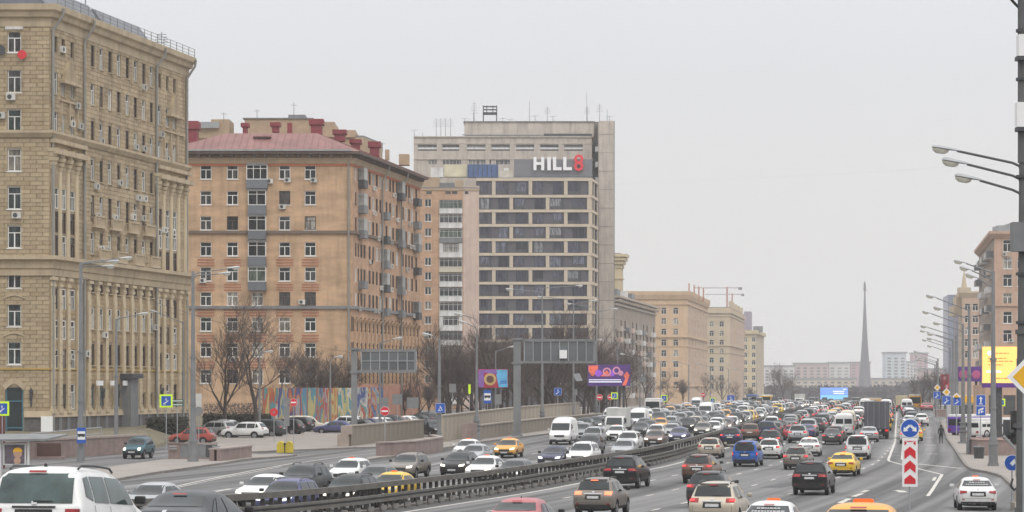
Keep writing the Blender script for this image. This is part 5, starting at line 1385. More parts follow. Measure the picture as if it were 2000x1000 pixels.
# ------------------------------------------------------------------ gantries
def gantry(label, px, Y, ptop, x0, x1, y0, y1, rows_, extra=False, pw=.28):
    X = at(px, Y); zb = h(X, Y)+.05; o = thing('sign_gantry', label, 'gantry', (X, Y, zb)); q = lambda x: at(x, Y)-X; zz = lambda y: zat(y, Y)-zb
    g = MB(); g.box(-pw, pw, -.25, .25, 0, zz(ptop)); g.box(-pw*1.5, pw*1.5, -.45, .45, 0, .3); add('post', g.mesh('post', grey_mt), o)
    g = MB(); g.box(-pw*1.6, pw*1.6, -.4, .4, zz(ptop), zz(ptop)+.18); g.box(-pw*1.5, pw*1.5, -.35, .35, zz(y1)-.3, zz(y1)-.1); add('collar', g.mesh('collar', grey_mt), o)
    g = MB(); g.box(q(x0-14), q(x1), -.15, .15, zz(y0)-.0, zz(y0)+.25); g.box(q(x0-14), q(x1), -.15, .15, zz(y1)-.25, zz(y1)); g.box(q(x1)-.2, q(x1)-.01, -.14, .14, zz(y1), zz(y0)); add('beam', g.mesh('beam', grey_mt), o)
    g = MB(); nx, nz = rows_; W_ = (q(x1)-q(x0))/nx; H_ = (zz(y0)-zz(y1))/nz; g.box(0.02, W_-.02, -.05, .05, .02, H_-.02); pm_ = g.mesh('sign_back', mat('gantry_back', (.115, .125, .13), .5, .2, .8, metal=.2, stain=.3, rnd=.22))
    for i in range(nx):
        for j in range(nz): add('sign_back', pm_, o, T((q(x0)+W_*i, 0, zz(y1)+H_*j)))
    g = MB()
    for i in range(nx+1): g.box(q(x0)+W_*i-.05, q(x0)+W_*i+.05, -.13, -.06, zz(y1), zz(y0))
    if nz > 1: g.box(q(x0), q(x1)-.2, -.14, -.06, zz(y1)+H_-.04, zz(y1)+H_+.04)
    add('stiffener', g.mesh('stiffener', grey_lt), o)
    if extra:
        g = MB(); g.box(-.38, .38, -.45, -.16, 0, .85); add('control_box', g.mesh('control_box', sig_w), o, T((q(1100), 0, zz(700))))
gantry('left grey sign gantry seen from behind, brick block beyond', 692, 247, 683, 706, 813, 687, 723, (6, 2))
gantry('right grey sign gantry seen from behind with a white box', 1010, 262, 664, 1024, 1162, 667, 705, (8, 1), True, .38)
# overhead wires
def wire(label, a, b, sag=1.0, r=.02):
    o = thing('overhead_wire', label, 'cable', a); g = MB(); A_ = Vector((0,0,0)); B_ = Vector(b)-Vector(a); n = 14
    pts = [A_+(B_-A_)*k/n-Vector((0, 0, sag*4*(k/n)*(1-k/n))) for k in range(n+1)]; g.path(pts, r, 4); add('strand', g.mesh('strand', grey_dk), o)
wire('thin wire crossing the sky from the nearest lamp pole to the left', (at(1990, 90), 90, zat(318, 90)), (at(640, 190), 190, zat(372, 190)), .3, .0013)
wire('thin wire along the left road in front of the brick block', (at(158, 190), 190, zat(540, 190)), (at(692, 247), 247, zat(690, 247)), .6, .015)

# ------------------------------------------------------------------ signs
def post_sign(name, label, cat, px, py, Y, plates, pole_r=.035, pole_top=None, polem=grey_lt, hang=False, group=None):
    """plates: list of (shape, w, h, dx, dz, [colour layers])  drawn front to back"""
    X = at(px, Y); z = zat(py, Y); zb = h(X, Y)+.05; o = thing(name, label, cat, (X, Y, zb), 0, group)
    if not hang:
        g = MB(); g.tube((0, .08, 0), (0, .08, z-zb if pole_top is None else pole_top), pole_r, pole_r, 8); add('post', g.mesh('post', polem), o)
    for (sh, layers, dx, dz) in plates:
        base_ = None
        for li, (m_, pts) in enumerate(layers):
            g = MB(); y0 = -.02-.012*li
            if pts[0] == 'rect': _, w_, h_ = pts; g.box(-w_/2, w_/2, y0-.01, y0+.008, -h_/2, h_/2)
            elif pts[0] == 'disc': g.disc(0, 0, pts[1], y0-.01, y0+.008)
            else:
                for poly in pts: g.prism(poly, y0-.01, y0+.002)
            MM = T((dx, 0, z-zb+dz))
            if base_ is None: base_ = add('sign_plate', g.mesh('sign_plate', m_), o, MM)
            else: add('pictogram', g.mesh('pictogram', m_), base_)
    return o
def rr(x0, x1, z0, z1): return [(x0, z0), (x1, z0), (x1, z1), (x0, z1)]
# split-arrow roundel over the red and white chevron board
arrL = [(-.27, -.10), (-.26, .06), (-.21, .02), (-.06, .17), (0, .12), (-.14, -.04), (-.09, -.08)]
arr1 = [[(-.26, -.13), (-.24, .06), (-.19, .01), (-.04, .15), (.03, .09), (-.12, -.05), (-.07, -.10)], [(.26, -.13), (.24, .06), (.19, .01), (.04, .15), (-.03, .09), (.12, -.05), (.07, -.10)]]
chev = []
for k in range(4):
    z0 = -.82+k*.43; zt_ = .16
    top = [(-.22, z0), (.22, z0), (.22, z0+.22), (0, z0+.38), (-.22, z0+.22)] if k < 3 else [(-.22, z0+.09), (-.22, z0+.34), (.22, z0+.34), (.22, z0+.09), (.0, z0+.3)][:5]
    chev.append(top)
chev = [[(-.22, -.82), (.22, -.82), (.22, -.66), (0, -.50), (-.22, -.66)], [(-.22, -.56), (0, -.40), (.22, -.56), (.22, -.26), (0, -.10), (-.22, -.26)],
        [(-.22, -.12), (0, .04), (.22, -.12), (.22, .30), (0, .46), (-.22, .30)], [(-.22, .46), (0, .62), (.22, .46), (.22, .82), (-.22, .82)]]
def chevp(z, hgt=.26): return [(-.22, z), (0, z+.17), (.22, z), (.22, z+hgt), (0, z+hgt+.17), (-.22, z+hgt)]
red = [[(-.22, -.84), (.22, -.84), (.22, -.66), (0, -.49), (-.22, -.66)], chevp(-.50, .28), chevp(.08, .30), [(-.22, .70), (-.22, .84), (.22, .84), (.22, .70), (.10, .79), (-.10, .79)]]
red = [[(-.22, -.84), (.22, -.84), (.22, -.66), (0, -.48), (-.22, -.66)], [(-.22, -.42), (0, -.24), (.22, -.42), (.22, -.12), (0, .08), (-.22, -.12)][:6], [(-.22, .12), (0, .30), (.22, .12), (.22, .44), (0, .62), (-.22, .44)], [(-.22, .66), (-.12, .75), (-.22, .84)], [(.22, .66), (.22, .84), (.12, .75)], [(-.22, .84), (-.04, .80), (.04, .80), (.22, .84)]]
post_sign('obstacle_marker', 'round blue split arrow sign above a red and white chevron board', 'road sign', 1777, 903, 100,
          [('r', [(sig_w, ('rect', .60, 1.9)), (sig_r, red)], 0, 0), ('d', [(sig_w, ('disc', .375)), (sig_b, ('disc', .345)), (sig_w, arr1)], 0, 1.33)], .03, 3.4)
# priority road diamond, close right
def diam(s_): return [(-s_, 0), (0, -s_), (s_, 0), (0, s_)]
def priority(label, px, py, Y, s_, **k):
    post_sign('priority_sign', label, 'road sign', px, py, Y, [('p', [(sig_w, [diam(s_)]), (sig_y, [diam(s_*.66)])], 0, 0)], **k)
priority('large yellow and white priority diamond at the right edge', 2000, 736, 88, .6)
priority('small far priority diamond, left one of the small pair', 1830.5, 757, 330, .42, group='small priority diamonds')
priority('small priority diamond just above blue signs, right one of the small pair', 1848.5, 766, 300, .48, group='small priority diamonds')
priority('priority diamond partly behind the lamp poles with the yellow shop sign beyond', 1868, 775, 262, .42)
# blue signs right
stair = [rr(-.30, -.05, -.32, -.26), [(-.28, -.26), (.2, .05), (.24, -.0), (-.2, -.32)], rr(-.02, .04, .0, .3), [(-.1, .12), (.0, .3), (.1, .12)]]
def bluebox(label, px, py, Y, s_=.45, border=None, pict=None, name='information_sign', dz=0, **k):
    lay = ([(border, ('rect', s_*2+.26, s_*2+.26))] if border else [(sig_w, ('rect', s_*2+.04, s_*2+.04))])+[(sig_b, ('rect', s_*2, s_*2))]
    sc_ = s_/.45; lay.append((sig_w, [[(x*sc_, z*sc_) for x, z in p] for p in (pict or stair)]))
    return post_sign(name, label, 'road sign', px, py, Y, [('r', lay, 0, 0)], **k)
o = post_sign('information_sign', 'two stacked blue signs with white arrows on one post at the right', 'road sign', 1915.5, 792, 205,
          [('r', [(sig_w, ('rect', .76, .86)), (sig_b, ('rect', .72, .82)), (sig_w, [rr(-.05, .05, -.2, .12), [(-.15, .1), (.15, .1), (0, .3)], rr(-.15, .15, -.32, -.26)])], 0, .42),
           ('r', [(sig_w, ('rect', .76, .76)), (sig_b, ('rect', .72, .72)), (sig_w, [rr(-.2, -.1, -.25, .1), [(-.2, .1), (.2, .25), (.22, .12), (-.1, .0)], [(.0, -.2), (.25, -.05), (.0, .02)]])], 0, -.42)], .04)
post_sign('roundel_sign', 'round blue arrow sign low beside the traffic light at the right', 'road sign', 1977, 904, 120, [('d', [(sig_w, ('disc', .38)), (sig_b, ('disc', .355)), (sig_w, [[(-.12, -.02), (.1, .2), (.15, .0), (.0, -.15)]])], 0, 0)])
for i, (px, py, Yl, s_) in enumerate(((1830, 772, 330, .45), (1848.5, 782, 300, .5), (1869, 784, 262, .4))):
    bluebox(['pale blue sign under the left small priority diamond', 'blue sign under the right small priority diamond', 'blue violet sign between the right-hand lamp poles'][i], px, py, Yl, s_)
bluebox('lime bordered pedestrian crossing sign at the right', 1956, 786, 240, .22, sig_g)
# left signs
bluebox('lime bordered blue subway stairs sign on a thin post, left of centre', 324.5, 783, 192, .36, sig_g, dz=0)
bluebox('lime bordered blue subway stairs sign cut by the left edge of the photo', 4, 798, 175, .36, sig_g)
def bus_stop(label, px, py, Y, s_, **k):
    bus = [rr(-.26*s_, .26*s_, -.07*s_, .12*s_), rr(-.2*s_, -.1*s_, -.12*s_, -.07*s_), rr(.1*s_, .2*s_, -.12*s_, -.07*s_)]
    return post_sign('bus_stop_sign', label, 'bus stop sign', px, py, Y, [('r', [(sig_b, ('rect', .66*s_, 1.15*s_)), (sig_w, ('rect', .56*s_, .62*s_)), (black_m, bus)], 0, 0)], **k)
bus_stop('blue and white bus stop sign fixed on the tall left lamp', 159, 850.5, 189.4, 1.0, hang=True)
bus_stop('blue and white bus stop sign below the red icon billboard', 952, 775, 300, 1.35)
post_sign('wheelchair_sign', 'blue wheelchair ramp sign on the lamp post near the black car', 'road sign', 860, 797, 231.4, [('r', [(sig_w, ('rect', .86, .84)), (sig_b, ('rect', .82, .8)), (sig_w, [rr(-.05, .03, 0, .2), rr(-.05, .15, -.02, .04), [(.1, -.0), (.2, -.22), (.14, -.24), (.06, -.02)], [(-.2, -.25), (-.1, -.02), (-.05, -.05), (-.14, -.27)], rr(-.14, .06, -.27, -.21)])], 0, 0)], hang=True)
def noentry(label, px, py, Y, r_):
    post_sign('no_entry_sign', label, 'road sign', px, py, Y, [('d', [(sig_w, ('disc', r_)), (sig_r, ('disc', r_*.94)), (sig_w, [rr(-r_*.7, r_*.7, -r_*.17, r_*.17)])], 0, 0)])
noentry('red no entry sign in front of the mural', 573.5, 786, 236, .36); noentry('red no entry sign on a post before the brown ramp wall', 751.5, 803, 205, .37)
post_sign('road_sign', 'red round sign above a bin, seen against the mural', 'road sign', 535, 805, 240, [('d', [(sig_r, ('disc', .38)), (sig_k, ('disc', .1))], 0, 0)])
post_sign('road_sign', 'grey backs of two stacked signs in front of the mural', 'road sign', 560, 790, 225, [('d', [(sig_k, ('disc', .34))], 0, .3), ('r', [(sig_k, ('rect', .5, 1.8))], 0, -1.0)])
post_sign('road_sign', 'tall white backed sign beside the thick pedestal lamp', 'road sign', 388, 782, 235, [('r', [(mat('sign_pale_back', (.5, .49, .46), .6, .1, 2), ('rect', .55, 1.25))], 0, 0), ('d', [(sig_k, ('disc', .42))], 0, -1.0)])
post_sign('street_name_sign', 'dark green street name board with white stripes in front of the limestone block', 'road sign', 346, 787, 200, [('r', [(mat('sign_green', (.02, .09, .06), .5, .1, 1), ('rect', 1.0, .22)), (sig_w, [rr(-.42, .42, -.03, .03)])], 0, .16), ('r', [(MATS['sign_green'], ('rect', 1.0, .22)), (sig_w, [rr(-.42, .42, -.03, .03)])], 0, -.14)])
for (px, py, Yl, w_, h_, lb) in ((750, 790, 262, .9, 1.4, 'round grey sign back behind the no entry sign'), (776, 780, 275, 1.1, 1.1, 'grey sign back before the salmon ground floor'), (806, 787, 280, 1.3, 1.2, 'wide grey sign back at the corner of the brick block'),
                             (884, 758, 300, .8, 1.0, 'pale grey sign back left of the lime sign'), (973, 780, 300, .8, 1.2, 'grey sign back under the icon billboard'), (1124, 766, 330, .5, .8, 'small grey box sign on a lamp post'), (1257, 741, 380, .8, .7, 'pale square sign back above the white bus')):
    post_sign('road_sign', lb, 'road sign', px, py, Yl, [('r', [(sig_k, ('rect', w_, h_))], 0, 0)])
post_sign('road_sign', 'thin lime green sign edge among the park trees', 'road sign', 917, 760, 300, [('r', [(sig_g, ('rect', .28, 1.1))], 0, 0)])
bluebox('lime bordered crossing sign under the purple billboard', 1200, 773, 330, .3, sig_g); bluebox('lime bordered crossing sign right of the white bus', 1297, 778, 400, .38, sig_g)
bluebox('small lime bordered crossing sign far down the left side', 1392, 782, 520, .4, sig_g); bluebox('pale blue double sign far down the left side', 1427, 779, 560, .8)
bluebox('blue violet parking sign right of the right gantry', 1089.5, 765, 290, .4)
noentry('distant red no entry sign left of the lime crossing sign', 1171, 776, 330, .4); noentry('distant orange red round sign beside the lime crossing sign', 1192, 776, 335, .4); noentry('tiny red traffic signal disc beyond the white bus', 1373, 771, 520, .45)
o = thing('solar_panel', 'tilted white solar panel on a lamp post right of the gantry', 'panel', (at(1127, 329), 329, zat(738, 329)))
g = MB(); g.prism([(-.5, .5), (-.1, -.45), (.75, -.35), (.3, .6)], -.1, .1); add('panel', g.mesh('panel', grey_lt), o)

# ------------------------------------------------------------------ billboards
def legs(o, xs, z, m=grey_dk, r=.15):
    g = MB(); g.tube((0, .6, -z), (0, .6, 0), r, r, 8); me = g.mesh('post', m)
    for x in xs: add('post', me, o, T((x, 0, 0)))
o, p_, hw, hz = pbox('billboard', 'red and blue billboard with a golden round portrait over the trees', 'billboard', 934, 992, 721, 757, 305, .5, ad_red)
legs(o, (0,), zat(757, 305)-h(0, 305))
g = MB(); g.prism([(hw*.38, .05), (hw*.97, .05), (hw*.97, hz*.97), (hw*.15, hz*.97)], -.04, 0); add('picture', g.mesh('picture', ad_cyan), o)
g = MB(); g.prism([(-hw*.97, hz*.97), (-hw*.97, hz*.85), (hw*.3, hz*.72), (hw*.2, hz*.97)], -.05, 0); g.box(-hw*.98, -hw*.62, -.06, 0, .05, hz*.84); add('picture', g.mesh('picture', mat('print_mauve', (.25, .12, .4), .4, .3, 1)), o)
g = MB(); g.disc(-hw*.2, hz*.45, hz*.33, -.07, 0); add('picture', g.mesh('picture', ad_gold), o); g = MB(); g.disc(-hw*.2, hz*.45, hz*.2, -.09, 0); add('picture', g.mesh('picture', ad_brown), o)
g = MB()
for k in range(2): g.box(hw*.5, hw*.92, -.06, -.04, hz*(.22+.1*k), hz*(.27+.1*k))
add('text_line', g.mesh('text_line', sig_b), o)
o, p_, hw, hz = pbox('billboard', 'wide purple and orange LED billboard with two white text lines', 'billboard', 1148, 1231, 712, 754, 338, .6, mat('led_purple', (.07, .03, .15), .5, .5, .5, emit=(.12, .05, .25), es=.22))
legs(o, (-hw*.1, hw*.7), zat(754, 338)-h(0, 338))
eo = mat('led_orange', (.6, .12, .08), .5, .4, 1, emit=(.8, .16, .08), es=.35); ev_ = mat('led_violet', (.2, .06, .4), .5, .4, 1, emit=(.3, .1, .6), es=.5)
for pts_ in ([(-hw*.97, hz*.96), (-hw*.97, hz*.7), (-hw*.8, hz*.45), (-hw*.55, hz*.6), (-hw*.5, hz*.96)][::-1], [(-hw*.4, hz*.45), (hw*.1, hz*.45), (-hw*.1, hz*.75)], [(hw*.62, .08), (hw*.8, .08), (hw*.97, hz*.5), (hw*.85, hz*.68), (hw*.68, hz*.5), (hw*.76, hz*.35)]):
    g = MB(); g.prism(pts_, -.05, 0); add('picture', g.mesh('picture', eo), o)
pk_ = mat('led_pink', (.5, .22, .3), .5, .2, 1, emit=(.6, .25, .38), es=.3)
for (x_, z_, ro_, ri_) in ((-hw*.1, hz*.66, hz*.2, hz*.13), (hw*.35, hz*.72, hz*.18, hz*.11)):
    g = MB(); ring(g, x_, z_, ro_, ri_, -.07, 0); add('picture', g.mesh('picture', pk_), o)
g = MB(); g.disc(hw*.55, hz*.6, hz*.12, -.06, 0); add('picture', g.mesh('picture', pk_), o)
for (x_, r0_) in ((-hw*.5, .16), (hw*.15, .14)): g = MB(); g.disc(x_, hz*.6, hz*r0_, -.055, 0); add('picture', g.mesh('picture', ev_), o)
g = MB(); g.box(-hw*.95, hw*.55, -.05, 0, hz*.27, hz*.31); g.box(-hw*.95, hw*.6, -.05, 0, hz*.17, hz*.22); add('text_line', g.mesh('text_line', mat('led_text', (.7, .7, .8), .5, 0, 1, emit=(.7, .7, .8), es=.6)), o)
o, p_, hw, hz = pbox('led_billboard', 'bright yellow LED screen with lines of dark text at the right', 'billboard', 1920, 1987, 677, 748, 232, .5, mat('led_yellow', (.9, .55, .15), .5, .04, .3, emit=(1.0, .60, .17), es=.72))
legs(o, (0,), zat(748, 232)-h(30, 232), r=.3)
g = MB(); g.box(-hw, hw, -.1, .6, -.42, -.02); add('frame', g.mesh('frame', ad_purple), o)
g = MB(); q = random.Random(3)
for k, (a_, b_, z) in enumerate(((-.25, .5, .82), (-.7, .4, .68), (-.7, .75, .60), (-.7, .15, .50), (-.55, .7, .13))):
    x = -.0+a_*hw
    while x < b_*hw: w_ = q.uniform(.12, .5); g.box(x, min(x+w_, b_*hw), -.04, 0, hz*z-.035, hz*z+.035); x += w_+.08
add('text_line', g.mesh('text_line', mat('led_text_dark', (.45, .30, .12), .6, .1, 1)), o)
g = MB(); g.disc(-hw*.62, hz*.82, .22, -.04, 0); g.box(-hw*.8, hw*.05, -.05, 0, hz*.28, hz*.34); add('logo', g.mesh('logo', mat('led_pale', (.8, .7, .7), .5, 0, 1, emit=(.95, .8, .85), es=.8)), o)
o, p_, hw, hz = pbox('billboard', 'red poster box between the right-hand lamps', 'billboard', 1838, 1856, 731, 761, 420, .6, ad_red)
legs(o, (0,), zat(761, 420)-h(60, 420))
for (x_, z_) in ((-.1, hz*.75), (.1, hz*.2)): g = MB(); g.disc(x_, z_, .3, -.04, 0); add('picture', g.mesh('picture', mat('print_rose', (.6, .3, .3), .5, .2, 1)), o)
o, p_, hw, hz = pbox('billboard', 'dark purple advertising band along the right-hand building', 'billboard', 1872, 1920, 716, 745, 330, .6, ad_purple)
legs(o, (-hw*.5, hw*.5), zat(745, 330)-h(55, 330))
for (x_, r0_) in ((-hw*.6, .6), (hw*.45, .55)): g = MB(); g.disc(x_, hz*.47, r0_, -.04, 0); add('picture', g.mesh('picture', mat('print_magenta', (.4, .08, .2), .5, .3, 1)), o)
o, p_, hw, hz = pbox('shop_pavilion', 'low pavilion with a yellow fascia behind the right-hand lamps', 'kiosk', 1868, 1925, 773, 815, 330, 8, white_p)
g = MB(); g.box(-hw-.1, hw+.1, -.3, -.01, hz-.9, hz); add('fascia', g.mesh('fascia', sig_y), o); g = MB(); g.box(-hw+.3, hw-.3, -.06, -.01, .4, hz-1.2); add('shop_window', g.mesh('shop_window', grey_dk), o)
o, p_, hw, hz = pbox('shop_row', 'pale ground floor shop row under the yellow screen', 'shop', 1925, 2040, 752, 815, 300, 8, pinkst)
g = MB()
for k in range(4): g.box(-hw+.4+k*1.7, -hw+1.8+k*1.7, -.05, -.01, .3, 2.6)
add('shop_window', g.mesh('shop_window', grey_dk), o)
o, p_, hw, hz = pbox('shop_pavilion', 'small kiosk with an orange stripe at the far end of the left traffic', 'kiosk', 1688, 1722, 777, 791, 620, 5, mat('kiosk_cream', (.5, .45, .36), .8, .1, 1))
g = MB(); g.box(-hw, hw, -.2, -.01, hz*.45, hz*.8); add('fascia', g.mesh('fascia', mat('kiosk_orange', (.6, .3, .05), .7, .1, 1)), o)

# bus shelter, bottom left
X, Y = at(20, 160), 160; zb = h(X, Y); o = thing('bus_shelter', 'bus shelter end with a lit poster at the left edge', 'bus shelter', (X, Y, zb))
g = MB(); g.add([(-1.6, -.6, zat(862, Y)-zb), (2.3, -.6, zat(861, Y)-zb), (3.2, 2.4, zat(853, Y)-zb), (-1.6, 2.4, zat(853, Y)-zb), (-1.6, -.6, zat(858, Y)-zb), (2.3, -.6, zat(857, Y)-zb), (3.2, 2.4, zat(849, Y)-zb), (-1.6, 2.4, zat(849, Y)-zb)], [(0,3,2,1),(4,5,6,7),(0,1,5,4),(1,2,6,5),(2,3,7,6),(3,0,4,7)]); add('roof', g.mesh('roof', grey_mt), o)
g = MB(); z0, z1 = zat(908, Y)-zb, zat(866, Y)-zb; x0, x1 = at(7, Y)-X, at(51, Y)-X
g.box(x0, x1, -.1, .1, z0, z1); add('poster_case', g.mesh('poster_case', mat('case_white', (.6, .62, .62), .5, .05, 1)), o)
g = MB(); g.box(x0+.08, x1-.08, -.13, -.1, z0+.08, z1-.08); pp = add('poster', g.mesh('poster', mat('poster_dark', (.10, .08, .10), .3, .5, 2)), o)
g = MB(); g.disc((x0+x1)/2+.2, (z0+z1)/2+.05, .27, -.15, -.131); g.disc((x0+x1)/2+.18, (z0+z1)/2-.4, .22, -.149, -.131); add('poster_face', g.mesh('poster_face', mat('poster_skin', (.45, .28, .2), .4, .2, 3)), pp)
g = MB(); g.prism([((x0+x1)/2+.2+.3*math.cos(t*math.pi/8), (z0+z1)/2+.15+.27*math.sin(t*math.pi/8)) for t in range(9)], -.165, -.151); add('poster_hat', g.mesh('poster_hat', sig_y), pp)
g = MB(); g.box(at(-8, Y)-X, at(3, Y)-X, -.2, .2, 0, z1+.2); g.box(x1+.1, x1+.2, -.1, .1, 0, z1+.2); add('post', g.mesh('post', mat('case_white', (.6,.62,.62))), o)
# red edged post behind the left sign
o = thing('red_post', 'dark red post under the left edge subway sign', 'post', (at(4, 178), 178, h(at(4, 178), 178))); g = MB(); g.box(-.2, .2, -.1, .1, 0, zat(812, 178)-h(-35, 178)); add('panel', g.mesh('panel', mat('dark_red', (.12, .03, .03), .6, .1, 1)), o)

# yellow grit bin
X, Y = gp(557, 888); o = thing('grit_bin', 'dirty yellow lobed grit bin beside the road', 'bin', (X, Y, h(X, Y)+.14))
g = MB(); k_ = 16
def lobe(s_): return [(s_*(.62 if t < 6 else .62)*math.cos(math.pi*t/12)*1.0, .55+.45*math.sin(math.pi*t/12)) for t in range(13)]
for (a_, b_) in ((-.66, -.03), (.03, .66)):
    c_ = (a_+b_)/2; hwid = (b_-a_)/2
    g.prism([(a_, 0), (b_, 0), (b_, .55)]+[(c_+hwid*math.cos(math.pi*t/8), .55+.42*math.sin(math.pi*t/8)) for t in range(1, 8)]+[(a_, .55)], -.45, .45)
add('body', g.mesh('body', mat('bin_yellow', (.60, .46, .04), .7, .12, 2, stain=.4), bevel=.06), o); g = MB(); g.tube((0, -.4, .75), (0, -.48, .75), .1, .1, 10); g.box(-.03, .03, -.46, -.4, 0, .7); add('lock', g.mesh('lock', black_m), o)
# planters, bin, kiosk clutter and crowd barriers on the right pavement
def planter(label, px, py, w_, d_, h_):
    X, Y = gp(px, py); o = thing('planter', label, 'planter', (X, Y, h(X, Y)+.14)); g = MB(); g.box(-w_/2, w_/2, 0, d_, 0, h_); add('trough', g.mesh('trough', granite_p), o)
    g = MB(); g.box(-w_/2-.08, w_/2+.08, -.08, .14, h_+.002, h_+.12); g.box(-w_/2-.08, -w_/2+.14, .14, d_-.14, h_+.002, h_+.12); g.box(w_/2-.14, w_/2+.08, .14, d_-.14, h_+.002, h_+.12); g.box(-w_/2-.08, w_/2+.08, d_-.14, d_+.08, h_+.002, h_+.12); add('rim', g.mesh('rim', mat('pink_cap', (.42, .30, .27), .8, .1, 1)), o)
planter('pink granite stairwell surround behind the second right-hand lamp', 1952, 893, 3.4, 5, 1.2)
planter('small dark planter with brown stems beyond the pedestrian', 1846, 816, 2.6, 1.5, 1.0)
X, Y = gp(1912, 899); o = thing('litter_bin', 'dark grey litter bin on the right pavement', 'bin', (X, Y, h(X, Y)+.14)); g = MB(); g.tube((0,0,0), (0,0,.85), .36, .42, 12); add('drum', g.mesh('drum', grey_dk), o); g = MB(); g.tube((0,0,.86), (0,0,.95), .44, .4, 12); add('lid', g.mesh('lid', grey_mt), o)
# traffic light cluster at the right edge, seen from behind
X, Y = at(1990, 118), 118; zb = h(X, Y); o = thing('traffic_light', 'black traffic light cluster and control box on a post at the right edge', 'traffic light', (X, Y, zb))
zz = lambda y: zat(y, Y)-zb
qx = lambda x: at(x, Y)-X
g = MB(); g.tube((0, .1, 0), (0, .1, zz(700)), .11, .1, 10); add('post', g.mesh('post', grey_mt), o)
g = MB(); g.box(qx(1974), qx(1996), -.3, .1, zz(868), zz(802)); g.box(qx(1992), qx(2030), -.4, .2, zz(860), zz(795)); add('signal_housing', g.mesh('signal_housing', black_m), o)
g = MB(); g.box(qx(1960), qx(1972), -.1, .15, zz(858), zz(820)); add('signal_housing', g.mesh('signal_housing', grey_dk), o)
g = MB(); g.box(qx(1984), qx(2015), -.25, .1, zz(932), zz(875)); add('control_cabinet', g.mesh('control_cabinet', mat('cabinet', (.3, .3, .27), .7, .15, 2)), o)
g = MB(); g.tube((qx(1978), -.35, zz(850)), (qx(1972), -.5, zz(842)), .12, .12, 10); g.tube((qx(1985), -.35, zz(836)), (qx(1978), -.5, zz(830)), .13, .13, 10); g.box(qx(1966), qx(1972), -.2, .1, zz(858), zz(850)); add('visor', g.mesh('visor', black_m), o)
g = MB(); g.prism([(qx(1956), zz(852)), (qx(1958), zz(850)), (qx(1980), zz(874)), (qx(1978), zz(877))], -.6, -.3); add('guard_plate', g.mesh('guard_plate', grey_lt), o)
g = MB(); g.path([(qx(1978), 0, zz(935)), (qx(1973), -.1, zz(948)), (qx(1980), -.1, zz(957)), (qx(1994), 0, zz(945))], .05, 6); add('cable', g.mesh('cable', black_m), o)
g = MB(); g.box(qx(1978), qx(2020), -.5, .6, 0, .35); g.box(qx(1984), qx(2010), -.3, .4, .35, .9); add('base', g.mesh('base', concrete), o)
for k in range(3):
    X, Y = gp(1985-k*0, 985-k*12)
# ------------------------------------------------------------------ bare trees
def tree_meshes(seed, H_=11, levels=5, spread=.55, dense=1.0, trunk_h=.28):
    r_ = random.Random(seed); tr = MB(); cr = MB()
    def grow(p, d, rad, ln, lv):
        g = tr if lv <= 1 else cr; n = {0: 7, 1: 5, 2: 4}.get(lv, 3)
        segs = 3 if lv < 3 else 2; q = p.copy(); dirn = d.copy(); pts = [q.copy()]
        for s_ in range(segs):
            dirn = (dirn+Vector((r_.uniform(-1, 1), r_.uniform(-1, 1), r_.uniform(-.3, .7)))*.16).normalized(); q = q+dirn*ln/segs; pts.append(q.copy())
        for i in range(segs):
            ra = rad*(1-.35*i/segs); rb = rad*(1-.35*(i+1)/segs); g.tube(pts[i], pts[i+1], ra, rb, n, 0, caps=False)
        if lv >= levels: return
        nk = int({0: 4, 1: 4, 2: 5, 3: 5, 4: 5}.get(lv, 4)*dense+r_.random())
        for k in range(nk):
            t = r_.uniform(.35, 1.0) if k else 1.0; i = min(segs-1, int(t*segs)); b_ = pts[i]+(pts[i+1]-pts[i])*(t*segs-i)
            ax = Vector((r_.uniform(-1, 1), r_.uniform(-1, 1), r_.uniform(-.2, .6))).normalized()
            nd = (dirn*(1-spread*(.4 if k == 0 else 1))+ax*spread*(.4 if k == 0 else 1.3)+Vector((0, 0, .18))).normalized()
            grow(b_, nd, max(.0095, rad*r_.uniform(.42, .62)), ln*r_.uniform(.6, .8), lv+1)
    grow(Vector((0, 0, -.3)), Vector((0, 0, 1)), H_*.017, H_*trunk_h+.3, 0)
    return tr.mesh('trunk', bark), cr.mesh('crown', twig)
TV = [tree_meshes(3, 11, dense=.88), tree_meshes(11, 12, spread=.45, dense=.85), tree_meshes(21, 10, spread=.65, dense=.88), tree_meshes(35, 9, spread=.5, dense=1.02)]
def tree(label, X, Y, s_, v, rz, group=None, name='bare_tree', sx=1):
    z = h(X, Y)-.1; o = thing(name, label, 'tree', (X, Y, z), rz, group)
    tr, cr = TV[v]
    for nm, me in (('trunk', tr), ('crown', cr)):
        c = add(nm, me, o); c.scale = (s_*sx, s_*sx, s_)
    return o
tree('large bare tree with a dark leaning trunk in front of the brick block', at(503, 285), 285, 1.62, 0, .3)
tree('slender bare tree left of the large leaning one', at(440, 280), 280, 1.25, 1, 2)
tree('bare tree with forked limbs above the mural left half', at(545, 308), 308, 1.35, 2, 4)
tree('bushy bare tree behind the mural', at(610, 312), 312, 1.35, 3, 1, sx=1.15)
tree('bushy bare tree behind the mural right of its twin', at(655, 315), 315, 1.3, 3, 5, sx=1.1)
leafmass('shrub', 'brown leafless shrubs behind the iron fence left of the mural', 'shrub', [(at(400, 296), at(512, 296), 294, 298, h(-30, 296), h(-30, 296)+3.0)], 2500, .11, twig)
r_ = random.Random(5); k = 0
spots = []
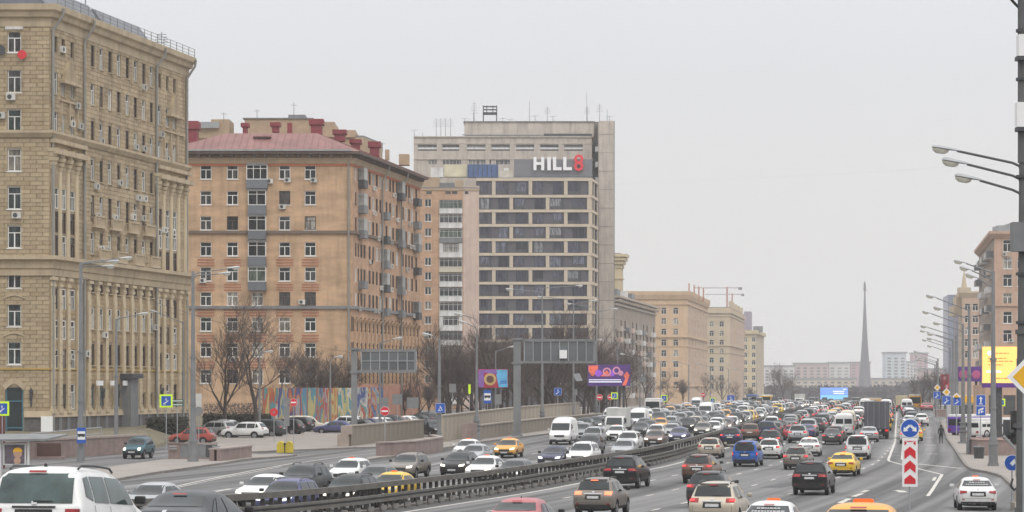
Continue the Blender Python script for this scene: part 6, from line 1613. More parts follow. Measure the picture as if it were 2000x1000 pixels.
for (x0, x1, y0, y1, n, s0, s1) in ((860, 1020, 330, 430, 19, 1.1, 1.55), (1010, 1200, 345, 470, 26, 1.2, 1.65), (1150, 1210, 430, 560, 8, 1.1, 1.4), (790, 860, 330, 380, 4, .6, .85)):
    for i in range(n):
        Yt = r_.uniform(y0, y1); spots.append((at(x0+(x1-x0)*(i+r_.uniform(.1, .9))/n, Yt), Yt, r_.uniform(s0, s1), x0+(x1-x0)*i/n))
onm = ['first', 'second', 'third', 'fourth', 'fifth', 'sixth', 'seventh', 'eighth', 'ninth', 'tenth', 'eleventh', 'twelfth', 'thirteenth', 'fourteenth', 'fifteenth', 'sixteenth']; cnt = {}
spots.sort(key=lambda q: q[3])
for (Xt, Yt, s_, pq) in spots:
    wh = ('behind the corner of the brick block' if pq < 870 else 'left of the icon billboard' if pq < 935 else 'behind the icon billboard' if pq < 1000 else 'behind the left half of the right gantry' if pq < 1085 else 'between the right gantry and the purple billboard' if pq < 1150 else 'behind the purple billboard'); cnt[wh] = cnt.get(wh, 0)+1
    tree('%s bare grove tree from the left, %s' % (onm[min(15, cnt[wh]-1)], wh), Xt, Yt, s_, r_.randrange(4), r_.uniform(0, 6), 'bare trees of the park grove', sx=1.1)
for i, px in enumerate((1225, 1262, 1300, 1335, 1372, 1410, 1440, 1466)):
    Yt = 480+i*60; tree('leafless street tree by the left apartment blocks, %s beyond the purple billboard' % onm[i], at(px, Yt), Yt, 1.0, i % 4, i, 'street trees below the apartment blocks')
for i, (px, Yt) in enumerate(((1518, 1000), (1530, 1010), (1545, 1050))):
    tree('%s of the tall dark bare trees left of the blue LED screen' % onm[i], at(px, Yt), Yt, 1.7, i, i, 'dark trees left of the LED screen')
for i, (px, Yt) in enumerate(((1790, 640), (1802, 560), (1815, 500), (1836, 460), (1850, 420))):
    tree('bare street tree behind the right-hand lamps, %s from the obelisk' % onm[i], at(px, Yt), Yt, .85, i % 4, i*2, 'street trees behind the right lamps')
# far-off wood along the horizon: one mass of twiggy crowns
g = MB(); r_ = random.Random(9)
for k in range(420):
    Yt = r_.uniform(1250, 2150); px = r_.uniform(1480, 1900); Xt = at(px, Yt); hh = r_.uniform(6.5, 10.5)*(1.3 if px > 1760 else 1); zb = h(Xt, Yt)
    for j in range(60):
        p = Vector((Xt+r_.gauss(0, 4), Yt+r_.gauss(0, 4), zb+hh*(.25+.75*math.sqrt(r_.random())))); a_ = Vector((r_.uniform(-1, 1), r_.uniform(-1, 1), r_.uniform(.2, 1.2))).normalized(); b_ = a_.orthogonal().normalized()
        s_ = r_.uniform(.8, 2.2); g.add([p-a_*s_, p+b_*s_*.25, p+a_*s_, p-b_*s_*.25], [(0, 1, 2, 3)])
    g.tube((Xt, Yt, zb-1), (Xt, Yt, zb+hh*.6), .35, .15, 3, caps=False)
o = add('distant_woodland', g.mesh('distant_woodland', mat('far_twigs', (.07, .062, .065), .95, .3, .1)), kind='stuff')
# ================================================================== vehicles
PAINT = {}
def grime(m):
    """road dirt thrown up on the lower body"""
    N = m.node_tree.nodes; L = m.node_tree.links; b = N['Principled BSDF']; src = b.inputs['Base Color'].links[0].from_socket
    co = N.new('ShaderNodeTexCoord'); sp = N.new('ShaderNodeSeparateXYZ'); L.new(co.outputs['Object'], sp.inputs[0])
    mr = N.new('ShaderNodeMapRange'); L.new(sp.outputs[2], mr.inputs['Value']); mr.inputs['From Min'].default_value = .95; mr.inputs['From Max'].default_value = .2; mr.inputs['To Max'].default_value = .6
    n = N.new('ShaderNodeTexNoise'); n.inputs['Scale'].default_value = 3.5; n.inputs['Detail'].default_value = 4; L.new(co.outputs['Object'], n.inputs['Vector'])
    mu = N.new('ShaderNodeMath'); mu.operation = 'MULTIPLY'; L.new(mr.outputs[0], mu.inputs[0]); L.new(n.outputs[0], mu.inputs[1])
    m2 = N.new('ShaderNodeMath'); m2.operation = 'MULTIPLY'; m2.inputs[1].default_value = 1.5; L.new(mu.outputs[0], m2.inputs[0])
    mx = N.new('ShaderNodeMix'); mx.data_type = 'RGBA'; L.new(m2.outputs[0], mx.inputs[0]); L.new(src, mx.inputs[6]); mx.inputs[7].default_value = (.14, .125, .105, 1)
    L.new(mx.outputs[2], b.inputs['Base Color'])
def paint(nm, c, metal=.25, rough=.38):
    PAINT[nm] = mat('paint_'+nm, c, rough, .10, 1.1, metal=metal, coat=.3, stain=.12, spec=(.15 if nm in ('black', 'dark grey', 'navy') else .4)); grime(PAINT[nm])
for nm, c, me_ in (('white', (.70, .70, .69), 0), ('silver', (.42, .43, .44), .5), ('pale grey', (.30, .31, .32), .4), ('grey', (.15, .15, .155), .4), ('dark grey', (.05, .052, .058), .3), ('black', (.006, .006, .008), .0),
                  ('navy', (.02, .025, .075), .3), ('blue', (.015, .10, .40), .2), ('violet blue', (.06, .065, .18), .3), ('teal', (.012, .085, .12), .2), ('red', (.35, .025, .035), .2), ('pinkish red', (.42, .10, .11), .2), ('orange red', (.34, .05, .03), .1),
                  ('brown', (.14, .075, .055), .4), ('beige', (.50, .44, .35), .4), ('taupe', (.20, .175, .15), .4), ('yellow', (.75, .47, .01), 0), ('orange', (.72, .33, .02), 0), ('cream', (.6, .55, .45), 0), ('purple', (.12, .04, .35), 0)):
    paint(nm, c, me_)
car_glass = mat('car_glass', (.018, .023, .025), .05, .5, 1.3, spec=.45)
near_glass = mat('near_car_glass', (.05, .078, .075), .1, .6, 1.6, spec=.5)
tyre_m = mat('tyre', (.02, .02, .021), .9, .2, 3); rim_m = mat('wheel_rim', (.30, .30, .31), .4, .2, 3, metal=.6)
hl_on = mat('headlight_lit', (.9, .85, .75), .2, 0, 1, emit=(1, .90, .70), es=1.7); hl_cold = mat('headlight_cold', (.9, .9, .9), .2, 0, 1, emit=(.85, .9, 1), es=1.5); hl_off = mat('headlight_glass', (.35, .36, .37), .15, .2, 4)
tl_off = mat('tail_light', (.28, .012, .015), .25, .25, 5); tl_on = mat('tail_light_lit', (.7, .03, .03), .3, .1, 3, emit=(1, .03, .03), es=.55); tl_hot = mat('brake_light', (.9, .2, .1), .3, .1, 3, emit=(1, .13, .05), es=2.2)
plate_m = mat('licence_plate', (.50, .50, .50), .6, .3, 14); chrome = mat('chrome_trim', (.45, .45, .46), .3, .1, 2, metal=.7)
taxi_sgn = mat('taxi_sign', (.75, .12, .02), .4, .1, 3, emit=(.9, .16, .03), es=.35); seam_m = mat('seam', (.02, .02, .02), .8, .1, 1)
plastic = black_m; core_on = mat('tail_core_lit', (.7, .02, .02), .3, 0, 1, emit=(1, .04, .04), es=1.3)

SP = dict(
 sedan=dict(L=4.62, W=1.80, H=1.47, belt=.93, hood=.95, deck=1.05, yc=1.00, yrf=.28, yrr=-1.02, yrw=-1.70, zb=.20, wt=.70, R=.325, ax=(-1.32, 1.34), tl=(.50, .86, .80, .93), win='sedan'),
 hatch=dict(L=4.30, W=1.79, H=1.53, belt=.97, hood=.99, deck=1.04, yc=1.02, yrf=.40, yrr=-1.50, yrw=-1.92, zb=.20, wt=.72, R=.325, ax=(-1.25, 1.32), tl=(.55, .86, .86, 1.02), win='hatch'),
 suv=dict(L=4.60, W=1.88, H=1.70, belt=1.06, hood=1.09, deck=1.14, yc=1.02, yrf=.42, yrr=-1.72, yrw=-2.08, zb=.26, wt=.74, R=.365, ax=(-1.36, 1.38), tl=(.52, .90, .98, 1.13), win='hatch'),
 bigsuv=dict(L=5.0, W=1.98, H=1.83, belt=1.14, hood=1.18, deck=1.22, yc=1.15, yrf=.50, yrr=-2.0, yrw=-2.32, zb=.28, wt=.76, R=.39, ax=(-1.5, 1.52), tl=(.50, .94, 1.02, 1.16), win='hatch'),
 minivan=dict(L=4.42, W=1.83, H=1.68, belt=1.02, hood=1.04, deck=.98, yc=1.30, yrf=.62, yrr=-1.88, yrw=-2.12, zb=.20, wt=.80, R=.33, ax=(-1.35, 1.42), tl=(.58, .90, .74, .94), win='hatch'),
 smallvan=dict(L=4.35, W=1.80, H=1.84, belt=1.10, hood=1.06, deck=1.10, yc=1.30, yrf=.68, yrr=-2.02, yrw=-2.12, zb=.22, wt=.82, R=.33, ax=(-1.35, 1.42), tl=(.80, .90, .80, 1.10), win='hatch'),
 van=dict(L=5.6, W=2.06, H=2.50, belt=1.28, hood=1.28, deck=1.30, yc=2.05, yrf=1.25, yrr=-2.72, yrw=-2.78, zb=.25, wt=.86, R=.36, ax=(-1.7, 1.9), tl=(.90, 1.0, .85, 1.25), win='van'),
 jeep=dict(L=3.95, W=1.68, H=1.66, belt=1.04, hood=1.04, deck=1.04, yc=.62, yrf=.34, yrr=-1.78, yrw=-1.93, zb=.30, wt=.74, R=.35, ax=(-1.1, 1.2), tl=(.68, .82, .75, .95), win='hatch'),
)
def body_mesh(s):
    L_, W_, H_ = s['L'], s['W']/2, s['H']; zb, B, hood, deck = s['zb'], s['belt'], s['hood'], s['deck']; yc, yf, yr, yw = s['yc'], s['yrf'], s['yrr'], s['yrw']; wt = s['wt']*W_
    r_ = -L_/2; f_ = L_/2; Hh = H_+.045; ym = (yf+yr)/2
    #   y,        belt,      top,        w lower, w belt, w top, zbot
    st = [(r_-.01, deck*.74, deck*.80, W_*.80, W_*.82, W_*.66, zb+.10), (r_+.06, deck*.84, deck*.93, W_*.93, W_*.94, W_*.74, zb+.03),
          (min(r_+.22, yw-.03) if yw-r_ < .5 else r_+.2, B, deck, W_*.97, W_*.96, W_*.76, zb),
          (yw, B, deck+.03, W_*1.0, W_*.97, W_*.80, zb), (yw*.28+yr*.72, B+.0, H_*.90+deck*.08, W_*1.01, W_*.975, wt*1.04, zb), (yr+.06, B, Hh-.015, W_*1.01, W_*.975, wt, zb), (ym, B, Hh+.02, W_*1.01, W_*.975, wt*1.0, zb),
          (yf-.05, B-.01, Hh-.02, W_*1.01, W_*.97, wt*.98, zb), (yf*.55+yc*.45, B-.01, H_*.62+hood*.40, W_*1.0, W_*.965, wt*1.08, zb), (yc+.03, B-.02, hood+.03, W_*1.0, W_*.96, W_*.80, zb),
          ((yc+f_)/2, B-.05, hood-.02, W_*1.0, W_*.945, W_*.72, zb), (f_-.30, hood*.85, hood*.90, W_*.96, W_*.90, W_*.66, zb), (f_-.06, hood*.74, hood*.80, W_*.90, W_*.86, W_*.62, zb+.03), (f_+.01, hood*.62, hood*.68, W_*.76, W_*.78, W_*.58, zb+.09)]
    V = []; n = 14
    for (y, b_, t, wl, wb, wp_, z0) in st:
        mid = z0+(b_-z0)*.52; half = [(0, z0), (wl*.72, z0), (wl*.985, z0+.10), (wl*1.0, mid), (wb, b_), (wp_+.35*max(0, wb-wp_)*(1 if t-b_ < .2 else .12), b_+(t-b_)*(.6 if t-b_ < .2 else .72)), (wp_*.86, t-.02 if t-b_ < .25 else t-.035), (0, t)]
        ring_ = half+[(-x, z) for x, z in half[-2:0:-1]]
        for x, z in ring_: V.append((x, y, z))
    fs = []
    for i in range(len(st)-1):
        for k in range(n): fs.append((i*n+k, (i+1)*n+k, (i+1)*n+(k+1) % n, i*n+(k+1) % n))
    fs += [tuple(range(n)), tuple((len(st)-1)*n+n-1-k for k in range(n))]
    me = bpy.data.meshes.new('body'); me.from_pydata(V, [], fs)
    bm = bmesh.new(); bm.from_mesh(me); bmesh.ops.recalc_face_normals(bm, faces=bm.faces[:])
    bm.to_mesh(me); bm.free()
    me.materials.append(PAINT['grey']); me.materials.append(plastic)
    ob = bpy.data.objects.new('tmp', me); COL.objects.link(ob); sb = ob.modifiers.new('s', 'SUBSURF'); sb.levels = 2; sb.render_levels = 2
    c = MB()
    for ay in s['ax']:
        for sx in (-1, 1): c.tube((sx*(W_-.26), ay, s['R']+.01), (sx*(W_+.2), ay, s['R']+.01), s['R']+.055, s['R']+.055, 24)
    cme = c.mesh('cut', plastic); cme.materials.append(plastic)
    cme.polygons.foreach_set('material_index', [1]*len(cme.polygons)); co = bpy.data.objects.new('cut', cme); COL.objects.link(co)
    bo = ob.modifiers.new('b', 'BOOLEAN'); bo.object = co; bo.operation = 'DIFFERENCE'; bo.solver = 'EXACT'
    dg = bpy.context.evaluated_depsgraph_get(); out_ = bpy.data.meshes.new_from_object(ob.evaluated_get(dg)); out_.name = 'body'
    bpy.data.objects.remove(ob); bpy.data.objects.remove(co)
    for p in out_.polygons:
        if p.center.z < zb+.13: p.material_index = 1
        p.use_smooth = True
    out_.set_sharp_from_angle(angle=R(50))
    return out_
class Proto: pass
def patch(bvh, dirn, quad, off=.01, nu=6, nv=4, mirror=False):
    """quad: 4 corners (a,b) -> conforming patch on the body seen along dirn"""
    vs = []; ok = []
    for j in range(nv+1):
        for i in range(nu+1):
            s_, t = i/nu, j/nv
            a_ = [(quad[0][k]*(1-s_)+quad[1][k]*s_)*(1-t)+(quad[3][k]*(1-s_)+quad[2][k]*s_)*t for k in (0, 1)]
            if dirn == 'rear': o_, d_ = Vector((a_[0], -9, a_[1])), Vector((0, 1, 0))
            elif dirn == 'front': o_, d_ = Vector((a_[0], 9, a_[1])), Vector((0, -1, 0))
            elif dirn == 'right': o_, d_ = Vector((9, a_[0], a_[1])), Vector((-1, 0, 0))
            elif dirn == 'left': o_, d_ = Vector((-9, a_[0], a_[1])), Vector((1, 0, 0))
            hit, nr, _, _ = bvh.ray_cast(o_, d_)
            if hit is None: vs.append(Vector((0, 0, 0))); ok.append(False); continue
            if nr.dot(d_) > 0: nr = -nr
            vs.append(hit+nr*off-d_*off*.5); ok.append(True)
    fs = []
    for j in range(nv):
        for i in range(nu):
            q = [j*(nu+1)+i, j*(nu+1)+i+1, (j+1)*(nu+1)+i+1, (j+1)*(nu+1)+i]
            if all(ok[k] for k in q): fs.append(tuple(q))
    return vs, fs
def pm(bvh, dirn, quads, m, off=.01, nu=6, nv=4, name='panel'):
    g = MB()
    for q in quads:
        v, f = patch(bvh, dirn, q, off, nu, nv); g.add(v, f)
    me = g.mesh(name, m); me.polygons.foreach_set('use_smooth', [True]*len(me.polygons))
    bm = bmesh.new(); bm.from_mesh(me); bmesh.ops.delete(bm, geom=[v for v in bm.verts if not v.link_faces], context='VERTS')
    bmesh.ops.recalc_face_normals(bm, faces=bm.faces[:]); bm.to_mesh(me); bm.free(); return me
def flipx(q): return [(-x, z) for x, z in q]
def wheel_mesh(R_, wd=.22):
    t = MB(); n = 20
    prof = [(0, R_*.62), (0.01, R_*.93), (.04, R_), (wd-.04, R_), (wd-.01, R_*.93), (wd, R_*.6)]; vs = []
    for (x, r_) in prof:
        for k in range(n): a_ = 2*math.pi*k/n; vs.append((-wd/2+x, r_*math.cos(a_), r_*math.sin(a_)))
    t.add(vs, [(i*n+k, (i+1)*n+k, (i+1)*n+(k+1) % n, i*n+(k+1) % n) for i in range(5) for k in range(n)])
    me = t.mesh('wheel', tyre_m, smooth=True)
    r2 = MB()
    for sx in (-1, 1):
        x = sx*(wd/2-.035); r2.tube((x-.01, 0, 0), (x+.01, 0, 0), R_*.6, R_*.6, 16)
        for k in range(5):
            a_ = 2*math.pi*k/5; r2.tube((x+sx*.02, 0, 0), (x+sx*.015, R_*.58*math.cos(a_), R_*.58*math.sin(a_)), .05, .035, 4)
        r2.tube((x, 0, 0), (x+sx*.04, 0, 0), .06, .05, 8)
    return me, r2.mesh('rim', rim_m)
PR = {}
def proto(kind):
    if kind in PR: return PR[kind]
    s = SP[kind]; P = Proto(); P.s = s; P.body = body_mesh(s); W_ = s['W']/2; H_ = s['H']; r_ = -s['L']/2; f_ = s['L']/2
    bv = BVHTree.FromPolygons([v.co.copy() for v in P.body.vertices], [tuple(p.vertices) for p in P.body.polygons])
    B, deck, hood, zb = s['belt'], s['deck'], s['hood'], s['zb']; wt = s['wt']*W_
    zt = H_-.10; P.parts = []      # (name, mesh, paint?, lod)
    A_ = lambda nm, me, lod=0, par=None: P.parts.append((nm, me, lod, par))
    if kind != 'van':
        A_('rear_window', pm(bv, 'rear', [[(-W_*.76, deck+.055), (W_*.76, deck+.055), (wt*.90, zt-.02), (-wt*.90, zt-.02)]], car_glass, .008, 10, 6), 0)
    else:
        A_('rear_window', pm(bv, 'rear', [[(-.82, 1.45), (-.06, 1.45), (-.06, 1.95), (-.8, 1.95)], [(.06, 1.45), (.82, 1.45), (.8, 1.95), (.06, 1.95)]], car_glass, .008), 0)
    A_('windshield', pm(bv, 'front', [[(-W_*.80, hood+.04), (W_*.80, hood+.04), (wt*.92, zt-(0 if kind != 'van' else .42)), (-wt*.92, zt-(0 if kind != 'van' else .42))]], car_glass, .008, 10, 7), 0)
    yc, yf, yr, yw = s['yc'], s['yrf'], s['yrr'], s['yrw']; z0 = B+.045; z1 = H_-.155; ym = (yf+yr)/2-.02
    if kind == 'sedan': sq = [[(ym+.04, z0), (yc-.28, z0), (yf-.02, z1), (ym+.04, z1+.01)], [(yw+.62, z0), (ym-.04, z0), (ym-.04, z1+.01), (yr+.30, z1)], [(yw+.34, z0+.02), (yw+.56, z0), (yr+.24, z1-.0), (yr+.14, z1-.04)]]
    elif kind == 'van': z1 = H_-.62; sq = [[(.72, z0+.05), (yc-.25, z0), (yf+.22, z1), (.72, z1)]]
    else: sq = [[(ym+.22, z0), (yc-.28, z0), (yf-.02, z1), (ym+.22, z1+.01)], [(ym-.70, z0), (ym+.14, z0), (ym+.14, z1+.01), (ym-.70, z1)], [(yw+.30, z0+.10), (ym-.78, z0+.02), (ym-.78, z1), (yr+.16, z1-.04)]]
    for sd in ('left', 'right'):
        for q in sq: A_('side_window', pm(bv, sd, [q], car_glass, .008, 6, 4), 0)
    # lights
    a_, b_, c_, d_ = s['tl']
    for sx in (-1, 1):
        q = [(a_*sx, c_), (b_*sx, c_), (b_*sx, d_), (a_*sx, d_)]
        if kind in ('sedan',): q = [(a_*sx, c_+.02), (b_*sx, c_-.03), (b_*sx, d_), (a_*sx, d_-.02)]
        A_('tail_light', pm(bv, 'rear', [q], tl_off, .012, 6, 3), 0)
        am, bm2, cm2, dm = a_*.62+b_*.38, a_*.12+b_*.88, c_*.75+d_*.25, c_*.25+d_*.75
        A_('tail_lamp_core', pm(bv, 'rear', [[(am*sx, cm2), (bm2*sx, cm2), (bm2*sx, dm), (am*sx, dm)]], core_on, .022, 3, 1), 5)
        A_('reflector', pm(bv, 'rear', [[(W_*.66*sx, zb+.30), (W_*.80*sx, zb+.30), (W_*.80*sx, zb+.34), (W_*.66*sx, zb+.34)]], tl_off, .024, 2, 1), 2)
        hz = hood*.74 if kind != 'van' else .98
        q = [(W_*.50*sx, hz-.06), (W_*.84*sx, hz-.03), (W_*.86*sx, hz+.10), (W_*.52*sx, hz+.045)]
        if kind == 'jeep': q = [(W_*.56*sx, hz-.08), (W_*.80*sx, hz-.08), (W_*.80*sx, hz+.1), (W_*.56*sx, hz+.1)]
        A_('headlight', pm(bv, 'front', [q], hl_off, .012, 6, 3), 0)
    gz = hood*.62 if kind != 'van' else .80
    A_('grille', pm(bv, 'front', [[(-W_*.42, gz-.08), (W_*.42, gz-.08), (W_*.48, gz+.10), (-W_*.48, gz+.10)]], plastic, .012), 1)
    A_('front_bumper', pm(bv, 'front', [[(-W_*.82, zb+.12), (W_*.82, zb+.12), (W_*.80, zb+.26), (-W_*.80, zb+.26)]], plastic, .014, 8, 2), 1)
    A_('rear_bumper', pm(bv, 'rear', [[(-W_*.86, zb+.13), (W_*.86, zb+.13), (W_*.84, zb+(.30 if kind in ('suv', 'bigsuv', 'smallvan', 'van', 'jeep') else .22)), (-W_*.84, zb+(.30 if kind in ('suv', 'bigsuv', 'smallvan', 'van', 'jeep') else .22))]], plastic, .016, 8, 2), 1)
    A_('licence_plate', pm(bv, 'front', [[(-.26, zb+.20), (.26, zb+.20), (.26, zb+.31), (-.26, zb+.31)]], plate_m, .03, 2, 2), 1)
    pz = {'sedan': .70, 'hatch': .74, 'suv': .82, 'bigsuv': .90, 'minivan': .76, 'smallvan': .8, 'van': .62, 'jeep': .5}[kind]
    A_('licence_plate', pm(bv, 'rear', [[(-.26, pz), (.26, pz), (.26, pz+.11), (-.26, pz+.11)]], plate_m, .02, 2, 2), 1)
    A_('trunk_trim', pm(bv, 'rear', [[(-.40, pz+.19), (.40, pz+.19), (.40, pz+.225), (-.40, pz+.225)]], chrome if kind in ('suv', 'bigsuv', 'sedan') else plastic, .014, 4, 1), 2)
    A_('badge', pm(bv, 'rear', [[(-.05, pz+.25), (.05, pz+.25), (.05, pz+.31), (-.05, pz+.31)]], chrome, .016, 1, 1), 2)
    A_('plate_recess', pm(bv, 'rear', [[(-.36, pz-.04), (.36, pz-.04), (.34, pz+.17), (-.34, pz+.17)]], seam_m, .006, 3, 2), 2)
    if kind not in ('sedan', 'minivan'):
        A_('rear_spoiler', pm(bv, 'rear', [[(-wt*.84, zt+.0), (wt*.84, zt+.0), (wt*.76, zt+.045), (-wt*.76, zt+.045)]], plastic, .03, 6, 1), 2)
    A_('high_brake_light', pm(bv, 'rear', [[(-.16, zt-.02), (.16, zt-.02), (.16, zt+.01), (-.16, zt+.01)]], tl_off, .038, 3, 1), 2)
    g = MB(); q_ = random.Random(2)
    if kind == 'sedan':
        for zl, xa_, xb_ in ((zt-.13, -.36, .36), (zt-.22, -.5, .5)):
            x = xa_
            while x < xb_: w_ = q_.uniform(.04, .11); v, f = patch(bv, 'rear', [(x, zl), (x+w_, zl), (x+w_, zl+.045), (x, zl+.045)], .02, 1, 1); g.add(v, f); x += w_+.022
        P.letters = g.mesh('lettering', mat('window_print', (.33, .33, .33), .5, .1, 3))
    g = MB(); v, f = [], []
    for sd in ('left', 'right'):
        for yy_ in ((ym+.0 if kind == 'sedan' else ym+.18), yc-.22, (yw+.9 if kind == 'sedan' else ym-.74)):
            for (v, f) in (patch(bv, sd, [(yy_-.008, zb+.2), (yy_+.008, zb+.2), (yy_+.008, B), (yy_-.008, B)], .004, 1, 6),): g.add(v, f)
        v, f = patch(bv, sd, [(s['ax'][0]+.5, zb+.13), (s['ax'][1]-.5, zb+.13), (s['ax'][1]-.5, zb+.20), (s['ax'][0]+.5, zb+.20)], .012, 8, 1); g.add(v, f)
    for (x0, x1, za, zb2) in ((-W_*.78, W_*.78, zb+.36, zb+.372), (-W_*.80, -W_*.79, zb+.37, deck-.05), (W_*.79, W_*.80, zb+.37, deck-.05)):
        v, f = patch(bv, 'rear', [(x0, za), (x1, za), (x1, zb2), (x0, zb2)], .004, 8, 2); g.add(v, f)
    A_('panel_seam', g.mesh('panel_seam', seam_m), 2)
    # wipers, mirrors, rails
    if kind not in ('sedan', 'van'): A_('rear_wiper', pm(bv, 'rear', [[(-.02, deck+.07), (.34, deck+.075), (.34, deck+.095), (-.02, deck+.10)]], seam_m, .02, 3, 1), 2)
    for sx in (-1, 1):
        g = MB(); x = sx*(W_+.02); zz_ = B+.06; g.box(min(x, x+sx*.20), max(x, x+sx*.20), yc-.50, yc-.36, zz_, zz_+.15); me = g.mesh('mirror', plastic, bevel=.04)
        P.parts.append(('mirror', me, 1, None))
    P.rails = None
    if kind in ('suv', 'bigsuv', 'minivan'):
        P.rails = []
        for sx in (-1, 1):
            g = MB(); xr = sx*wt*.86; g.path([(xr, yr+.25, H_-.03), (xr, yr+.42, H_+.03), (xr, (yf+yr)/2, H_+.05), (xr, yf-.42, H_+.03), (xr, yf-.25, H_-.04)], .022, 6); P.rails.append(g.mesh('roof_rail', grey_dk))
    g = MB(); g.prism([(0, 0), (.16, 0), (.02, .09)], -.02, .02); P.fin = g.mesh('antenna_fin', plastic)
    P.wheel, P.rim = wheel_mesh(s['R'])
    P.low = None
    PR[kind] = P; return P
def low_mesh(kind, lit):
    """far copy: one mesh, body + glass + lights + wheels"""
    P = proto(kind); key = ('low', kind, lit)
    if key in PR: return PR[key]
    g = MB(); mats_ = [PAINT['grey'], plastic, car_glass, tl_on if lit == 'r' else tl_off, {'f': hl_on, 'n': hl_off, 'r': hl_off}[lit], tyre_m, plate_m]
    bm = bmesh.new(); bm.from_mesh(P.body)
    g.add([v.co for v in P.body.vertices], [tuple(p.vertices) for p in P.body.polygons]); g.m = [p.material_index for p in P.body.polygons]
    bm.free(); sm_ = len(g.f)
    for (nm, me, lod, par) in P.parts:
        if lod > 1: continue
        mi = {'rear_window': 2, 'windshield': 2, 'side_window': 2, 'tail_light': 3, 'headlight': 4, 'licence_plate': 6}.get(nm, 1)
        g.add([v.co for v in me.vertices], [tuple(p.vertices) for p in me.polygons], mi)
    for ay in P.s['ax']:
        for sx in (-1, 1): g.tube((sx*(P.s['W']/2-.24), ay, P.s['R']), (sx*(P.s['W']/2-.02), ay, P.s['R']), P.s['R'], P.s['R'], 10, 5)
    me = g.mesh('body', mats_); me.polygons.foreach_set('use_smooth', [i < sm_ for i in range(len(me.polygons))]); me.set_sharp_from_angle(angle=R(50))
    PR[key] = me; return me
g = MB(); g.prism([(-.2, 0), (.2, 0), (.2, .09), (.16, .12), (-.16, .12), (-.2, .09)], -.08, .08); TS = g.mesh('taxi_sign', taxi_sgn)
g = MB(); g.prism([(-.17, 0), (.17, 0), (.12, .10), (-.12, .10)], -.07, .07); TSs = g.mesh('taxi_sign', taxi_sgn)
PLACED = []
_heads = {}
def vehicle_z(X, Y, hd, L_):
    dx, dy = math.sin(hd), math.cos(hd); z1 = h(X-dx*L_*.3, Y-dy*L_*.3); z2 = h(X+dx*L_*.3, Y+dy*L_*.3)
    return (z1+z2)/2, math.atan2(z2-z1, L_*.6)
def car(kind, color, label, X, Y, away=True, dhead=0.0, light=None, taxi=None, lod=None, group=None, sc=(1, 1, 1), two=None, glass=None, cat=None, fin=False, abs_head=None, name=None, noside=None):
    P = proto(kind); s = P.s
    hd = math.atan(xslope(Y)) if abs_head is None else abs_head; hd += dhead
    rz = -hd if away else math.pi-hd
    z, pitch = vehicle_z(X, Y, hd, s['L'])
    cat = cat or ('van' if kind in ('van', 'smallvan') else 'car')
    nm = name or ('taxi' if taxi else {'sedan': 'sedan_car', 'hatch': 'hatchback_car', 'suv': 'suv_car', 'bigsuv': 'suv_car', 'minivan': 'minivan', 'smallvan': 'small_van', 'van': 'delivery_van', 'jeep': 'offroad_car'}[kind])
    if taxi: cat = 'taxi'
    PLACED.append((X, Y, s['L']*sc[1], s['W']*sc[0]))
    if lod is None: lod = 0 if Y < 250 else (1 if Y < 330 else 3)
    pc = PAINT[color]
    M = Matrix.Translation((X, Y, z)) @ Matrix.Rotation(rz, 4, 'Z') @ Matrix.Rotation(pitch if away else -pitch, 4, 'X') @ Matrix.Diagonal((*sc, 1))
    if lod >= 3:
        me = low_mesh(kind, light if light in ('r', 'f') else 'n'); o = add(nm, me, None, M); o['label'] = label; o['category'] = cat
        if group: o['group'] = group
        o.material_slots[0].link = 'OBJECT'; o.material_slots[0].material = pc
        if taxi: add('taxi_sign', TSs, o, T((0, -.3, s['H'])))
        return o
    o = thing(nm, label, cat, (0, 0, 0), 0, group); o.matrix_basis = M
    def A_(n_, me, m_=None, par=None, MM=None):
        q = add(n_, me, par or o, MM)
        if m_ is not None: q.material_slots[0].link = 'OBJECT'; q.material_slots[0].material = m_
        return q
    b_ = A_('body', P.body, pc)
    for (n_, me, l_, par) in P.parts:
        if n_ == 'tail_lamp_core' and light != 'r': continue
        if l_ > 2-lod and not (l_ == 5 and light == 'r'): continue
        m_ = None
        if glass and n_.endswith(('window', 'windshield')): m_ = glass
        if n_ == 'tail_light' and light == 'b': m_ = tl_hot
        if n_ == 'high_brake_light' and light == 'b': m_ = tl_hot
        if n_ == 'headlight' and light in ('f', 'c'): m_ = hl_on if light == 'f' else hl_cold
        if n_ == 'mirror' and not glass and color in ('white', 'yellow', 'orange', 'silver', 'beige'): m_ = pc
        A_(n_, me, m_)
    for ay in s['ax']:
        for sx in (-1, 1):
            wq = A_('wheel', P.wheel, None, None, T((sx*(s['W']/2-.125), ay, s['R'])))
            if lod < 2: add('rim', P.rim, wq)
    if P.rails and lod < 2:
        for me in P.rails: A_('roof_rail', me)
    if taxi and away and lod == 0 and color == 'white' and hasattr(P, 'letters'): A_('lettering', P.letters)
    if fin: A_('antenna_fin', P.fin, None, None, T((0, s['yrr']+.3, s['H']-.02)) @ Matrix.Rotation(R(90), 4, 'Z'))
    if taxi: A_('taxi_sign', TS if taxi == 'big' else TSs, None, None, T((0, -.25, s['H']-.01)))
    return o

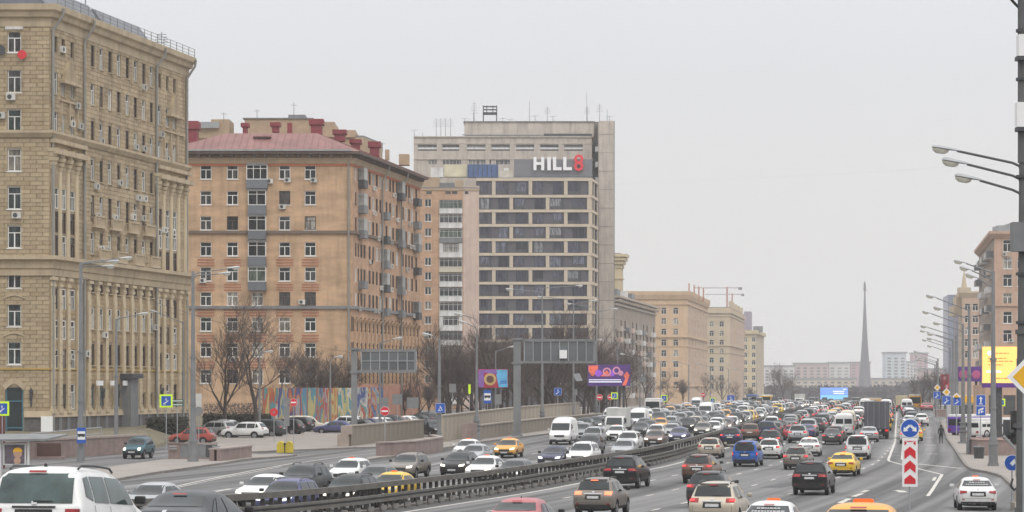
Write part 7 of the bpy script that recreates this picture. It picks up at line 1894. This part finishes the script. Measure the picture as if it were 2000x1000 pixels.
def place(px, v, L_, away):
    """rear (away) or front bumper centre seen at px; v>700 is a photograph row, else metres"""
    if v > 700: X, Y = gp(px, v)
    else: Y = v; X = at(px, Y)
    hd = math.atan(xslope(Y)); return X+math.sin(hd)*L_/2, Y+math.cos(hd)*L_/2
OUTB = [  # px, row or metres, kind, colour, light, taxi, label
 (38, 44, 'minivan', 'white', None, None, 'dirty white minivan with roof rails filling the bottom left corner', dict(glass=near_glass, fin=True, dhead=-.08, sc=(.98, .95, .99))),
 (316, 57, 'sedan', 'dark grey', 'r', None, 'dark grey sedan beside the white minivan at the bottom left', dict()),
 (994, 79, 'sedan', 'pinkish red', None, None, 'pinkish red sedan cut by the bottom edge right of the median', dict(fin=True)),
 (1157, 110, 'suv', 'taupe', 'b', None, 'grey brown hatchback suv with glowing orange brake lights', dict(sc=(.97, .97, .97))),
 (1210, 955, 'bigsuv', 'black', None, None, 'large black suv next to the median barrier', dict()),
 (1384, 896, 'hatch', 'beige', None, None, 'pale champagne hatchback close to the median, behind the large black suv', dict(sc=(1.03, 1, 1.03))),
 (1360, 152, 'suv', 'brown', 'r', None, 'brown suv in the second lane ahead of a grey suv', dict()),
 (1377, 119, 'suv', 'dark grey', 'r', None, 'dark grey suv mostly hidden behind the beige suv', dict()),
 (1390, 97, 'suv', 'beige', 'r', None, 'beige suv at the bottom edge with a dark rear window', dict(sc=(1, 1, 1.03))),
 (1493, 77, 'sedan', 'white', None, 'big', 'white taxi roof at the bottom edge with an orange roof sign', dict()),
 (1665, 49, 'sedan', 'orange', None, 'big', 'orange yellow taxi roof at the bottom edge, nearest of the taxis', dict()),
 (1580, 968, 'bigsuv', 'black', None, None, 'tall black suv in the right lanes ahead of a yellow taxi', dict(sc=(.97, .95, .97))),
 (1642, 931, 'sedan', 'yellow', None, 'small', 'bright yellow taxi sedan in the right lanes', dict(sc=(1.0, 1, 1.0))),
 (1454, 912, 'smallvan', 'blue', 'r', None, 'bright blue tall minivan in the second lane', dict(sc=(1, 1, .98))),
 (1501, 897, 'hatch', 'white', 'r', None, 'white hatchback right of the blue minivan', dict()),
 (1553, 918, 'hatch', 'taupe', 'r', None, 'dirty grey brown hatchback with lit red tail lights left of a black suv', dict()),
 (1579, 892, 'sedan', 'white', None, 'small', 'white taxi sedan ahead of the grey brown hatchback', dict()),
 (1425, 873, 'suv', 'navy', 'r', None, 'dark navy suv with a wide red light bar', dict()),
 (1464, 862, 'suv', 'brown', None, None, 'dark brown suv right of the navy suv', dict()),
 (1503, 880, 'suv', 'dark grey', 'r', None, 'dark suv with bright red lights ahead of the white hatchback', dict()),
 (1546, 861, 'hatch', 'red', None, None, 'dull red hatchback in the third lane', dict()),
 (1579, 849, 'sedan', 'taupe', 'r', None, 'grey beige sedan ahead and right of the red hatchback', dict()),
 (1624, 869, 'sedan', 'dark grey', 'r', None, 'dark grey sedan left of the white ladder-window van', dict()),
 (1674, 898, 'smallvan', 'white', 'r', None, 'small white panel van with a greenish rear window', dict(sc=(1.02, 1, 1))),
 (1697, 864, 'sedan', 'silver', 'r', None, 'silver sedan between the white panel van and the dark truck', dict()),
 (1639, 846, 'sedan', 'white', 'r', None, 'white sedan with red lights ahead of the dark grey sedan', dict()),
 (1655, 841, 'van', 'cream', None, None, 'tall dirty white delivery van left of the dark truck', dict(sc=(.92, 1, .92))),
 (1506, 843, 'suv', 'white', 'r', None, 'white suv in the first lane past the end of the barrier', dict()),
 (1536, 836, 'suv', 'black', 'r', None, 'black suv right of the far white suv', dict()),
 (1609, 829, 'sedan', 'black', 'r', None, 'black sedan with a visible white plate far down the middle lane', dict()),
 (1557, 829, 'hatch', 'dark grey', 'r', None, 'dark hatchback with one lit red lamp in the second lane', dict()),
 (1579, 820, 'suv', 'black', 'r', None, 'small far black suv ahead of the dark hatchback', dict()),
 (1722, 812, 'sedan', 'silver', None, None, 'silver sedan ahead of the dark truck on its right', dict()),
]
INB = [
 (262, 108, 'sedan', 'silver', None, None, 'silver sedan glimpsed between the white minivan and the dark grey sedan', dict()),
 (488, 121, 'sedan', 'white', 'f', None, 'white sedan with lit headlights at the near end of the barrier', dict()),
 (531, 110, 'suv', 'violet blue', 'c', None, 'violet blue car behind the barrier posts with cold headlights', dict(sc=(.98, 1, .93))),
 (567, 133, 'suv', 'dark grey', None, None, 'dark grey suv with roof rails behind the violet blue car', dict()),
 (656, 116, 'suv', 'black', 'f', None, 'black suv with a bright light strip behind the barrier', dict(sc=(.98, 1, .95))),
 (664, 149, 'hatch', 'white', None, 'small', 'white taxi hatchback behind the black suv', dict()),
 (714, 139, 'sedan', 'grey', None, None, 'grey sedan between the white taxi and the yellow taxi', dict()),
 (742, 125, 'sedan', 'yellow', None, 'small', 'yellow taxi behind the barrier posts', dict()),
 (779, 936, 'suv', 'taupe', 'f', None, 'grey lexus-sized sedan with lit lamps beside the granite parapet', dict(sc=(.97, 1, .92))),
 (882, 932, 'hatch', 'black', 'f', None, 'black hatchback with one visible headlight left of the white taxi', dict()),
 (932, 940, 'sedan', 'white', 'f', 'small', 'white taxi sedan with a red roof sign near the barrier', dict()),
 (990, 150, 'sedan', 'grey', 'f', None, 'grey sedan against the barrier right of the white taxi', dict()),
 (903, 197, 'sedan', 'white', None, 'small', 'white sedan in the outer lane left of the orange taxi', dict()),
 (915, 184, 'sedan', 'silver', None, None, 'silver sedan in front of the outer lane white sedan', dict()),
 (984, 895, 'sedan', 'orange', 'f', 'small', 'orange taxi alone in the outer lane', dict()),
 (1092, 869, 'van', 'white', 'f', None, 'tall white delivery van with lit headlights', dict()),
 (1071, 914, 'sedan', 'navy', 'c', None, 'dark navy sedan with four cold lamps beside the white suv', dict()),
 (1127, 913, 'suv', 'white', 'f', None, 'large white suv with chrome grille beside the dark navy sedan', dict(sc=(1, 1, 1.02))),
 (1145, 892, 'suv', 'dark grey', None, None, 'dark grey suv behind the large white suv', dict()),
 (1153, 871, 'suv', 'silver', None, None, 'silver suv behind the dark grey suv near the white van', dict()),
 (1133, 250, 'suv', 'pale grey', None, None, 'grey suv just behind the tall white van', dict()),
 (1199, 861, 'sedan', 'white', 'f', 'small', 'white taxi with bright headlights under the box truck', dict()),
 (1222, 883, 'suv', 'white', None, None, 'white suv behind the silver sedan near the black suv', dict()),
 (1212, 897, 'sedan', 'silver', None, None, 'silver grey sedan at the barrier next to the large black suv', dict()),
 (1275, 873, 'sedan', 'brown', 'f', None, 'reddish brown sedan with wide bright lamps at the barrier', dict()),
 (1322, 866, 'sedan', 'violet blue', 'f', None, 'violet sedan at the barrier behind the reddish brown sedan', dict()),
 (1278, 860, 'hatch', 'white', None, 'small', 'white and red taxi hatchback behind the reddish brown sedan', dict()),
 (1308, 856, 'sedan', 'silver', None, None, 'silver sedan left of the violet sedan', dict()),
 (1340, 846, 'suv', 'black', 'f', None, 'black suv with two round bright headlights', dict()),
 (1370, 853, 'sedan', 'taupe', 'f', None, 'grey beige sedan with a warm lamp at the barrier', dict()),
 (1427, 838, 'sedan', 'white', 'f', 'small', 'white taxi with warm lamps before the end of the barrier', dict()),
 (1402, 833, 'sedan', 'black', 'f', None, 'black sedan with a warm headlight left of the far white taxi', dict()),
 (1255, 842, 'sedan', 'grey', 'f', None, 'grey sedan with bright lamps right of the box truck', dict()),
]
outb_pos = []
def run(lst, away):
    for (px, v, kind, colr, light, taxi, label, kw) in lst:
        X, Y = place(px, v, SP[kind]['L'], away)
        car(kind, colr, label, X, Y, away, light=light, taxi=taxi, group='cars driving away on the right carriageway' if away else 'cars coming on the left carriageway', **kw)
run(OUTB, True)
INB = [tuple(q if not isinstance(q, str) else q.replace('grey lexus-sized sedan', 'brownish grey crossover') for q in r) for r in INB]
run(INB, False)
# white taxi on the slip road, bottom right
X, Y = gp(1926, 998); car('sedan', 'white', 'white taxi sedan with orange roof lamp on the slip road at the bottom right', X-.1, Y+2.3, True, abs_head=math.atan(.115), taxi='small')
X, Y = gp(255, 897); car('jeep', 'teal', 'small boxy teal offroad car with lit headlights by the terrace wall', X+.3, Y+2, False, abs_head=math.atan(.12), light='f')
X, Y = gp(1782, 836); car('sedan', 'white', 'white sedan behind the round blue arrow sign', X, Y+2.3, True, lod=1); car('hatch', 'white', 'second white car just beyond the one behind the blue sign', X+3, Y+12, True, lod=1)
# parked cars on the forecourt
def parked(px, v, kind, colr, label, head, lod=1, **kw):
    if v > 700: X, Y = gp(px, v)
    else: Y = v; X = at(px, Y)
    car(kind, colr, label, X, Y, True, abs_head=R(head), lod=lod, group='cars parked on the forecourt', **kw)
parked(376, 868, 'suv', 'orange red', 'red crossover with pale roof parked broadside by the pedestal lamp', -80, sc=(.92, .92, .92), lod=0)
parked(420, 262, 'suv', 'silver', 'silver and white estate parked behind the red crossover', -60)
parked(448, 268, 'suv', 'white', 'white suv parked third from the left on the forecourt', 25)
parked(478, 257, 'suv', 'white', 'white suv with a dark rear quarter, next to the black parked suv', -75)
parked(512, 263, 'bigsuv', 'dark grey', 'large dark grey suv parked in the middle of the forecourt row', -70)
parked(553, 272, 'suv', 'black', 'black suv parked under the round red sign', -72)
parked(573, 283, 'suv', 'black', 'second black suv parked close to the white panel van', -70)
parked(599, 284, 'smallvan', 'cream', 'dirty white panel van parked before the mural', 84)
parked(655, 276, 'sedan', 'violet blue', 'violet blue sedan parked broadside before the mural', -82, lod=0)
parked(672, 292, 'suv', 'white', 'white roofed suv parked behind the violet blue sedan', -80)
cl = ['black', 'navy', 'white', 'dark grey', 'orange red', 'white', 'black', 'dark grey']
for i, px in enumerate((700, 718, 736, 752, 770, 792, 808, 822)):
    parked(px, 283+i*4.5, ['sedan', 'sedan', 'hatch', 'suv'][i % 4], cl[i], '%s %s behind the brown ramp wall, number %s in its parked row' % (cl[i], ['sedan', 'sedan', 'hatchback', 'suv'][i % 4], ['one', 'two', 'three', 'four', 'five', 'six', 'seven', 'eight'][i]), -58)
cl = ['white', 'black', 'silver', 'dark grey', 'silver', 'dark grey', 'red', 'white', 'silver', 'grey', 'white', 'black', 'silver', 'brown']
od = ['first', 'second', 'third', 'fourth', 'fifth', 'sixth', 'seventh', 'eighth', 'ninth', 'tenth', 'eleventh', 'twelfth', 'thirteenth', 'fourteenth']
for i in range(12):
    parked(868+i*13.5, 296+i*5.5, ['sedan', 'hatch', 'suv'][i % 3], cl[i], '%s car parked above the pale ramp wall, %s from the black ramp car' % (cl[i], od[i]), 10)
parked(842, 262, 'bigsuv', 'black', 'black suv driving down between the two ramp walls', 150, lod=0); parked(846, 272, 'suv', 'black', 'black car waiting behind the black ramp suv', 150)
parked(1230, 352, 'sedan', 'white', 'white sedan waiting by the small orange and purple poster', -70, lod=1); parked(1262, 368, 'sedan', 'white', 'second white sedan at the side road beside the white bus', -65, lod=1)

# ---- large vehicles made of their own panels
def truck(label, px, v, away, bw, bh, bl, boxm, cabm, cabtop=2.3, light='r', name='box_truck'):
    L_ = bl+2.2
    if v > 700: X, Y = gp(px, v)
    else: Y = v; X = at(px, Y)
    hd = math.atan(xslope(Y)); X += math.sin(hd)*L_/2; Y += math.cos(hd)*L_/2; z, pt = vehicle_z(X, Y, hd, L_)
    o = thing(name, label, 'truck', (X, Y, z), -hd if away else math.pi-hd); PLACED.append((X, Y, L_, bw)); r0 = -L_/2
    g = MB(); g.box(-bw/2, bw/2, r0, r0+bl, 1.0, 1.0+bh); add('cargo_box', g.mesh('cargo_box', boxm, bevel=.04), o)
    g = MB()
    for sx in (-1, 1): g.box(min(sx*.02, sx*(bw/2-.06)), max(sx*.02, sx*(bw/2-.06)), r0-.03, r0-.001, 1.08, .92+bh)
    add('rear_door', g.mesh('rear_door', boxm), o)
    g = MB()
    for x in (-.5, -.15, .15, .5): g.tube((x*bw*.7, r0-.05, 1.05), (x*bw*.7, r0-.05, .95+bh), .02, .02, 5)
    add('lock_rod', g.mesh('lock_rod', grey_lt), o)
    g = MB(); c0 = r0+bl+.12; vs = [(c0, .55), (c0+1.95, .55), (c0+2.0, 1.25), (c0+1.55, cabtop), (c0, cabtop+.08)]; n = len(vs); w_ = bw/2-.1
    g.add([(-w_, y, zz_) for y, zz_ in vs]+[(w_, y, zz_) for y, zz_ in vs], [tuple(range(n)), tuple(range(2*n-1, n-1, -1))]+[(i, n+i, n+(i+1) % n, (i+1) % n) for i in range(n)])
    cme = g.mesh('cab', cabm, bevel=.08); bm = bmesh.new(); bm.from_mesh(cme); bmesh.ops.recalc_face_normals(bm, faces=bm.faces[:]); bm.to_mesh(cme); bm.free(); add('cab', cme, o)
    g = MB(); y0, y1 = c0+2.03, c0+1.60; g.quad((-w_+.12, y0, 1.32), (w_-.12, y0, 1.32), (w_-.2, y1, cabtop-.08), (-w_+.2, y1, cabtop-.08)); add('windshield', g.mesh('windshield', car_glass), o)
    for sx in (-1, 1):
        g = MB(); x = sx*(w_+.012); g.quad((x, c0+.5, 1.35), (x, c0+1.8, 1.35), (x, c0+1.45, cabtop-.1), (x, c0+.5, cabtop-.1)); add('side_window', g.mesh('side_window', car_glass), o)
        g = MB(); g.box(sx*.72-.14, sx*.72+.14, c0+1.96, c0+2.05, .72, .92); add('headlight', g.mesh('headlight', hl_on if light == 'f' else hl_off), o)
        g = MB(); g.box(sx*(bw/2-.22)-.14, sx*(bw/2-.22)+.14, r0-.06, r0, .78, .95); add('tail_light', g.mesh('tail_light', tl_on if light == 'r' else tl_off), o)
        g = MB(); g.box(sx*(bw/2+.1)-.09, sx*(bw/2+.1)+.09, c0+1.6, c0+1.7, 1.5, 1.95); add('mirror', g.mesh('mirror', black_m), o)
    g = MB(); g.box(-.45, .45, r0, c0+1.8, .62, .95); g.box(-bw/2+.1, bw/2-.1, r0, r0+.12, .5, .66); add('chassis', g.mesh('chassis', black_m), o)
    wm, rm = wheel_mesh(.45, .3)
    for yy_ in (r0+1.2, c0+1.1):
        for sx in (-1, 1): q = add('wheel', wm, o, T((sx*(bw/2-.24), yy_, .45))); add('rim', rm, q)
    return o
truck('dark grey box truck in the right outbound lane', 1712, 858, True, 2.45, 2.75, 5.6, mat('truck_grey', (.085, .085, .10), .6, .15, .5, stain=.2), PAINT['grey'])
truck('white box truck with a cargo body taller than its cab, behind white taxis', 1199, 262, False, 2.1, 2.0, 3.8, mat('truck_white', (.55, .55, .52), .6, .1, .5, stain=.3), PAINT['white'], 2.1, 'n')
truck('small pale box truck far away in the middle of the traffic', 1561, 560, False, 2.2, 2.1, 4, MATS['truck_white'], PAINT['white'], 2.1, 'n')
truck('cream box van far ahead at the start of the slip road', 1761, 470, True, 2.2, 1.9, 4, mat('truck_cream', (.5, .42, .28), .7, .1, .5), PAINT['cream'], 2.1)
def bus(label, px, Y, away, col_, L_=11, W_=2.5, H_=2.95, top=None, abs_head=None):
    X = at(px, Y); hd = math.atan(xslope(Y)) if abs_head is None else abs_head; z, pt = vehicle_z(X, Y, hd, L_)
    o = thing('city_bus', label, 'bus', (X, Y, z), -hd if away else math.pi-hd); PLACED.append((X, Y, L_, W_))
    g = MB(); g.box(-W_/2, W_/2, -L_/2, L_/2, .35, H_-.25); add('body', g.mesh('body', col_, bevel=.15), o)
    g = MB(); g.box(-W_/2+.06, W_/2-.06, -L_/2+.06, L_/2-.06, H_-.32, H_); add('roof', g.mesh('roof', top or PAINT['white'], bevel=.12), o)
    for sy in (-1, 1):
        g = MB(); y = sy*(L_/2+.01); g.quad((-W_/2+.15, y, 1.15), (W_/2-.15, y, 1.15), (W_/2-.2, y, H_-.5), (-W_/2+.2, y, H_-.5)); add('windshield' if sy > 0 else 'rear_window', g.mesh('glass', car_glass), o)
        for sx in (-1, 1): g = MB(); g.box(sx*(W_/2-.3)-.14, sx*(W_/2-.3)+.14, min(y, y+sy*.03), max(y, y+sy*.03), .6, .8); add('headlight' if sy > 0 else 'tail_light', g.mesh('light', hl_off if sy > 0 else tl_off), o)
    for sx in (-1, 1):
        for k in range(6):
            g = MB(); x = sx*(W_/2+.01); y0 = -L_/2+.4+k*(L_-.8)/6; g.quad((x, y0, 1.2), (x, y0+(L_-.8)/6-.12, 1.2), (x, y0+(L_-.8)/6-.12, H_-.6), (x, y0, H_-.6)); add('side_window', g.mesh('side_window', car_glass), o)
    wm, rm = wheel_mesh(.48, .3)
    for yy_ in (-L_*.28, L_*.3):
        for sx in (-1, 1): q = add('wheel', wm, o, T((sx*(W_/2-.14), yy_, .48))); add('rim', rm, q)
    return o
bus('white city bus with a dark windshield waiting at the left side road', 1277, 385, False, PAINT['white'], 9, 2.4, 2.9, abs_head=math.atan(.10))
bus('blue roofed bus far down the left carriageway', 1470, 600, False, PAINT['grey'], 11, top=PAINT['blue'])
bus('orange bus far ahead on the slip road', 1787, 520, True, PAINT['orange'], 8, top=PAINT['cream'])
bus('purple and white minibus parked behind the right-hand lamp posts', 1896, 268, True, PAINT['purple'], 5.8, 2.1, 2.3, abs_head=math.atan(.9))
bus('white minibus parked right of the purple minibus', 1930, 258, True, PAINT['white'], 5, 2.0, 2.1, abs_head=math.atan(1.2), top=PAINT['white'])
bus('yellow bus showing above the far outbound traffic', 1498, 640, False, PAINT['yellow'], 9)
X = at(1810, 480); car('sedan', 'pinkish red', 'pinkish red car with lit tail lamps far ahead on the slip road', X, 480, True, light='r', sc=(1.3, 1, 1), lod=1)

# ---- the rest of the jam
def free(X, Y, L_, W_):
    for (x, y, l_, w_) in PLACED:
        if abs(y-Y) < (l_+L_)/2+.5:
            sl_ = xslope(Y)
            if abs((x-X)-sl_*(y-Y)) < (w_+W_)/2+.15: return False
    return True
rj = random.Random(12)
cols_in = ['white']*6+['silver']*4+['pale grey']*4+['grey']*4+['dark grey']*4+['black']*5+['brown', 'red', 'navy', 'taupe', 'beige', 'yellow', 'orange', 'violet blue']
kinds_ = ['sedan']*14+['suv']*12+['hatch']*8+['bigsuv', 'bigsuv', 'minivan', 'minivan', 'smallvan', 'van']
knm = dict(sedan='sedan', suv='suv', hatch='hatchback', bigsuv='large suv', minivan='minivan', smallvan='small van', van='delivery van')
lane_nm = ['first', 'second', 'third', 'fourth', 'fifth', 'sixth']
njam = 0; used_labels = set()
for (away, offs, Ya, Yb, word) in ((False, (-3.4, -7.0, -10.6, -14.2, -17.8, -21.2), 262, 560, 'oncoming'), (True, (3.5, 7.1, 10.7, 14.3, 17.8), 240, 560, 'outbound')):
    for li, of in enumerate(offs):
        Y = Ya+rj.uniform(0, 8); prev = None
        if of == -21.2: Y = 330
        while Y < Yb:
            kd = rj.choice(kinds_); cl_ = rj.choice(cols_in)
            if kd == 'van': cl_ = 'white'
            L_ = SP[kd]['L']; X = xm(Y)+of+rj.uniform(-.25, .25)
            gap = rj.uniform(1.8, 7.5)
            if free(X, Y, L_, SP[kd]['W']):
                tx = 'small' if (cl_ in ('yellow', 'orange') or (cl_ == 'white' and rj.random() < .25)) and kd in ('sedan', 'hatch') else None
                lb = '%s %s%s in the %s %s lane' % (cl_, 'taxi ' if tx else '', knm[kd], lane_nm[li], word)
                if prev: lb += ', behind a %s' % prev if not away else ', ahead of a %s' % prev
                if lb in used_labels: lb = 'distant '+lb
                used_labels.add(lb)
                lt = ('f' if rj.random() < .55 else None) if not away else ('r' if rj.random() < .6 else None)
                car(kd, cl_, lb, X, Y, away, light=lt, taxi=tx, group='jammed cars of the %s carriageway' % ('right' if away else 'left'), lod=None)
                prev = '%s %s' % (cl_, knm[kd]); njam += 1
                Y += L_+gap
            else: Y += 2.0
print('jam cars', njam, 'placed', len(PLACED))
# beyond that, one mass of traffic
g = MB(); sh = []
mats_ = [PAINT['white'], PAINT['silver'], PAINT['dark grey'], PAINT['grey'], PAINT['red'], car_glass, tl_on, hl_on]
for (away, offs) in ((False, (-3.4, -7.0, -10.6, -14.2, -17.8)), (True, (3.5, 7.1, 10.7, 14.3))):
    for of in offs:
        Y = 566
        while Y < 1050:
            X = xm(Y)+of; z = h(X, Y); W_, L_, H_ = .9, 2.2, rj.choice((1.45, 1.5, 1.7, 1.7, 2.3)); sl_ = xslope(Y); mi = rj.randrange(5)
            if mi == 4 and rj.random() < .6: mi = 0
            def tp(x, y, zz_): return (X+x+sl_*y, Y+y, z+zz_)
            v = [tp(-W_, -L_, .3), tp(W_, -L_, .3), tp(W_, L_, .3), tp(-W_, L_, .3), tp(-W_, -L_, H_*.62), tp(W_, -L_, H_*.62), tp(W_, L_, H_*.62), tp(-W_, L_, H_*.62)]
            g.add(v, [(0,3,2,1),(4,5,6,7),(0,1,5,4),(1,2,6,5),(2,3,7,6),(3,0,4,7)], mi)
            v = [tp(-W_*.9, -L_*.75, H_*.62), tp(W_*.9, -L_*.75, H_*.62), tp(W_*.9, L_*.5, H_*.62), tp(-W_*.9, L_*.5, H_*.62), tp(-W_*.7, -L_*.5, H_*.96), tp(W_*.7, -L_*.5, H_*.96), tp(W_*.7, L_*.2, H_*.96), tp(-W_*.7, L_*.2, H_*.96)]
            g.add(v, [(0,1,5,4),(1,2,6,5),(2,3,7,6),(3,0,4,7)], 5)
            g.add([tp(a_*.72, b_, H_) for a_, b_ in ((-W_, -L_*.5), (W_, -L_*.5), (W_, L_*.25), (-W_, L_*.25))]+v[4:], [(0, 1, 2, 3), (0,4,5,1), (1,5,6,2), (2,6,7,3), (3,7,4,0)], mi)
            lm_ = 6 if away else 7
            if rj.random() < .5:
                for sx in (-1, 1):
                    x0 = sx*.72; g.add([tp(x0-.14, -L_-.03, H_*.42), tp(x0+.14, -L_-.03, H_*.42), tp(x0+.14, -L_-.03, H_*.54), tp(x0-.14, -L_-.03, H_*.54)], [(0, 1, 2, 3)], lm_)
            Y += 4.6+rj.uniform(2, 9)
me = g.mesh('distant_traffic', mats_)
o = add('distant_traffic', me, kind='stuff'); o['label'] = 'dense far traffic blending into one mass'; o['category'] = 'traffic'

# ------------------------------------------------------------------ people
coat = mat('dark_coat', (.028, .03, .026), .9, .2, 4); skin = mat('skin', (.42, .25, .18), .6, .1, 4); jeans = mat('dark_trousers', (.03, .03, .035), .9, .15, 4)
def person(label, X, Y, rz, phase=1, group=None):
    z = h(X, Y); o = thing('person', label, 'person', (X, Y, z), rz, group)
    s_ = phase
    J = dict(pel=(0,0,.95, .15,.12), wa=(0,0,1.12,.15,.115), ch=(0,.02,1.34,.19,.13), nk=(0,.03,1.50,.06,.06), hd=(0,.05,1.60,.085,.095), tp=(0,.05,1.74,.07,.08),
             sl=(-.19,.02,1.42,.075,.075), el=(-.27,-.04*s_,1.14,.055,.055), wl=(-.25,.10*s_,.92,.04,.04), sr=(.19,.02,1.42,.075,.075), er=(.27,.02*s_,1.14,.055,.055), wr=(.26,-.06*s_,.90,.04,.04),
             hl=(-.10,0,.88,.10,.10), kl=(-.11,.16*s_,.50,.075,.075), al=(-.11,.12*s_,.09,.05,.05), tl=(-.12,.30*s_,.05,.045,.04), hr=(.10,0,.88,.10,.10), kr=(.11,-.02*s_,.50,.075,.075), ar=(.11,-.26*s_,.14,.05,.05), tr=(.12,-.12*s_,.05,.045,.04))
    E = [('pel','wa'),('wa','ch'),('ch','nk'),('nk','hd'),('hd','tp'),('ch','sl'),('sl','el'),('el','wl'),('ch','sr'),('sr','er'),('er','wr'),('pel','hl'),('hl','kl'),('kl','al'),('al','tl'),('pel','hr'),('hr','kr'),('kr','ar'),('ar','tr')]
    ks = list(J); me = bpy.data.meshes.new('person_body'); me.from_pydata([J[k][:3] for k in ks], [(ks.index(a_), ks.index(b_)) for a_, b_ in E], [])
    ob = bpy.data.objects.new('tmp', me); COL.objects.link(ob); ob.modifiers.new('s', 'SKIN'); sb = ob.modifiers.new('u', 'SUBSURF'); sb.levels = 1
    for i, k in enumerate(ks): me.skin_vertices[0].data[i].radius = J[k][3:5]
    me.skin_vertices[0].data[0].use_root = True
    dg = bpy.context.evaluated_depsgraph_get(); m2 = bpy.data.meshes.new_from_object(ob.evaluated_get(dg)); bpy.data.objects.remove(ob)
    m2.materials.clear()
    for m_ in (coat, skin, jeans): m2.materials.append(m_)
    for p in m2.polygons:
        zc = p.center.z; p.material_index = 1 if (zc > 1.49 and p.center.y > .03) else (2 if zc < .82 and abs(p.center.x) < .2 else 0); p.use_smooth = True
    add('body', m2, o)
    g = MB(); vs = []; n = 10
    for j, (rz_, zz_) in enumerate(((.10, 1.58), (.108, 1.66), (.095, 1.73), (.05, 1.785), (.004, 1.80))):
        for k in range(n): a_ = 2*math.pi*k/n; vs.append((rz_*math.cos(a_), .035+rz_*1.1*math.sin(a_)-(.02 if j == 0 else 0), zz_+(.06 if math.sin(a_) > .3 and j == 0 else 0)))
    g.add(vs, [(i*n+k, i*n+(k+1) % n, (i+1)*n+(k+1) % n, (i+1)*n+k) for i in range(4) for k in range(n)]); add('hair', g.mesh('hair', mat('dark_hair', (.02, .016, .012), .9, .2, 5), smooth=True), o)
    return o
X, Y = gp(1838, 867); person('person in a dark jacket walking away along the kerb at the right', X, Y, -.15, 1)
g = None
# ------------------------------------------------------------------ haze: one closed box of even air round the scene
hz = MB(); hz.box(-1500, 2600, -70, 3400, -12.5, 122)
hm_ = bpy.data.materials.new('haze'); hm_.use_nodes = True; N = hm_.node_tree.nodes; N.clear()
ho = N.new('ShaderNodeOutputMaterial'); pv = N.new('ShaderNodeVolumePrincipled'); pv.inputs['Density'].default_value = .00021; pv.inputs['Color'].default_value = (.93, .93, .95, 1); pv.inputs['Anisotropy'].default_value = .1
hm_.node_tree.links.new(pv.outputs[0], ho.inputs['Volume'])
o = add('haze', hz.mesh('haze', hm_), kind='stuff')
bpy.context.view_layer.update()
